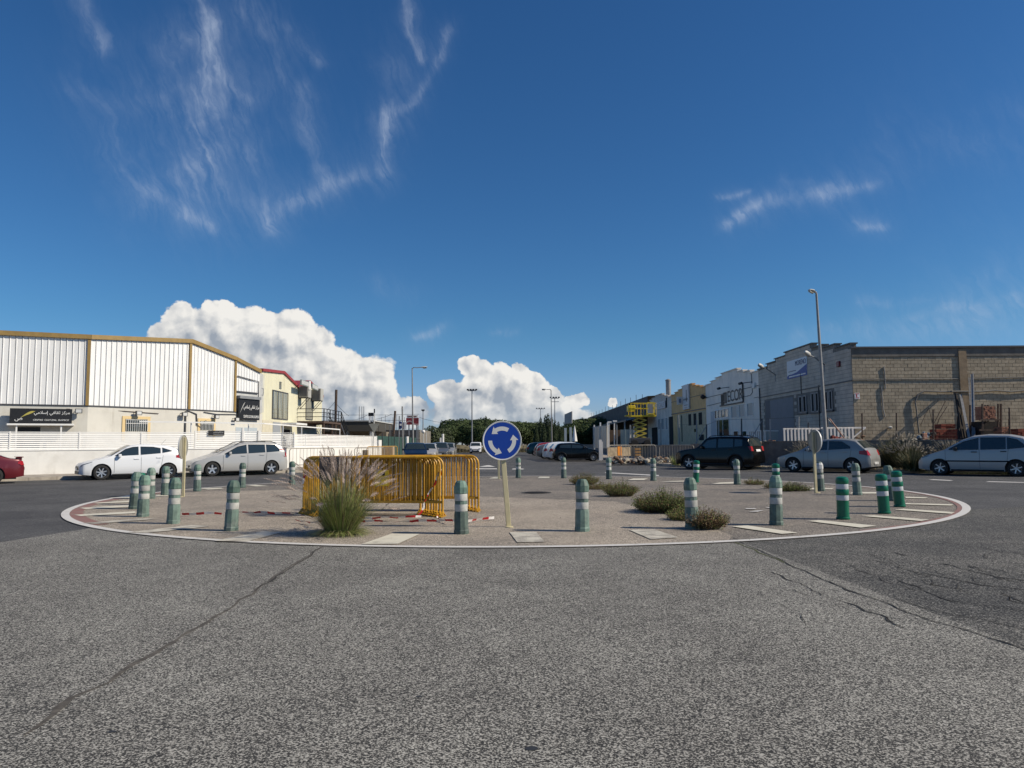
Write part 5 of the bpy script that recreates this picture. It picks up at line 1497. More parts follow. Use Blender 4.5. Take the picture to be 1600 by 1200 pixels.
# ------------------------------------------------------------------ bollards
M_bgo = mat('faded green bollard plastic', (.105, .155, .13), .65, var=.25, vs=9, rnd=.35, dirt=(.25, .26, .235), ds=5)
M_cap = mat('faded green bollard head', (.10, .165, .13), .6, var=.3, vs=8, rnd=.35, dirt=(.28, .29, .26), ds=5)
M_bw = mat('worn reflective band', (.43, .43, .40), .6, var=.15, vs=10, rnd=.22, dirt=(.22, .23, .20), ds=6)
M_bgn = mat('bright green bollard plastic', (.0, .125, .065), .35, var=.05, vs=6)
M_bwn = mat('new reflective band', (.50, .51, .52), .4, var=.05)
GB1, GB2 = 'faded eight-sided bollards round the roundabout', 'bright green round bollards round the roundabout'
ob = thing('bollard', '', 'bollard', (0, 0, 0), GB1)
n8 = 10
mb = MB(); mb.lathe([(.118, 0), (.120, .05), (.112, .07), (.110, .30), (.100, .345)], n8); obj('base', mb, M_bgo, ob, smooth=20)
mb = MB(); mb.lathe([(.099, .340), (.097, .62)], n8); obj('shaft', mb, M_bgo, ob, smooth=20)
for z0, z1 in ((.348, .455), (.510, .615)):
    mb = MB(); mb.lathe([(.1005, z0), (.1015, z0 + .004), (.1015, z1 - .004), (.1005, z1)], 20, cap=False); obj('reflective_band', mb, M_bw, ob, smooth=30)
mb = MB(); mb.lathe([(.100, .615), (.109, .625), (.109, .715), (.085, .785), (.060, .815), (.0, .82)], n8, cap=False); obj('head', mb, M_cap, ob, smooth=15)
nb = thing('bollard', '', 'bollard', (0, 0, 0), GB2)
mb = MB(); mb.lathe([(.115, 0), (.118, .012), (.118, .03), (.105, .04), (.103, .20), (.103, .66), (.105, .665)], 28); obj('shaft', mb, M_bgn, nb, smooth=40)
for z0, z1 in ((.335, .425), (.535, .625)):
    mb = MB(); mb.lathe([(.1035, z0), (.1045, z0 + .004), (.1045, z1 - .004), (.1035, z1)], 28, cap=False); obj('reflective_band', mb, M_bwn, nb, smooth=40)
for z0, z1 in ((.43, .53),):
    mb = MB(); mb.lathe([(.104, z0), (.109, z0 + .01), (.109, z1 - .01), (.104, z1)], 28, cap=False); obj('collar', mb, M_bgn, nb, smooth=40)
mb = MB(); mb.lathe([(.104, .63), (.110, .64), (.110, .70), (.100, .735), (.065, .752), (.0, .758)], 28, cap=False); obj('cap', mb, M_bgn, nb, smooth=40)
OLD = [(209.4, 796, 'faded bollard leftmost of the cluster, half hidden behind a nearer one'), (223, 808, 'faded bollard at the front of the left cluster by the pale bars'), (235, 780, 'faded bollard at the back of the left cluster in front of the white hatchback'), (258, 774.5, 'faded bollard before the rear wheel of the white hatchback'), (270.6, 819, 'faded bollard with a dark green head just left of the oval sign back'),
       (308, 768, 'faded bollard in front of the nose of the silver estate'), (378, 762.5, 'faded bollard between the wheels of the silver estate'), (456, 758, 'faded bollard left of the yellow barriers beside the grey barrier'), (361, 830, 'faded bollard with a green head standing alone left of the tall grass'), (721, 835, 'dark green bollard in front of the ends of the yellow barriers'),
       (810, 747, 'small far bollard just right of the round blue sign'), (881, 747.5, 'far bollard in front of the tail of the black small hatchback'), (951.5, 749, 'far bollard in front of the first metal barrier'), (909.7, 831, 'tall near bollard right of the blue sign with clean white bands'), (1021, 751.5, 'far bollard scuffed grey in front of the rubble'),
       (1082, 827, 'near bollard standing in the low bushes'), (1152, 757.5, 'far bollard in front of the tail of the black off-roader'), (1213, 821, 'bollard with a wide pale faded head standing before a bright green one'), (1282.7, 767.5, 'bollard with a scribbled white head right behind a leaning sign post'), (1340, 774, 'bollard in front of the rear wheel of the silver blue hatchback'), (1394, 783, 'faded bollard squeezed between two bright green ones')]
NEW = [(218, 789, 'bright green bollard hidden in the left cluster, only its cap showing'), (1087, 754, 'bright green bollard peeking out behind the near bollard in the bushes'), (1213, 766, 'bright green bollard rising behind the pale faded bollard'), (1317.5, 812, 'bright green bollard nearest to us on the right'), (1382, 803, 'bright green bollard in the middle of the right group'), (1406, 792.5, 'bright green bollard rightmost of all')]
TILT = {1152: (0, .0), 1213: (0, .02), 1394: (.0, -.10), 1282.7: (0, -.05), 1340: (0, -.03), 361: (0, .03), 209.4: (0, .05), 223: (0, .03), 270.6: (0, .02), 1087: (0, .06), 1406: (0, -.05), 1382: (0, -.04), 1082: (0, -.02)}
random.seed(11)
for lst, src in ((OLD, ob), (NEW, nb)):
    for i, (px, py, lb) in enumerate(lst):
        p = G(px, py); o = src if i == 0 else dup(src)
        o['label'] = lb; o.location = (p[0], p[1], .012 if hypot(p[0] - CX, p[1] - CY) < CR else 0)
        tx, ty = TILT.get(px, (0, 0)); o.rotation_euler = (tx + random.uniform(-.012, .012), ty + random.uniform(-.012, .012), random.uniform(0, 2 * pi) if not (tx or ty) else 0)
# scribbles on the odd bollard head
sc_ = [o for o in bpy.data.objects if o.get('label', '').startswith('bollard with a scribbled')][0]
mb = MB(); mb.lathe([(.112, .62), (.1125, .712)], 10, cap=False); mb.lathe([(.087, .787), (.112, .718)], 10, cap=False); obj('head_wrap', mb, paint_worn('scribbled white', (.6, .6, .58), (.02, .02, .02), -.03), sc_, rel=False)

# ------------------------------------------------------------------ round signs
M_blue = mat('sign blue', (.004, .042, .30), .35, spec=.5)
M_swht = mat('sign white', (.62, .62, .60), .4)
M_post = mat('cream post paint', (.52, .46, .28), .6, var=.1, vs=6, dirt=(.35, .32, .25))


def disc_mb(r, y0, y1, n=48):
    mb = MB(); mb.lathe([(0.0, y0), (r, y0), (r, y1), (0.0, y1)], n, cap=False); return mb


def sign(label, px_base, top_off, yaw, dia=.64, back=True, zc=1.42, post=(.08, .04), behind=True, oz=0.0):
    """sign faces local -Y; yaw turns it about Z"""
    p = G(*px_base); r = dia / 2
    t = thing('roundabout_sign', label, 'traffic sign', (p[0], p[1], .01))
    a = Vector((0, .045, 0)); b = Vector((top_off[0], top_off[1] + .045, zc + r * .8))
    mb = MB(); mb.bar(a, b, post[0], post[1], up=(0, 1, 0)); obj('post', mb, M_post, t, rel=False, bevel=.006)
    mb = MB(); mb.lathe([(.07, 0), (.07, .012), (.05, .02)], 12); obj('foot', mb, M_post, t, rel=False)
    R_ = Matrix.Translation((top_off[0] * zc / (zc + r * .8), top_off[1] * zc / (zc + r * .8), zc)) @ Matrix.Rotation(oz, 4, 'Y') @ Matrix.Rotation(pi / 2, 4, 'X')
    def put(mb, nm, m_, parent=t): mb.xf(R_); return obj(nm, mb, m_, parent, rel=False, smooth=35)
    pl_ = put(disc_mb(r * .955, -.008, .010), 'plate', M_blue)
    mb = MB(); mb.lathe([(r * .93, .0105), (r * .985, .015), (r, .008), (r, -.022), (r * .985, -.022)], 56, cap=False); put(mb, 'rim', M_swht)
    mb = disc_mb(r * .97, -.012, -.009); put(mb, 'back_plate', mat('sign back', (.30, .29, .24), .5, var=.1))
    for s in (-1, 1):
        mb = MB(); mb.box(s * .07 - .02, s * .07 + .02, -r * .8, r * .8, -.034, -.0125); put(mb, 'channel', mat('sign channel', (.38, .35, .26), .5))
    for k in range(3):
        mb = MB(); a0 = radians(90 + 120 * k - 38 + 8); a1 = a0 + radians(62); n = 10
        ri, ro = r * .51, r * .715; v = []
        for i in range(n + 1):
            a_ = a0 + (a1 - a0) * i / n
            v += [(ri * cos(a_), ri * sin(a_), .0112), (ro * cos(a_), ro * sin(a_), .0112)]
        f = [(2 * i, 2 * i + 1, 2 * i + 3, 2 * i + 2) for i in range(n)]
        mb.add(v, f)
        a2 = a1 + radians(26); rm = (ri + ro) / 2
        mb.add([(r * .40 * cos(a1), r * .40 * sin(a1), .0112), (r * .835 * cos(a1), r * .835 * sin(a1), .0112), (rm * 1.03 * cos(a2), rm * 1.03 * sin(a2), .0112)], [(0, 1, 2)])
        put(mb, 'arrow', M_swht)
    t.rotation_euler = (0, 0, yaw)
    return t


s1_ = sign('blue round sign with three white circling arrows facing us on a leaning cream post', (795.6, 825), (-.13, 0), radians(8), dia=.66, zc=1.44)
sign('sign seen from behind as a narrow oval at the left, before the white hatchback', (283.5, 777), (.0, 0), radians(270 - 0 + 4), dia=.66, zc=1.36, post=(.05, .07))
sign('sign seen from behind as an oval before the silver blue hatchback, on a leaning post', (1277.5, 771), (.02, 0), radians(100), dia=.62, zc=1.40, post=(.05, .07))
sign('sign on a thin post across the roundabout hidden behind the blue front sign', (779.5, 748.7), (.0, 0), radians(180), dia=.62, zc=1.42)

# ------------------------------------------------------------------ crowd barriers
def barrier(w, h, nbar, m_, r=.0225, foot=True, low=.28, rb=.0085):
    t = thing('crowd_barrier', '', 'barrier', (0, 0, 0))
    R_ = .16; pts = [(-w / 2, 0, .03)]
    pts += [(-w / 2, 0, h - R_)] + [(-w / 2 + R_ - R_ * cos(radians(a)), 0, h - R_ + R_ * sin(radians(a))) for a in (22, 45, 68, 90)]
    pts += [(-x, y, z) for x, y, z in reversed(pts)]
    mb = MB(); mb.tube(pts, r, 8); obj('frame', mb, m_, t, smooth=True)
    mb = MB(); mb.bar((-w / 2 + r, 0, low), (w / 2 - r, 0, low), .03, .045); obj('bottom_rail', mb, m_, t)
    b0 = None
    for k in range(nbar):
        x = -w / 2 + w * (k + 1) / (nbar + 1); zt = h - .01 if abs(x) < w / 2 - R_ else h - R_ + sqrt(max(0, R_ ** 2 - (abs(x) - w / 2 + R_) ** 2)) - .01
        if b0 is None or abs(x) >= w / 2 - R_:
            mb = MB(); mb.tube([(x, 0, low + .02), (x, 0, zt)], rb, 6); o = obj('bar', mb, m_, t, smooth=True)
            if abs(x) < w / 2 - R_ and b0 is None: b0 = (o.data, x)
        else:
            o = bpy.data.objects.new('bar', b0[0]); COL.objects.link(o); o.parent = t; o.location = (x - b0[1], 0, 0)
    if foot:
        for s in (-1, 1):
            mb = MB(); mb.bar((s * (w / 2), -.20, .012), (s * (w / 2), .20, .012), .05, .014); mb.bar((s * (w / 2), -.19, .02), (s * w / 2, -.02, .10), .025, .012); mb.bar((s * (w / 2), .19, .02), (s * w / 2, .02, .10), .025, .012); obj('foot', mb, m_, t)
    return t


M_yb = mat('yellow barrier paint', (.52, .27, .012), .5, var=.22, vs=6, rnd=.1, dirt=(.11, .045, .012), ds=14)
M_gb = mat('worn galvanised barrier', (.34, .31, .26), .55, metal=.3, var=.2, vs=5, dirt=(.20, .13, .08), ds=4)
yb = barrier(2.52, 1.14, 23, M_yb); yb2 = barrier(2.52, 1.14, 19, M_yb, rb=.0095); yb3 = barrier(2.50, 1.13, 21, M_yb, rb=.0095)
GY_ = 'yellow barriers stacked on the roundabout'
f0 = [(491.5, 807), (697, 809)]
A0, B0 = Vector(G(491, 807)), Vector(G(697, 809)); cen = (A0 + B0) / 2; ang = atan2(B0.y - A0.y, B0.x - A0.x)
labs = ['front barrier of the larger yellow stack, its feet nearest to us', 'barrier leaning close on the back of the front one in the larger yellow stack', 'second barrier of the larger yellow stack, just behind the front one', 'third barrier of the larger yellow stack', 'fourth barrier of the larger yellow stack', 'fifth barrier of the larger yellow stack', 'sixth barrier of the larger yellow stack', 'eighth barrier of the larger yellow stack, second from the rear', 'rear barrier of the larger yellow stack, reaching farthest left']
random.seed(21)
for i, lb in enumerate(labs):
    o = (yb, yb2, yb3)[i] if i < 3 else dup((yb, yb2, yb3)[i % 3])
    tag(o, lb, 'barrier', GY_); k = i
    o.location = (cen.x - .062 * k, cen.y + .088 * k, .012); o.rotation_euler = (random.uniform(-.012, .012), 0, ang + random.uniform(-.012, .012))
E2 = Vector(G(747, 802))
labs = ['front barrier of the smaller yellow stack on the right', 'second barrier of the smaller yellow stack', 'third barrier of the smaller yellow stack', 'rear barrier of the smaller yellow stack']
for i, lb in enumerate(labs):
    o = dup(yb); tag(o, lb, 'barrier', GY_)
    o.location = (E2.x - 1.26 - (.0 if i == 0 else .07 * i), E2.y + .36 + .12 * i, .012); o.rotation_euler = (random.uniform(-.015, .015), 0, ang * .5 + random.uniform(-.015, .015))
p = Vector((cen.x - .15, cen.y - .03, 0)); yp = thing('hazard_plate', 'worn yellow plate with a hole hung on the front yellow barrier', 'sign', tuple(p))
pc = G(590, 790)
mb = MB()
xx = DY(594, 750, cen.y - .04)[0]; mb.box(xx - .11, xx + .16, cen.y - .035, cen.y - .025, .60, .90); obj('plate', mb, mat('faded yellow plate', (.42, .30, .01), .6, var=.2), yp)
mb = MB(); mb.box(xx + .03, xx + .09, cen.y - .04, cen.y - .036, .80, .86); obj('hole', mb, M_void, yp)
cl = thing('dark_cloth', 'dark rag draped over the left half of the front yellow barrier', 'cloth', (cen.x - .75, cen.y - .03, .8))
mb = MB(); x0 = DY(500, 730, cen.y)[0]; x1 = DY(530, 730, cen.y)[0]; n = 10; v = []
for i in range(n + 1):
    x = x0 + (x1 - x0) * i / n
    for zz, yy in ((1.16, .05), (1.175, -.01), (1.12, -.045), (.86 + .12 * sin(i * 1.3), -.05 - .02 * sin(i * 2.1)), (.66 + .10 * sin(i * .9 + 1), -.04 + .02 * sin(i * 2.7))): v.append((x + .01 * sin(zz * 20 + i), cen.y + yy, zz))
mb.add(v, [(i * 5 + k, (i + 1) * 5 + k, (i + 1) * 5 + k + 1, i * 5 + k + 1) for i in range(n) for k in range(4)])
obj('cloth', mb, mat('dark cloth', (.025, .025, .03), .9), cl, smooth='all')

# red and white tape
M_tr = mat('red tape', (.50, .012, .02), .35); M_tw = mat('white tape', (.78, .75, .72), .35)


def tape(pts, label, w=.046, seg=.16, flat=True, twist=.6):
    P_ = [Vector(p) for p in pts]; out = []
    for i in range(len(P_) - 1):
        a, b = P_[i], P_[i + 1]; n = max(3, int((b - a).length / .03))
        for k in range(n): out.append(a.lerp(b, k / n))
    out.append(P_[-1])
    for i, p in enumerate(out):
        out[i] = p + Vector((mnoise.noise(p * 3) * .07 + mnoise.noise(p * 11) * .02, mnoise.noise(p * 3 + Vector((9, 0, 0))) * .07, (.012 + abs(mnoise.noise(p * 2.3)) * .05 if flat else mnoise.noise(p * 5) * .01)))
    mb = MB(); k = len(out); d = 0
    for i in range(k):
        t = (out[min(i + 1, k - 1)] - out[max(i - 1, 0)]).normalized(); a = twist * mnoise.noise(out[i] * 1.7) * 2 + (.9 if flat else 1.2)
        u = t.cross(Vector((0, 0, 1))).normalized(); v_ = u.cross(t)
        q = (u * cos(a) + v_ * sin(a)) * w / 2; q.z = abs(q.z)
        mb.v += [tuple(out[i] - q * .2), tuple(out[i] + q * 1.8)]
    for i in range(k - 1):
        d += (out[i + 1] - out[i]).length
        mb.f.append((2 * i, 2 * i + 2, 2 * i + 3, 2 * i + 1)); mb.m.append(int(d / seg) % 2)
    o = obj('barrier_tape', mb, [M_tr, M_tw], None, smooth='all'); tag(o, label, 'tape', 'loose red and white tape'); return o


def g3(x, y, z=.03): q = G(x, y); return (q[0], q[1], z)


tape([g3(460, 819), g3(500, 822), g3(545, 820), g3(580, 820), g3(640, 820), g3(690, 820), g3(722, 821), g3(745, 817), g3(758, 815.5), g3(770, 814)], 'nearest strip of red and white tape lying past the tall grass to the sign post')
tape([g3(555, 815), g3(600, 815), g3(640, 813), g3(660, 812)], 'short strip of tape lying just in front of the feet of the larger yellow stack', .04)
a = Vector(DY(688, 735, cen.y - .06)); tape([g3(652, 809), tuple(Vector(g3(652, 809)).lerp(a, .5) + Vector((0, 0, -.04))), tuple(a), tuple(a + Vector((.02, 0, -.2))), tuple(a + Vector((.05, .02, .03))), tuple(a + Vector((-.03, .0, -.12)))], 'tape running from the ground up to the right corner of the larger yellow stack', .035, flat=False)
a = Vector(DY(477, 745, cen.y + .6)); tape([tuple(a + Vector((.05, -.02, .1))), tuple(a), tuple(a + Vector((-.02, 0, -.14)))], 'scrap of tape tied on the left end of the larger yellow stack', .05, flat=False)
tape([g3(283, 808), g3(300, 808), g3(330, 808), g3(350, 807)], 'strip of tape lying left of the lone bollard', .05)
tape([g3(356, 807), g3(385, 805), g3(400, 806), g3(430, 806.5), g3(463, 807)], 'dark crumpled strip of tape from the lone bollard to the yellow stack', .05)
tape([g3(452, 808.5), g3(470, 809), g3(482, 810)], 'short piece of tape at the left foot of the yellow stack', .04)
tape([g3(683, 812), g3(690, 818), g3(700, 820), g3(712, 819)], 'loop of tape beside the dark green bollard', .03)

# grey barriers
gb = barrier(2.5, 1.1, 12, M_gb, low=.22)
GG = 'grey metal crowd barriers'


def place_b(src, a, b, lb, grp, z=.0):
    a, b = Vector((*a, 0)), Vector((*b, 0)); o = src; tag(o, lb, 'barrier', grp); c = (a + b) / 2
    o.location = (c.x, c.y, z); o.rotation_euler = (0, 0, atan2(b.y - a.y, b.x - a.x)); return o


def pxd(px, Y): return DY(px, 690, Y)[:2]


place_b(gb, pxd(455, 39.2), pxd(520, 40.6), 'grey barrier leaning by the white wall left of the yellow stack', GG, .12)
place_b(dup(gb), pxd(549, 44.0), pxd(605, 46.5), 'grey barrier behind the tall grass before the thin sign pole', GG, .1)
place_b(dup(gb), pxd(945.5, 48.2), pxd(987, 51.0), 'barrier with an orange panel at the left end of the rubble', GG, .14)
place_b(dup(gb), pxd(966, 46.8), pxd(1027.5, 47.6), 'middle barrier behind the rubble with a rusty board', GG, .14)
place_b(dup(gb), pxd(1031.5, 45.0), pxd(1082, 43.2), 'barrier slanting up towards the black off-roader', GG, .14)
bo = thing('barrier_board', 'pale dirty board wired on the left barrier by the rubble', 'board', (*pxd(960, 49), .5)); f = Fr(pxd(947, 48.35), pxd(985, 50.9), 1)
mb = MB(); f.box(mb, .1, f.L - .1, .5, 1.1, .03, .05); obj('board', mb, mat('dirty panel', (.24, .19, .13), .8, var=.3, vs=4), bo); mb = MB(); f.box(mb, f.L * .42, f.L * .58, .55, 1.15, .055, .075); obj('orange_panel', mb, mat('orange print', (.5, .17, .01), .6), bo)
bo = thing('barrier_board', 'ochre slatted pallet board behind the middle barrier', 'board', (*pxd(996, 47.8), .5)); f = Fr(pxd(992, 47.9), pxd(1001, 48.0), 1)
for k in range(4):
    mb = MB(); f.box(mb, 0, f.L, .35 + k * .19, .48 + k * .19, -.01, .01); obj('slat', mb, mat('ochre wood', (.24, .13, .04), .8), bo)
# small yellow barrier and orange boards by the left pavement
place_b(dup(yb), pxd(583, 53.5), pxd(612, 54.5), 'small yellow barrier on the far left pavement', None, .12)
pb = thing('cardboard_panel', 'brown carton standing behind the far left barrier', 'box', (*pxd(571, 44.6), .12)); mb = MB(); c = pxd(569, 44.5); mb.box(c[0] - .1, c[0] + .2, c[1], c[1] + .25, .12, .12 + .95); obj('carton', mb, mat('cardboard', (.26, .19, .11), .9), pb)

# ------------------------------------------------------------------ lamp posts and poles
def lamp_post(label, base, top, r0, r1, arm=None, head='cobra', cat='street lamp', grp=None):
    """arm: vector from the top to the lamp head"""
    b, t_ = Vector(base), Vector(top)
    t = thing('lamp_post', label, cat, tuple(b), grp)
    mb = MB(); mb.tube([b, b.lerp(t_, .5), t_], [r0, (r0 + r1) / 2, r1], 12); obj('post', mb, M_galv, t, smooth=True)
    if head == 'cobra':
        a = Vector(arm); e = t_ + a; d = a.normalized()
        mb = MB(); mb.tube([t_ - Vector((0, 0, .15)), t_ + a * .12 + Vector((0, 0, .05)), t_ + a * .5, e - d * .2], r1 * .8, 8); obj('arm', mb, M_galv, t, smooth=True)
        L = .75 if a.length > 1 else .6
        mb = MB(); v = []
        prof = [(0, .05, .04), (.15, .11, .07), (.45, .16, .09), (.8, .14, .07), (1.0, .04, .02)]
        s = d.cross(Vector((0, 0, 1))).normalized(); u = s.cross(d)
        for q, w, h in prof:
            c = e - d * .2 + d * (q * L)
            for k in range(8):
                an = 2 * pi * k / 8; v.append(c + s * w * cos(an) + u * (h * sin(an) * (1 if sin(an) > 0 else .7)))
        mb.add(v, [(i * 8 + k, i * 8 + (k + 1) % 8, (i + 1) * 8 + (k + 1) % 8, (i + 1) * 8 + k) for i in range(4) for k in range(8)] + [tuple(range(8)), tuple(reversed(range(32, 40)))])
        obj('lamp_head', mb, M_steelw, t, smooth=50)
        mb = MB(); c = e + d * (L * .35); mb.tube([c - d * .18 - u * .07, c + d * .18 - u * .07], .07, 8); obj('lamp_glass', mb, mat('lamp glass', (.5, .48, .40), .2), t, smooth=True)
    return t


b = DY(1291, 693, 38.3); tp = DY(1275.5, 458, 38.3)
lamp_post('tall leaning street lamp on the right rising in front of the grey stepped unit', (b[0], b[1], YARD), tp, .11, .055, (-.28, -.25, .04))
b = DY(645.5, 715, 73); tp = DY(644, 575, 73)
lamp_post('single-arm street lamp at the left of the street behind the dark blue car', (b[0], b[1], .12), tp, .10, .05, (1.0, 0, .06))
b = DY(862.5, 700, 92); tp = DY(861, 609, 92)
lamp_post('street lamp with an arm to the left over the nose-in cars', (b[0], b[1], .12), tp, .09, .05, (-.75, 0, .06))


def mast(label, px, ytop, Y, arms, grp='floodlight masts beyond the trees', twin=False):
    b = DY(px, 693, Y); tp = DY(px, ytop, Y); t = thing('floodlight_mast', label, 'floodlight mast', (b[0], b[1], 0), grp)
    mb = MB(); mb.tube([(b[0], b[1], 0), tp], [.15, .08], 8); obj('mast', mb, M_grey, t)
    mb = MB(); 
    for z in ([0, .8] if twin else [0]): mb.bar((tp[0] - arms, tp[1], tp[2] - .2 - z), (tp[0] + arms, tp[1], tp[2] - .2 - z), .12, .12)
    obj('crossbar', mb, M_grey, t)
    n = 4
    for k in range(n):
        x = tp[0] - arms + 2 * arms * k / (n - 1); mb = MB(); mb.box(x - .2, x + .2, tp[1] - .2, tp[1] + .15, tp[2] - .12, tp[2] + .16); obj('floodlight', mb, M_dgrey, t)


mast('wide floodlight mast above the pine wood left of the blue sign', 737.5, 609, 140, .8)
mast('floodlight mast with double crossbar right of the arm lamp', 866.8, 621, 170, .95, twin=True)
mast('low distant floodlight mast over the cypresses', 844.5, 638, 230, 1.2)
mast('thin mast tip between the street lamp and the pine wood', 661, 641, 150, .12)


def pole(label, x0, y0, x1, y1, Y, r, m_=M_grey, name='pole', cat='pole', z0=None):
    a, b = DY(x0, y0, Y), DY(x1, y1, Y); mb = MB(); mb.tube([a if z0 is None else (a[0], a[1], z0), b], r, 7)
    return tag(obj(name, mb, m_, None, smooth=True), label, cat)


pole('brown wooden telegraph pole right of the cream hall', 523, 693, 525.5, 609, 78, .14, M_rust, 'telegraph_pole', z0=0)
pole('leaning telegraph pole above the tan wall', 613, 693, 617.5, 642, 85, .13, M_rust, 'telegraph_pole', z0=0)
pole('thin tall pole beside the blue flag', 629.5, 715, 628.6, 635, 66, .07, M_galv, z0=.1)
pole('thin green pole carrying the blue flag', 622.5, 700, 624, 650, 70, .05, M_grey, z0=.1)
for i, (x, y0, Y) in enumerate(((561.5, 635, 95), (565.5, 635, 95), (568.5, 635, 95))):
    pole(['left', 'middle', 'right'][i] + ' one of three thin floodlight stalks over the grey block building', x, 693, x, y0, Y, .05, M_grey, z0=0)
for (x0, y0, x1, y1, Y, lb) in ((487, 647.5, 655, 647, 80, 'long power line crossing over the flags'), (655, 652, 690, 660, 85, 'power line falling to the trees'), (586, 655, 612, 647, 80, 'short power line by the sign backs'), (525, 630, 545, 650, 78, 'stay wire right of the brown pole'), (511, 640, 523, 628, 78, 'stay wire left of the brown pole'), (540, 656, 575, 648, 80, 'sagging cable over the canopy')):
    a, b = Vector(DY(x0, y0, Y)), Vector(DY(x1, y1, Y)); m = (a + b) / 2 - Vector((0, 0, .25 if 'sag' in lb else .08)); mb = MB(); mb.tube([a, a.lerp(m, .55) - Vector((0, 0, .04)), m, b.lerp(m, .55) - Vector((0, 0, .04)), b], .022, 4); tag(obj('power_line', mb, M_dgrey), lb, 'cable')
# give-way sign seen from behind with a lamp bracket
b = DY(582, 712, 56); t = thing('traffic_sign', 'triangular sign back on a grey pole with black camera box on top', 'traffic sign', (b[0], b[1], .1))
tp = DY(585, 645, 56); mb = MB(); mb.tube([(b[0], b[1], .1), tp], .04, 8); obj('post', mb, M_steelw, t)
c = DY(584.5, 667, 55.9); mb = MB(); R = .48; mb.add([(c[0] + R * cos(a), c[1] + o_, c[2] + R * sin(a)) for o_ in (0, .02) for a in (radians(-90), radians(30), radians(150))], [(0, 1, 2), (5, 4, 3), (0, 3, 4, 1), (1, 4, 5, 2), (2, 5, 3, 0)]); obj('plate', mb, mat('sign back', (.30, .29, .24), .5, var=.1), t)
c = DY(579, 647.5, 56); mb = MB(); mb.box(c[0] - .17, c[0] + .2, c[1], c[1] + .2, c[2] - .13, c[2] + .13); mb.box(tp[0] - .04, tp[0] + .04, tp[1] - .04, tp[1] + .04, tp[2], tp[2] + .3); obj('camera_box', mb, M_black, t)
c = DY(577.5, 655, 56); mb = MB(); mb.box(c[0] - .06, c[0] + .06, c[1], c[1] + .1, c[2] - .25, c[2] + .25); mb.box(c[0] + .15, c[0] + .22, c[1], c[1] + .1, c[2] - .2, c[2] + .2); obj('panel', mb, M_white, t)
# flags and billboard
fb = thing('flag', 'blue flag with white centre hanging from the thin green pole', 'flag', DY(625, 665, 69.5)); a, b = DY(623.5, 658, 69.5), DY(631, 670, 69.5); mb = MB(); n = 8; v = []
for i in range(n + 1):
    x = a[0] + (b[0] - a[0]) * i / n; v += [(x, a[1] + .05 * sin(i * 1.4), a[2] - .02 * i), (x, a[1] + .07 * sin(i * 1.4 + .6), b[2] - .04 * sin(i))]
mb.add(v, [(2 * i, 2 * i + 2, 2 * i + 3, 2 * i + 1) for i in range(n)]); obj('cloth', mb, mat('blue flag', (.03, .06, .20), .8), fb, smooth='all')
a, b = DY(624.5, 662, 69.4), DY(628.5, 665, 69.4); mb = MB().box(a[0], b[0], a[1] - .02, a[1], b[2], a[2]); obj('white_print', mb, M_white, fb)
fb = thing('flag', 'white flag with a blue edge beside the red billboard', 'flag', DY(633, 665, 69.5)); a, b = DY(631.5, 659.5, 69.5), DY(635, 671, 69.5); mb = MB().box(a[0], b[0], a[1], a[1] + .02, b[2], a[2]); obj('cloth', mb, M_white, fb); mb = MB().box(a[0] - .06, a[0] - .003, a[1], a[1] + .02, b[2], a[2]); obj('edge', mb, mat('blue flag', (.03, .06, .20), .8), fb)
bb = thing('billboard', 'red and white advertising board behind the street lamp on the left', 'billboard', DY(644, 657, 80)); a, b = DY(634.5, 653, 80), DY(654, 663.5, 80)
mb = MB().box(a[0], b[0], 80, 80.15, b[2], a[2]); obj('board', mb, mat('billboard red', (.26, .03, .04), .6, var=.5, vs=1.5), bb)
mb = MB(); v = []
for i in range(9): x = a[0] + (b[0] - a[0]) * i / 8; z = b[2] + .12 + .20 * sin(i * .7); v += [(x, 79.99, z), (x, 79.99, z + .16)]
mb.add(v, [(2 * i, 2 * i + 2, 2 * i + 3, 2 * i + 1) for i in range(8)]); obj('pale_swoosh', mb, mat('billboard pale', (.45, .30, .28), .6), bb)
c, d = DY(635.5, 648.5, 80), DY(653, 652.6, 80); mb = MB().box(c[0], d[0], 80, 80.15, d[2], c[2]); obj('header', mb, M_white, bb)
mb = MB().box(c[0] + .12, d[0] - .15, 79.98, 79.995, d[2] + .10, c[2] - .09); obj('print', mb, mat('brown print', (.2, .1, .06), .6), bb)
mb = MB()
for x in (a[0] + .3, b[0] - .2): mb.bar((x, 80.1, 0), (x, 80.1, b[2]), .12, .12)
obj('post', mb, M_grey, bb)

# left background: canopy, block walls, green netting
cn = thing('canopy_building', 'low building with a dark flat canopy beyond the outside stair', 'building', (-15, 88, 0))
a, b = DY(540, 658.5, 82), DY(583, 665, 82); mb = MB().box(a[0] - 6, b[0], 82, 96, 2.9, a[2]); obj('canopy', mb, mat('dark canopy', (.06, .055, .045), .8), cn); mb = MB().box(a[0] - 6, b[0] + .1, 81.9, 96.1, a[2], a[2] + .12); obj('fascia', mb, M_steelw, cn)
mb = MB(); mb.box(a[0] - 6, a[0] + 3.5, 88, 96, 0, 2.9); obj('wall', mb, mat('old tan wall', (.20, .17, .13), .9, var=.3, vs=.8, dirt=(.08, .07, .06)), cn)
mb = MB()
for x in (a[0] - 3, a[0], b[0] - .4): mb.box(x, x + .3, 82.2, 82.5, 0, 2.9)
obj('pillar', mb, M_steelw, cn)
bwl = thing('block_building', 'unfinished tan grey block wall building behind the flags', 'building', (-15, 84, 0))
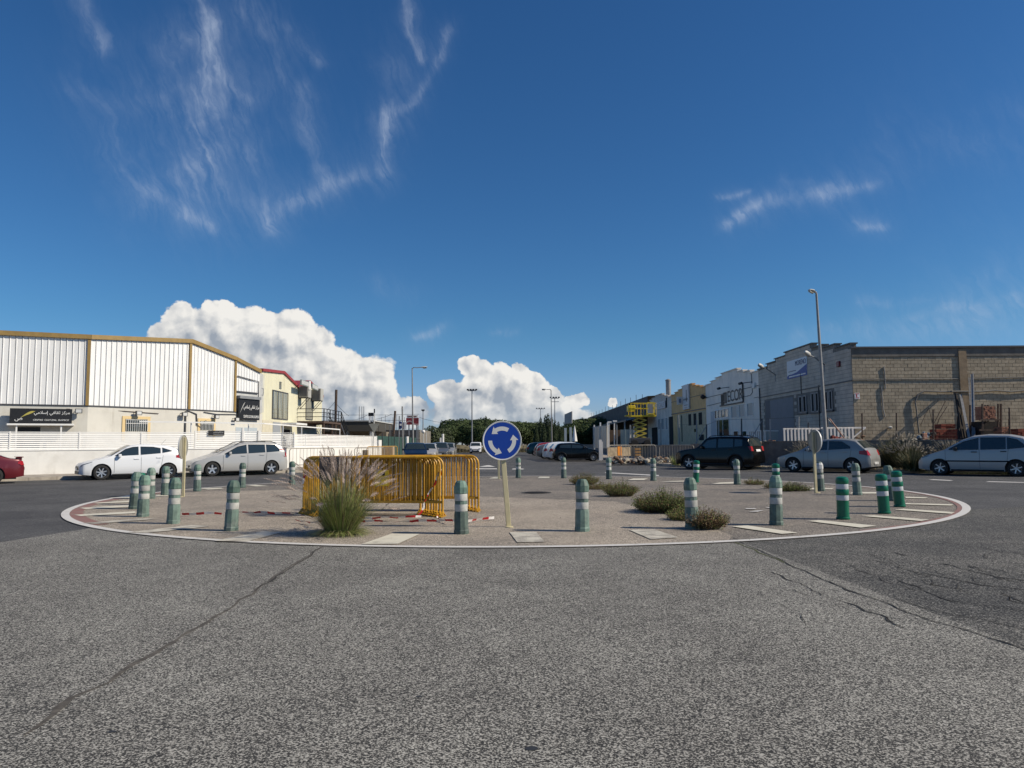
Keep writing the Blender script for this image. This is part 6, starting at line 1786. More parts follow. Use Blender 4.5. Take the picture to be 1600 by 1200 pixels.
a, b = DY(592, 672, 90), DY(656, 672, 90); mb = MB().box(a[0], b[0], 90, 102, 0, a[2]); obj('wall', mb, mat('raw block wall', (.20, .18, .15), .9, var=.25, vs=1.2, dirt=(.12, .11, .10)), bwl)
for k in range(9): mb = MB(); x = a[0] + .2 + k * (b[0] - a[0] - .4) / 8; mb.box(x - .04, x + .04, 89.9, 89.98, 0, a[2] + (.9 if k % 2 else .6)); obj('post', mb, M_grey, bwl)
mb = MB()
for k in range(6): mb.box(a[0], b[0], 89.97, 89.999, .3 + k * .42, .315 + k * .42)
obj('joint', mb, M_dgrey, bwl)
nt_ = thing('net_fence', 'dark green netting fence after the end of the white wall', 'fence', (-10.8, 64, 0)); f = Fr((-10.9, 58.5), (-10.6, 82), 1)
mb = MB(); f.box(mb, 0, f.L, .1, 2.1, -.02, .0); obj('netting', mb, mat('green netting', (.02, .06, .05), .9, var=.3), nt_); 
for k in range(9): mb = MB(); f.box(mb, k * 2.9, k * 2.9 + .06, .1, 2.35, .0, .06); obj('post', mb, M_dgrey, nt_)
cb_ = thing('stacked_pallet', 'pale brown crate past the end of the white wall', 'crate', (-9.9, 59, .1)); a = DY(604, 700, 59); mb = MB().box(a[0] - .55, a[0] + .5, 59, 59.8, .12, 1.25); obj('crate', mb, mat('pale board', (.42, .33, .24), .8, var=.15), cb_)
sc2 = thing('goal_frame', 'thin metal scaffold frames on the roofs behind the flags', 'frame', (-17, 95, 3)); mb = MB()
for k in range(8):
    x = DY(590 + k * 6, 650, 95)[0]; mb.bar((x, 95, 2.5), (x, 95, DY(600, 656 - (k % 3) * 4, 95)[2]), .05, .05)
p, q = DY(590, 657, 95), DY(634, 657, 95); mb.bar(p, q, .05, .05); p, q = DY(590, 661, 95), DY(640, 661, 95); mb.bar(p, q, .05, .05)
obj('frame', mb, M_grey, sc2)
rt = MB()
for k in range(26):
    x = -19 + 6.5 * random.random(); y = 92 + 6 * random.random(); s = .3 + .5 * random.random(); rt.lathe([(s * .5, 0), (s, s * .5), (s * .8, s), (s * .2, s * 1.3)], 7, (x, y, 2.6))
gl = []
for (px, yt, Y, lb) in ((661.5, 675, 78, 'white round lamp globe by the parked cars'), (666, 676, 82, 'thin forked lamp pole by the parked cars'), (692, 678, 100, 'white pillar at the end of the left parked cars'), (688.5, 684, 100, 'small pale post beside the white pillar'), (680, 668, 110, 'thin pale post in front of the young trees'), (636, 682, 72, 'white plastic drum on a stand behind the dark blue car')):
    b = DY(px, 700, Y); tp = DY(px, yt, Y); o = thing('street_post', lb, 'post', (b[0], b[1], 0)); w = .16 if 'white pillar' in lb or 'drum' in lb else .05
    mb = MB(); mb.tube([(b[0], b[1], 0), tp], w, 8); obj('post', mb, M_white if w > .1 else M_steelw, o)
    if 'globe' in lb: mb = MB(); mb.lathe([(.02, -.2), (.16, -.1), (.2, .05), (.12, .2), (0, .24)], 12, tp, cap=False); obj('globe', mb, M_white, o, smooth=True); mb = MB(); mb.bar((tp[0] - .4, tp[1], tp[2] + .1), (tp[0] + .4, tp[1], tp[2] + .15), .05, .05); obj('arm', mb, M_white, o)

# sign board on two legs beyond the nose-in cars
bs = thing('sign_board', 'tall grey sign board on two pale posts behind the nose-in cars', 'sign', (6.6, 84, 0)); a, b = DY(882, 645, 86), DY(893, 663, 84)
mb = MB(); v = [DY(882, 647.5, 88), DY(893.5, 642.5, 84), DY(893.5, 661, 84), DY(882, 662.5, 88)]; mb.add(v + [(x + .08, y + .1, z) for x, y, z in v], [(0, 1, 2, 3), (7, 6, 5, 4), (0, 4, 5, 1), (1, 5, 6, 2), (2, 6, 7, 3), (3, 7, 4, 0)]); obj('board', mb, mat('sign board grey', (.25, .25, .25), .6), bs)
mb = MB()
for px, Y in ((883.8, 87.5), (892, 84.5)): q = DY(px, 690, Y); mb.box(q[0] - .14, q[0] + .14, q[1], q[1] + .2, 0, 3.2)
obj('post', mb, mat('pale blue steel', (.40, .46, .48), .5), bs)
cp2 = thing('parasol', 'folded white parasol and panel beside the sign board', 'parasol', DY(898, 690, 84)); q = DY(898, 690, 84); mb = MB(); mb.lathe([(.30, 1.6), (.22, 2.2), (.10, 3.0), (.02, 3.4)], 8, (q[0], q[1], 0)); mb.tube([(q[0], q[1], 0), (q[0], q[1], 1.6)], .05, 6); obj('canopy', mb, M_white, cp2)

# ------------------------------------------------------------------ right yard
sf = thing('white_gate', 'white slatted gate panels standing above the low wall by the tall lamp', 'fence', (*DY(1285, 680, 40.5)[:2], YARD))
f = Fr(DY(1226, 690, 40.6)[:2], DY(1333, 690, 40.6)[:2], 1)
sl0 = None; n = 20; skip = {10}
for k in range(n):
    s = f.L * k / (n - 1)
    if k in skip: continue
    mb = MB(); f.box(mb, s - .045, s + .045, YARD + .15, 2.12 if k < 10 else 2.16, -.02, .02)
    if sl0 is None: sl0 = obj('slat', mb, M_nwhite, sf); s00 = s
    else:
        o = bpy.data.objects.new('slat', sl0.data); COL.objects.link(o); o.parent = sf; dd = f.d * (s - s00); o.location = dd
mb = MB(); f.box(mb, -.05, f.L * .52, 2.05, 2.14, -.04, -.021); f.box(mb, f.L * .54, f.L + .75, 2.09, 2.18, -.04, -.021); f.box(mb, -.05, f.L * .52, YARD + .16, YARD + .24, -.04, -.021); mb.bar(f.p(f.L + .7, 2.12, -.03), f.p(f.L + .03, 1.6, -.03), .06, .06); obj('rail', mb, M_nwhite, sf)
bx = thing('trailer_box', 'white corrugated metal box behind the black off-roader', 'container', (*DY(1183, 680, 44.5)[:2], YARD)); f = Fr(DY(1170, 690, 45.2)[:2], DY(1198, 690, 44.2)[:2], 1)
for k in range(9):
    mb = MB(); f.box(mb, k * f.L / 9 + .01, (k + .62) * f.L / 9, YARD, 2.02, .0, .05); obj('panel_rib', mb, M_white, bx)
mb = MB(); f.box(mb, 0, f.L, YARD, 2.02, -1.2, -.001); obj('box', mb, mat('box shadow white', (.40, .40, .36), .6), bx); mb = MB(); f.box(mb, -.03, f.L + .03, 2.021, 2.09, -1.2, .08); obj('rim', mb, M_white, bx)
M_fpost = mat('grey fence post', (.30, .31, .31), .6, metal=.2)
for px, yb, yt, Y, m_, lb in ((1158.5, 694, 654, 46, M_dgrey, 'dark fence post in front of the white unit'), (1190.5, 690, 654, 44, M_dgrey, 'dark braced fence post at the joint of the units'), (1203.5, 690, 654, 43.5, M_fpost, 'pale fence post in front of the grey roller door'), (1247.5, 690, 651, 41.8, M_fpost, 'pale fence post left of the first window of the grey unit'), (1263, 690, 660, 41, M_dgrey, 'short dark post behind the white gate'),
                              (1293, 690, 652, 41, M_dgrey, 'post with a leaning stay right of the tall lamp'), (1347, 692, 646, 38.4, M_rust, 'rusty stake at the left end of the tan wall'), (1400.5, 692, 645, 36.5, M_rust, 'rusty stake left of the looping pipe'), (1458, 690, 640, 35.5, M_rust, 'rusty stake behind the brick pile'), (1577, 688, 637, 33, M_rust, 'rusty stake right of the pallet rack'),
                              (1123, 692, 656, 50, M_fpost, 'pale fence post before the glazed door'), (1088.5, 694, 656, 55, M_fpost, 'pale fence post before the yellow unit'), (1061, 698, 648, 60, M_fpost, 'pale leaning fence post left of the yellow unit'), (1032.5, 697, 661, 68, M_fpost, 'fence post before the pale grey unit'), (1104, 694, 663, 54, M_dgrey, 'dark braced post between the yellow and white units')):
    a, b = DY(px + (.8 if Y > 59 and Y < 61 else 0), yb, Y), DY(px - (1 if Y > 59 and Y < 61 else 0), yt, Y); o = thing('fence_post', lb, 'post', (a[0], a[1], YARD), 'fence posts in the yard')
    mb = MB(); mb.tube([(a[0], a[1], YARD), b], .045 if m_ is not M_rust else .035, 6); obj('post', mb, m_, o)
    if 'braced' in lb or 'stay' in lb:
        mb = MB(); mb.tube([Vector(b) - Vector((0, 0, .1)), (a[0] + (-.9 if 'braced' in lb else 1.6), a[1], YARD + .1)], .03, 5); obj('stay', mb, M_fpost, o)
wr_ = thing('fence_wire', 'thin top wires of the yard fence', 'fence', (12, 50, 2.8)); mb = MB(); P_ = [DY(1061, 663.5, 60), DY(1104, 664, 54), DY(1123, 656.5, 50), DY(1158, 655, 46), DY(1190, 655, 44), DY(1247, 652, 41.8)]
mb.tube(P_[1:], .012, 4); mb.tube(P_[:2], .012, 4); obj('wire', mb, M_dgrey, wr_)

# brick stacks and yard clutter before the tan wall
M_br = mat('red brick', (.20, .045, .025), .9, var=.2, vs=8, rnd=.18); M_br2 = mat('orange brick', (.34, .16, .10), .9, var=.25, vs=8, rnd=.22)


def brick_stack(label, px0, px1, Y, z0, rows, cols, m_, bw, bh, cat='brick stack', grp='brick stacks in the yard', pallet=True, jit=.01):
    x0, x1 = DY(px0, 680, Y)[0], DY(px1, 680, Y)[0]; t = thing('brick_stack', label, cat, ((x0 + x1) / 2, Y, YARD), grp); w = (x1 - x0) / cols
    me = None
    for r in range(rows):
        for c in range(cols):
            if me is None:
                q = MB().box(-w / 2 + .006, w / 2 - .006, -.12, .5, 0, bh - .008); o = obj('brick', q, m_, t, rel=False); me = o.data
            else: o = bpy.data.objects.new('brick', me); COL.objects.link(o); o.parent = t
            o.location = Vector((x0 + w * (c + .5), Y + random.uniform(-jit, jit) * 2, z0 + r * bh)) - t.location
    return t


brick_stack('large stack of dark red blocks beside the leaning beams', 1461, 1494, 37.5, YARD, 6, 6, M_br, .2, .155)
brick_stack('small top layer of red blocks on the large dark red stack', 1469, 1492, 37.5, YARD + .95, 2, 3, M_br, .2, .12)
brick_stack('upper pallet of orange bricks held in the rusty rack', 1535, 1556, 37.0, 2.42, 8, 6, M_br2, .1, .085)
brick_stack('lower pallet of orange bricks at the right of the rusty rack', 1563, 1577, 36.6, 1.55, 6, 5, M_br2, .1, .085)
brick_stack('dark red stack of bricks at the right edge of the picture', 1588, 1625, 36.0, YARD, 6, 6, M_br, .2, .15)
brick_stack('low pile of dark bricks near the looping pipe', 1418, 1440, 37.8, YARD, 2, 5, M_br, .2, .11)
rk = thing('storage_rack', 'rusty steel rack holding pallets of bricks against the tan wall', 'rack', (*DY(1548, 680, 37.4)[:2], YARD))
mb = MB()
for px, zt in ((1535, 631), (1559.5, 631), (1564, 631), (1577, 655)):
    a = DY(px, 690, 36.9); tp = DY(px, zt, 36.9); mb.bar((a[0], a[1], YARD), tp, .07, .07); mb.bar((a[0], a[1] + 1.0, YARD), (tp[0], tp[1] + 1.0, tp[2]), .07, .07)
for y in (656, 672):
    a, b = DY(1530, y, 36.85), DY(1562, y, 36.85); mb.bar(a, b, .05, .08)
a, b = DY(1562, 672, 36.8), DY(1580, 672, 36.8); mb.bar(a, b, .05, .06)
obj('frame', mb, M_rust, rk)
mb = MB(); a, b = DY(1528, 657, 37.6), DY(1560, 690, 37.6); mb.box(a[0], b[0], 37.4, 38.3, YARD, 2.35); obj('dark_goods', mb, mat('dark goods', (.025, .02, .018), .9, var=.5, vs=4), rk)
bmz = thing('leaning_beams', 'long grey steel channels leaning on the tan wall beside the brick stack', 'steel beams', (*DY(1512, 680, 38)[:2], YARD))
for (x0, y0, x1, y1, Y0, Y1, w) in ((1515.5, 690, 1501, 617, 36.8, 40.8, .12), (1520.5, 690, 1518, 585, 37.2, 41.6, .10), (1519, 690, 1514, 590, 37.6, 41.7, .06), (1523.5, 690, 1520.5, 583, 37.1, 41.6, .05)):
    mb = MB(); mb.bar(DY(x0, y0, Y0), DY(x1, y1, Y1), w, .06); obj('beam', mb, M_galv, bmz)
mb = MB()
for (x0, y0, x1, y1) in ((1508, 690, 1495, 618), (1504, 690, 1492, 614), (1500, 690, 1500, 640), (1512, 690, 1505, 640)): mb.bar(DY(x0, y0, 37.4), DY(x1, y1, 41.4), .07, .05)
mb.bar(DY(1503, 690, 38.2), DY(1503, 650, 41), .5, .04)
obj('plank', mb, mat('dark plank', (.035, .026, .02), .9), bmz)
rod = thing('rebar_frame', 'thin bent steel rods leaning on the tan wall by the looping pipe', 'steel rods', (*DY(1455, 680, 39)[:2], YARD)); mb = MB()
for pp in ([(1438, 665), (1451, 637), (1459, 668)], [(1456, 668), (1477, 627)], [(1460, 675), (1467, 655), (1480, 635)]): mb.tube([DY(x, y, 39.5) for x, y in pp], .018, 4)
obj('rod', mb, M_rust, rod)
cl2 = thing('clutter_pile', 'dark heap of buckets, rags and a peach coloured tub by the looping pipe', 'junk heap', (*DY(1436, 688, 37.2)[:2], YARD))
random.seed(31)
cols = [mat('junk dark', (.03, .025, .022), .9), mat('peach tub', (.5, .24, .15), .6), mat('junk pale', (.40, .38, .33), .8), mat('junk blue', (.12, .18, .24), .8), mat('junk brown', (.12, .05, .03), .9)]
for k in range(38):
    px = random.uniform(1420, 1461); q = DY(px, 690, random.uniform(36.2, 37.4)); zt = random.uniform(0, .35 + .55 * max(0, 1 - abs(px - 1450) / 18)); s = random.uniform(.05, .15)
    mb = MB(); mb.lathe([(s * .6, 0), (s, s * .4), (s * .8, s * 1.2), (s * .3, s * 1.5)], 6, (q[0], q[1], YARD + zt), rot=random.random() * 6); obj('object', mb, cols[1] if k == 5 else random.choice([cols[0], cols[0], cols[4], cols[2], cols[3]]), cl2)
mb = MB(); q = DY(1446, 683, 36.1); mb.box(q[0] - .09, q[0] + .1, q[1], q[1] + .1, q[2] - .12, q[2] + .2); obj('tub', mb, cols[1], cl2, bevel=.02)


def heap(name, label, cat, cx0, cx1, Y0, Y1, z0, n, smin, smax, mats_, hgt, kind='stuff', seed=1):
    random.seed(seed); mb = MB(); mb2 = [MB() for _ in mats_]
    for k in range(n):
        t = random.random(); px = cx0 + (cx1 - cx0) * t; Y = random.uniform(Y0, Y1); q = DY(px, 700, Y); s = random.uniform(smin, smax); i = random.randrange(len(mats_))
        zz = z0 + hgt * random.random() * (sin(pi * (t * 3.1 % 1)) * .6 + .4) * random.random(); m = mb2[i]; a = len(m.v)
        m.lathe([(s * random.uniform(.5, .9), 0), (s, s * .35), (s * random.uniform(.6, .9), s * .8), (s * .2, s * 1.0)], random.choice((4, 5, 6)), (0, 0, 0), rot=random.random() * 6)
        m.xf(Matrix.Translation((q[0], q[1], zz)) @ Matrix.Rotation(random.uniform(-.7, .7), 4, 'X') @ Matrix.Rotation(random.uniform(-.7, .7), 4, 'Y'), a)
    al = MB(); ms = []
    for i, m in enumerate(mb2): al.add(m.v, m.f, i)
    o = obj(name, al, mats_, None); o['kind'] = kind; tag(o, label, cat); return o


heap('rubble', 'pale broken stones and brick rubble along the kerb below the metal barriers', 'rubble', 953, 1048, 46.0, 47.8, .12, 260, .06, .22, [mat('pale stone', (.40, .36, .29), .9), mat('grey stone', (.20, .18, .155), .9), mat('brown stone', (.15, .09, .055), .9)], .35, seed=4)
heap('rubble', 'brick bits and pale stones on the low wall behind the black off-roader', 'rubble', 1172, 1222, 40.6, 41.8, YARD + .2, 60, .06, .16, [mat('orange stone', (.32, .15, .09), .9), mat('pale stone', (.40, .36, .29), .9), mat('brown stone', (.15, .09, .055), .9)], .25, seed=5)
rd = thing('red_tub', 'dark red heap with orange pole beside the tall lamp above the parked hatchback', 'junk heap', (*DY(1308, 690, 39)[:2], YARD)); mb = MB()
random.seed(8)
for k in range(9):
    q = DY(random.uniform(1300, 1318), 690, 38.9); s = random.uniform(.12, .22); mb.lathe([(s * .7, 0), (s, s * .5), (s * .6, s * 1.1)], 6, (q[0], q[1], YARD + .3 + random.uniform(0, .2)), rot=random.random() * 5)
obj('heap', mb, mat('dark red heap', (.16, .02, .015), .8), rd); mb = MB(); mb.tube([DY(1296, 654, 38.8), DY(1323, 690, 38.4)], .035, 6); obj('orange_pole', mb, mat('faded orange', (.42, .22, .15), .7), rd)
for px, s, lb in ((1346, .30, 'red brown bush-like heap at the left end of the tan wall'),):
    q = DY(px, 690, 38.4); mb = MB()
    for k in range(14): r_ = random.uniform(.06, .16); mb.lathe([(r_ * .6, 0), (r_, r_ * .5), (r_ * .4, r_)], 6, (q[0] + random.uniform(-.3, .2), q[1], YARD + .25 + random.uniform(0, .35)), rot=random.random() * 5)
    tag(obj('brick_heap', mb, mat('brown stone', (.15, .09, .055), .9)), lb, 'rubble')['kind'] = 'thing'

# fence screens near the shed
sc3 = thing('corrugated_screen', 'pale corrugated screen between white posts right of the sign board', 'fence', (*DY(940, 680, 70)[:2], 0)); f = Fr(DY(930, 690, 74)[:2], DY(948.5, 690, 68)[:2], 1)
n = 8
for k in range(n): mb = MB(); f.box(mb, k * f.L / n, (k + .8) * f.L / n, .9, DY(940, 666, 71)[2], 0, .05); obj('panel', mb, mat('pale corrugated', (.42, .41, .37), .6, rnd=.12), sc3)
for px, yt, Y in ((928.5, 664, 74), (938, 660, 71), (949.5, 660, 68.5)):
    a = DY(px, 690, Y); tp = DY(px, yt, Y); mb = MB(); mb.bar((a[0], a[1], 0), tp, .13, .13); obj('post', mb, M_white, sc3)
for px, yt, Y, lb in ((951.5, 660.5, 66, 'white post with a lamp cap left of the lift'), (960, 659, 65, 'taller white post with a cap left of the lift'), (964, 664, 66, 'thin grey post behind the white posts'), (985, 664, 63, 'leaning white post right of the teal panels'), (990.5, 666, 62, 'square pale post beside the lift')):
    a = DY(px, 694, Y); tp = DY(px, yt, Y); o = thing('white_post', lb, 'post', (a[0], a[1], YARD), 'white posts by the shed'); mb = MB(); mb.bar((a[0], a[1], YARD), tp, .10, .10); obj('post', mb, M_nwhite if 'grey' not in lb else M_grey, o)
    if 'cap' in lb: mb = MB(); mb.box(tp[0] - .13, tp[0] + .22, tp[1] - .1, tp[1] + .1, tp[2], tp[2] + .12); obj('cap', mb, M_white, o)
tp_ = thing('teal_panels', 'grey teal sheet panels propped left of the lift', 'panel', (*DY(980, 690, 64)[:2], YARD)); f = Fr(DY(970.5, 690, 65)[:2], DY(996, 690, 63)[:2], 1)
for k in range(3): mb = MB(); f.box(mb, k * f.L / 3, (k + .95) * f.L / 3, YARD, DY(980, 671, 64)[2], 0, .05); obj('sheet', mb, mat('teal sheet', (.20, .27, .28), .5, rnd=.15), tp_)
mb = MB().box(*sorted((DY(947, 690, 90)[0], DY(975, 690, 90)[0])), 90, 90.2, YARD, DY(950, 672, 90)[2]); tag(obj('brown_wall', mb, mat('brown sheet wall', (.12, .075, .045), .9, var=.2)), 'brown sheet wall under the dark shed behind the white posts', 'wall')
for px, yb, yt, Y, w, lb in ((938.5, 718, 687, 55.5, .22, 'white concrete stub in front of the black small hatchback'), (941, 714, 690, 57, .12, 'thin white stub beside the concrete one')):
    a = DY(px, yb, Y); tp = DY(px, yt, Y); mb = MB().box(a[0] - w / 2, a[0] + w / 2, Y, Y + w, .1, tp[2]); tag(obj('concrete_stub', mb, M_nwhite), lb, 'post')

# scissor lift
M_yel = mat('lift yellow', (.70, .52, .02), .45); M_dyel = mat('lift scissor yellow', (.50, .40, .06), .5, var=.15)
lf = thing('scissor_lift', 'raised yellow scissor lift standing in the yard before the pale grey unit', 'scissor lift', (*DY(1000, 695, 62)[:2], YARD))
Yl = 62.0; xa, xb = DY(990, 690, Yl)[0], DY(1009.5, 690, Yl)[0]; zb_, zt_ = YARD + .75, DY(1000, 650, Yl)[2]
n = 5; hh = (zt_ - zb_) / n
for s_, yy in ((0, Yl - .35), (1, Yl + .35)):
    for k in range(n):
        mb = MB(); mb.bar((xa, yy, zb_ + k * hh), (xb, yy, zb_ + (k + 1) * hh), .08, .11, up=(0, 1, 0)); obj('scissor_arm', mb, M_dyel, lf); mb = MB(); mb.bar((xb, yy + .06, zb_ + k * hh), (xa, yy + .06, zb_ + (k + 1) * hh), .08, .11, up=(0, 1, 0)); obj('scissor_arm', mb, M_dyel, lf)
mb = MB()
for k in range(n + 1):
    for x in (xa, xb): mb.tube([(x, Yl - .4, zb_ + k * hh), (x, Yl + .45, zb_ + k * hh)], .045, 6)
obj('pivot', mb, M_dgrey, lf)
mb = MB(); mb.box(xa - .3, xb + .3, Yl - .55, Yl + .6, YARD + .3, YARD + .75); obj('chassis', mb, M_dgrey, lf, bevel=.04)
for x in (xa, xb):
    for y in (Yl - .6, Yl + .62):
        mb = MB(); mb.lathe([(.05, -.08), (.28, -.08), (.30, 0), (.28, .08), (.05, .08)], 14); mb.xf(Matrix.Translation((x, y, YARD + .3)) @ Matrix.Rotation(pi / 2, 4, 'X')); obj('wheel', mb, M_rubber, lf)
x0, x1 = DY(985, 690, Yl)[0], DY(1024, 690, Yl)[0]; zr0, zr1 = DY(1000, 649.5, Yl)[2], DY(1000, 630.5, Yl)[2]
mb = MB(); mb.box(x0, x1, Yl - .65, Yl + .7, zr0 - .1, zr0 + .02); obj('platform', mb, M_yel, lf)
mb = MB()
for y in (Yl - .62, Yl + .67):
    for z in (zr1, (zr0 + zr1) / 2 + .1): mb.tube([(x0, y, z), (x1, y, z)], .022, 6)
    for k in range(5): x = x0 + (x1 - x0) * k / 4; mb.tube([(x, y, zr0), (x, y, zr1)], .02, 6)
for x in (x0, x1):
    for z in (zr1, (zr0 + zr1) / 2 + .1): mb.tube([(x, Yl - .62, z), (x, Yl + .67, z)], .028, 6)
obj('guard_rail', mb, M_yel, lf)
xg0, xg1 = DY(1012, 690, Yl - .7)[0], DY(1023.5, 690, Yl - .7)[0]; mb = MB()
for a, b in (((xg0, zr0), (xg0, zr1 + .03)), ((xg1, zr0), (xg1, zr1 + .03)), ((xg0, zr1 + .03), (xg1, zr1 + .03)), ((xg0, zr0 + .12), (xg1, zr0 + .12))): mb.bar((a[0], Yl - .68, a[1]), (b[0], Yl - .68, b[1]), .08, .08)
obj('gate', mb, M_yel, lf)
mb = MB(); mb.box(xg0 + .12, xg1 - .12, Yl - .70, Yl - .67, zr0 + .25, zr1 - .1); obj('gate_panel', mb, M_grey, lf)
x = DY(981, 690, Yl)[0]; mb = MB(); mb.box(x, x + .62, Yl - .5, Yl + .3, zr0 + .35, zr0 + .85); mb.box(x - .2, x + .3, Yl - .4, Yl + .4, zr0 - .05, zr0 + .05); obj('control_box', mb, M_yel, lf, bevel=.06); mb = MB(); mb.box(x + .1, x + .25, Yl - .3, Yl, zr0 + .84, zr0 + 1.05); mb.box(x + .4, x + .5, Yl - .3, Yl, zr0 + .84, zr0 + 1.1); obj('controls', mb, M_black, lf)

# ------------------------------------------------------------------ trees
def leafmat(name, c, r=.35, br=.12):
    m = bpy.data.materials.new(name); m.use_nodes = True; nt = m.node_tree; b = nt.nodes['Principled BSDF']
    g = nt.nodes.new('ShaderNodeNewGeometry'); P_ = N(nt, g.outputs['Position']); ri = N(nt, g.outputs['Random Per Island'])
    f = nz(nt, P_, .9, 3, .6)
    c1 = mixc(nt, (f * .5 + ri * .5).smooth(.2, .8), tuple(v * (1 - r) for v in c), tuple(min(1, v * (1 + r * 1.6)) for v in c))
    nt.links.new(c1.so, b.inputs['Base Color']); b.inputs['Roughness'].default_value = .7; b.inputs['Specular IOR Level'].default_value = .25
    return m


M_pine = leafmat('pine foliage', (.040, .060, .018)); M_cyp = leafmat('cypress foliage', (.028, .045, .018)); M_olive = leafmat('olive green foliage', (.055, .07, .032)); M_bark = mat('bark', (.09, .065, .045), .95, var=.3, vs=3)


def crown_mesh(name, lobes, n, size, m_, seed, flat=.5):
    random.seed(seed); mb = MB(); tot = sum(l[3] * l[3] for l in lobes)
    for (x, y, z, rx, rz) in [(l[0], l[1], l[2], l[3], l[4]) for l in lobes]:
        k = int(n * rx * rx / tot)
        for _ in range(k):
            while True:
                v = Vector((random.uniform(-1, 1), random.uniform(-1, 1), random.uniform(-1, 1)))
                if .05 < v.length <= 1: break
            rr = v.length ** .35; v.normalize(); v = v * rr
            v = v * (1 + .22 * mnoise.noise(v * 2.5 + Vector((x, y, seed))))
            c = Vector((x + v.x * rx, y + v.y * rx, z + v.z * rz)); s = size * random.uniform(.5, 1.3)
            nrm = (v + Vector((random.uniform(-.8, .8), random.uniform(-.8, .8), random.uniform(-.4, .9)))).normalized(); u = nrm.orthogonal().normalized(); w = nrm.cross(u); a = random.random() * 6.28
            u, w = u * cos(a) + w * sin(a), w * cos(a) - u * sin(a)
            mb.add([c - u * s, c + w * s * flat - u * s * .2, c + u * s, c - w * s * flat + u * s * .2], [(0, 1, 2, 3)])
    me = bpy.data.meshes.new(name); me.from_pydata(mb.v, [], mb.f); me.materials.append(m_); return me


def tree(name, label, cat, loc, me, trunk, s, grp, rz=0.0, sz=1.0):
    t = thing(name, label, cat, loc, grp); c = bpy.data.objects.new('crown', me); COL.objects.link(c); c.parent = t
    k = bpy.data.objects.new('trunk', trunk); COL.objects.link(k); k.parent = t; t.scale = (s, s, s * sz); t.rotation_euler = (0, 0, rz); return t


pines = [crown_mesh('crown', [(0, 0, 6.2, 3.3, 1.7), (-2.2, .6, 5.4, 2.1, 1.4), (2.1, -.8, 5.5, 2.2, 1.4), (.4, 1.8, 5.0, 2.2, 1.6), (-.8, -1.8, 5.2, 2.2, 1.5), (0, 0, 3.6, 2.7, 1.9)], 5200, .26, M_pine, 1), crown_mesh('crown', [(0, 0, 6.6, 2.6, 1.5), (-1.8, .4, 5.6, 2.3, 1.5), (1.9, .7, 5.9, 2.0, 1.3), (.2, -1.6, 4.6, 2.5, 1.9), (-2.5, -.3, 4.0, 1.7, 1.6), (2.2, 0, 3.6, 2.0, 1.8)], 5200, .26, M_pine, 2)]
cyp = crown_mesh('crown', [(0, 0, 2.0, 1.25, 2.0), (0, 0, 4.2, 1.05, 2.0), (.05, 0, 6.2, .75, 1.8), (0, .05, 7.9, .4, 1.3)], 3200, .18, M_cyp, 3)
olv = crown_mesh('crown', [(0, 0, 2.8, 1.6, 1.5), (-1.1, .3, 2.2, 1.1, 1.1), (1.0, -.2, 2.4, 1.2, 1.2), (.2, .2, 4.2, 1.0, 1.0)], 2600, .17, M_olive, 4)


def trunk_mesh(h, r):
    mb = MB(); mb.tube([(0, 0, 0), (.08, 0, h * .5), (0, .1, h)], [r, r * .7, r * .45], 7)
    for k in range(4):
        a = k * 1.6; mb.tube([(.05, .05, h * .55), (cos(a) * r * 5, sin(a) * r * 5, h * .85), (cos(a) * r * 9, sin(a) * r * 9, h * 1.05)], [r * .35, r * .25, r * .12], 5)
    me = bpy.data.meshes.new('trunk'); me.from_pydata(mb.v, [], mb.f); me.materials.append(M_bark); return me


t_p, t_c, t_o = trunk_mesh(5.2, .26), trunk_mesh(2.5, .14), trunk_mesh(2.2, .12)
ORD = 'first second third fourth fifth sixth seventh eighth ninth tenth eleventh twelfth thirteenth fourteenth fifteenth sixteenth seventeenth eighteenth nineteenth twentieth'.split()


def order(rows):      # rank of each tree counted from the left
    xs_ = sorted(r[0] for r in rows); return {r: ORD[xs_.index(r[0])] for r in rows}


random.seed(17)
GP = 'umbrella pines forming the wood at the end of the street'
LP = 'rounded dark umbrella pine of the wood at the end of the street'
rows_ = ((703, 654, 170), (712, 656, 158), (722, 653, 168), (735, 653, 175), (748, 654, 160), (757, 652, 178), (766, 655, 165), (776, 653, 172), (786, 655, 180), (797, 657, 170), (806, 656, 160), (815, 657, 175), (824, 657, 166), (833, 660, 172), (700, 662, 150), (730, 662, 150), (752, 664, 148), (842, 658, 178), (858, 662, 160), (870, 664, 165)); rk_ = order(rows_)
for px, ytop, Y in rows_:
    q = DY(px, 693, Y); h = DY(px, ytop, Y)[2]; s = h / 8.1
    tree('umbrella_pine', '%s dark umbrella pine from the left in the wood ending the street' % rk_[(px, ytop, Y)], 'pine tree', (q[0], q[1], -.15), pines[random.randrange(2)], t_p, s, GP, random.random() * 6)
GP2 = 'pines beyond the old tan wall on the right'
rows_ = ((901, 653, 150), (912, 651, 156), (924, 651, 150), (936, 650, 160), (946, 651, 155), (895, 662, 145), (918, 660, 145), (960, 652, 170)); rk_ = order(rows_)
for px, ytop, Y in rows_:
    q = DY(px, 693, Y); h = DY(px, ytop, Y)[2]; s = h / 8.1
    tree('umbrella_pine', '%s round green pine from the left beyond the old tan wall' % rk_[(px, ytop, Y)], 'pine tree', (q[0], q[1], -.15), pines[random.randrange(2)], t_p, s, GP2, random.random() * 6)
GC = 'cypresses at the end of the street'
rows_ = ((853, 648, 130), (857, 646, 128), (862, 651, 130), (845, 652, 134), (868, 656, 126), (873, 658, 128), (878, 664, 126), (850, 660, 124), (838, 662, 132), (866, 664, 122), (690, 656, 130), (759, 650, 155), (876, 670, 120), (858, 668, 120)); rk_ = order(rows_)
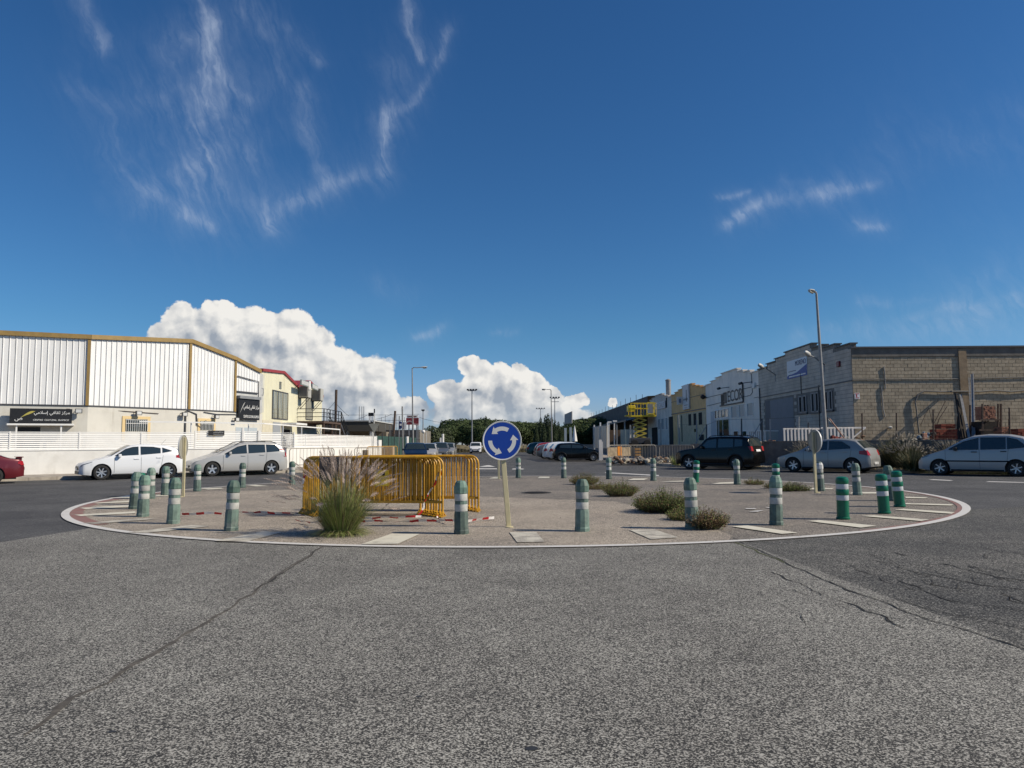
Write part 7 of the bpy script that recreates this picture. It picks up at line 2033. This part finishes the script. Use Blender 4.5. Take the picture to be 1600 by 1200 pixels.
for px, ytop, Y in rows_:
    q = DY(px, 693, Y); h = DY(px, ytop, Y)[2]; s = h / 9.0
    tree('cypress', '%s narrow pointed cypress from the left at the end of the street' % rk_[(px, ytop, Y)], 'cypress tree', (q[0], q[1], -.15), cyp, t_c, s, GC, random.random() * 6, 1.0)
GO = 'young trees behind the cars on the left of the street'
rows_ = ((658, 672, 105), (665, 668, 108), (672, 664, 112), (679, 666, 104), (684, 670, 110), (690, 668, 108), (697, 668, 118), (652, 676, 104), (598, 666, 98), (612, 668, 98)); rk_ = order(rows_)
for px, ytop, Y in rows_:
    q = DY(px, 693, Y); h = DY(px, ytop, Y)[2]; s = h / 5.1
    tree('young_tree', '%s loose olive green young tree from the left behind the left parked cars' % rk_[(px, ytop, Y)], 'tree', (q[0], q[1], -.15), olv, t_o, s, GO, random.random() * 6, 1.0)

# ------------------------------------------------------------------ low plants
M_blade = leafmat('grass blade', (.19, .23, .07), .5); M_dryb = leafmat('dry blade', (.27, .22, .12), .3); M_plume = leafmat('seed plume', (.40, .32, .27), .35); M_shrub = leafmat('shrub leaf', (.075, .10, .022), .5); M_shrubd = leafmat('shrub dry leaf', (.12, .075, .035), .4); M_twig = mat('twig', (.10, .065, .04), .9)


def blade(mb, base, d, L, w, bend, mi=0, n=5, tip=0.1):
    d = Vector(d).normalized(); side = d.cross(Vector((0, 0, 1)))
    side = side.normalized() if side.length > 1e-3 else Vector((1, 0, 0)); out = Vector((d.x, d.y, 0)); p = Vector(base); v = []; dr = d.copy(); q = []
    for i in range(n + 1):
        t = i / n; ww = w * (1 - t * (1 - tip)); v += [p - side * ww / 2, p + side * ww / 2]; q.append(p.copy()); dr = (dr + out * bend / n - Vector((0, 0, bend / n * (.3 + 1.3 * t)))).normalized(); p = p + dr * (L / n)
    mb.add(v, [(2 * i, 2 * i + 1, 2 * i + 3, 2 * i + 2) for i in range(n)], mi); return q[-1], dr


def tussock(label, px, py, H_, R_, nb, npl, seed, plume=.20, dark=False, z=0.0, name='fountain_grass', base=None, bm=None, pm=None, wb=1.0):
    random.seed(seed); p = G(px, py, z) if base is None else base; t = thing(name, label, 'ornamental grass', p)
    g = MB(); pl_ = MB(); c = Vector(p)
    for k in range(nb):
        a = random.random() * 6.283; r = R_ * sqrt(random.random()) * .5; lean = random.random() ** .9 * .72
        d = (cos(a) * lean, sin(a) * lean, 1.0); L = H_ * random.uniform(.38, 1.0); mi = 1 if random.random() < .22 else 0
        blade(g, c + Vector((cos(a) * r, sin(a) * r, 0)), d, L, random.uniform(.004, .009) * (H_ / .8) * wb, random.uniform(.1, 1.1), mi)
    for k in range(int(nb * .28)):      # drooping outer blades
        a = random.random() * 6.283; r = R_ * random.uniform(.25, .6)
        blade(g, c + Vector((cos(a) * r, sin(a) * r, 0)), (cos(a) * .9, sin(a) * .9, 1), H_ * random.uniform(.25, .5), .008 * (H_ / .8) * wb, random.uniform(1.2, 2.4), 1 if random.random() < .35 else 0)
    for k in range(npl):
        a = random.random() * 6.283; r = R_ * random.random() * .35; lean = abs(random.gauss(0, .40)) + .02; L = H_ * random.uniform(.85, 1.12)
        e, d = blade(g, c + Vector((cos(a) * r, sin(a) * r, 0)), (cos(a) * lean, sin(a) * lean, 1), L, .005, random.uniform(.15, .6), 1, 6, .6)
        s = plume * random.uniform(.7, 1.25); q = e.copy(); dd = d.copy(); nn = 46
        for j in range(nn):
            tt = j / nn; q = q + dd * (s / nn); dd = (dd + Vector((d.x, d.y, -.4)) * .012).normalized(); rr = .034 * sin(pi * min(1, tt * .85 + .12)) * (H_ / .8)
            an = j * 2.4; u = dd.orthogonal().normalized(); w = dd.cross(u); o_ = (u * cos(an) + w * sin(an))
            tip = q + o_ * rr + dd * .03; sd = dd.cross(o_) * .0034 * (H_ / .8)
            pl_.add([q - sd, q + sd, tip], [(0, 1, 2)])
    o = obj('leaves', g, [bm or M_blade, M_dryb], t); 
    if npl: obj('plumes', pl_, pm or M_plume, t)
    return t


tussock('big clump of fountain grass with purple plumes before the yellow barriers', 533, 836, 1.0, .40, 2600, 150, 2, .25)
DG = leafmat('grey green blade', (.055, .065, .030), .5); DP = leafmat('grey plume', (.30, .27, .22), .3)
for px, py, H_, R_, nb, npl, lb, bs_ in ((1237, 0, 1.15, .9, 1500, 110, 'dark feathery grass clump against the wall above the silver blue hatchback', (15.0, 37.6, .12)), (1392, 0, 1.45, 1.2, 2400, 120, 'large dark grass clump against the wall between the two right hand cars', (18.3, 34.9, .12)), (1424, 0, 1.05, .6, 900, 60, 'upright pale grass clump at the nose of the silver people carrier', (17.35, 32.1, .10)),
                                         (1450, 0, 1.1, .9, 1000, 110, 'grass clump with pale plumes behind the nose of the people carrier', (19.9, 33.4, .12)), (1090, 0, .7, .5, 260, 10, 'small green weed clump at the nose of the black off-roader', (9.35, 42.4, .12)), (1410, 0, 1.0, .8, 1000, 80, 'dark grass clump just left of the pale upright one', (18.0, 33.9, .12)), (1370, 0, .8, .8, 420, 30, 'low dark grass by the tail of the silver blue hatchback', (17.3, 35.9, .12))):
    tussock(lb, 0, 0, H_, R_, nb, npl, int(px), .16, base=bs_, bm=DG if px != 1090 else None, pm=DP, wb=2.6)


def shrub(label, px, py, W_, D_, H_, n, seed, dry=.3, z=0.014):
    random.seed(seed); p = G(px, py, z); t = thing('low_bush', label, 'bush', p, 'low bushes growing in the roundabout asphalt'); g = MB(); tw = MB(); c = Vector(p)
    nst = int(n / 22)
    for k in range(nst):
        a = random.random() * 6.283; rr = sqrt(random.random()); lean = rr * random.uniform(.6, 1.5)
        d = Vector((cos(a) * lean * W_ / H_ * .5, sin(a) * lean * D_ / H_ * .5, 1)); L = H_ * random.uniform(.6, 1.15) * (1.15 - .35 * rr); st = c + Vector((cos(a) * rr * W_ * .36, sin(a) * rr * D_ * .36, 0))
        d.normalize(); e = st + Vector((d.x * L, d.y * L, max(.03, d.z * L))); tw.tube([st, st.lerp(e, .5) + Vector((0, 0, .01)), e], [.004, .003, .002], 3, cap=False)
        for j in range(22):
            tt = random.uniform(.25, 1.05); q = st.lerp(e, tt) + Vector((random.gauss(0, .028), random.gauss(0, .028), random.gauss(0, .02)))
            q.z = max(q.z, z + .005); s = random.uniform(.007, .018); u = Vector((random.gauss(0, 1), random.gauss(0, 1), random.gauss(0, 1))).normalized(); w = u.orthogonal().normalized()
            g.add([q - u * s, q + w * s * .5, q + u * s, q - w * s * .5], [(0, 1, 2, 3)], 1 if random.random() < dry else 0)
    obj('leaves', g, [M_shrub, M_shrubd], t); obj('twigs', tw, M_twig, t)


shrub('low brownish bush farthest back beside the far bollard', 913, 757, .95, .7, .36, 5200, 1, .45)
shrub('ragged flat bush trailing right of the farthest bush', 936, 764, .8, .6, .20, 3000, 2, .55)
shrub('rounded low bush in the middle of the row of bushes', 969, 775, .82, .6, .36, 6500, 3, .35)
shrub('largest green bush left of the near bollard', 1038, 800, 1.05, .8, .42, 12000, 4, .22)
shrub('left tail of the largest bush', 1012, 797, .5, .5, .22, 2600, 14, .3)
shrub('grassy bush low in front of the near bollard', 1066, 812, .5, .5, .20, 3600, 5, .35)
shrub('brown twiggy bush right of the near bollard', 1104, 826, .58, .45, .30, 5200, 6, .75)
shrub('small bush beside the far bollard on the right', 1178, 757, .6, .5, .20, 2400, 7, .5)
shrub('dark green low bush behind the pale faded bollard', 1240, 767, .95, .6, .24, 5200, 8, .2)
shrub('small bush touching the pale faded bollard', 1207, 763, .5, .4, .18, 1800, 9, .35)

# weeds and debris
random.seed(40)
def weeds(label, pts, n, h, m_, spread=.25):
    g = MB()
    for k in range(n):
        a, b = random.choice(list(zip(pts, pts[1:]))); p = Vector(a).lerp(Vector(b), random.random()) + Vector((random.gauss(0, spread), random.gauss(0, spread), 0)); an = random.random() * 6.28
        blade(g, p, (cos(an) * .7, sin(an) * .7, 1), h * random.uniform(.4, 1.2), .012, .8, 0, 3)
    o = obj('weeds', g, m_); o['kind'] = 'stuff'; tag(o, label, 'weeds')


RKz = [(x, y, .13) for x, y in RK]
weeds('dry grass along the right hand kerb', RKz[2:6], 2600, .16, M_dryb, .28)
weeds('green weeds under the people carrier', [(17.6, 31.9, .02), (20.5, 29.4, .02)], 900, .12, leafmat('weed', (.10, .12, .03)), .16)
weeds('dry weeds along the left kerb', [(x, y, .12) for x, y in LK[1:5]], 500, .10, M_dryb, .2)
weeds('dry grass bank at the far end of the street', [(-11, 118, 0), (-4, 120, 0), (3, 118, 0), (9, 118, 0)], 5000, .9, leafmat('bank grass', (.13, .11, .055)), .9)
mb = MB()
for k in range(48):
    x0 = -15 + k * .55; h = 1.1 + .45 * mnoise.noise((k * .31, 0, 0)); mb.lathe([(1.2, 0), (1.3, h * .6), (.7, h), (0, h * 1.08)], 7, (x0, 121 + mnoise.noise((k, 0, 3)), -.1), cap=False)
o = struct('far_bank', mb, mat('bank soil', (.13, .11, .065), .95, var=.4, vs=1.5, bump=1.0, bs=4))
g = MB()
for k in range(140):
    px = random.uniform(300, 1300); py = random.uniform(768, 850); q = G(px, py, .02); s = random.uniform(.004, .014)
    g.lathe([(s, 0), (s * .7, s * .8)], 5, q, rot=random.random() * 6)
o = obj('pebbles', g, mat('pebble', (.34, .31, .27), .9)); o['kind'] = 'stuff'; tag(o, 'scattered small pebbles on the roundabout', 'pebbles')
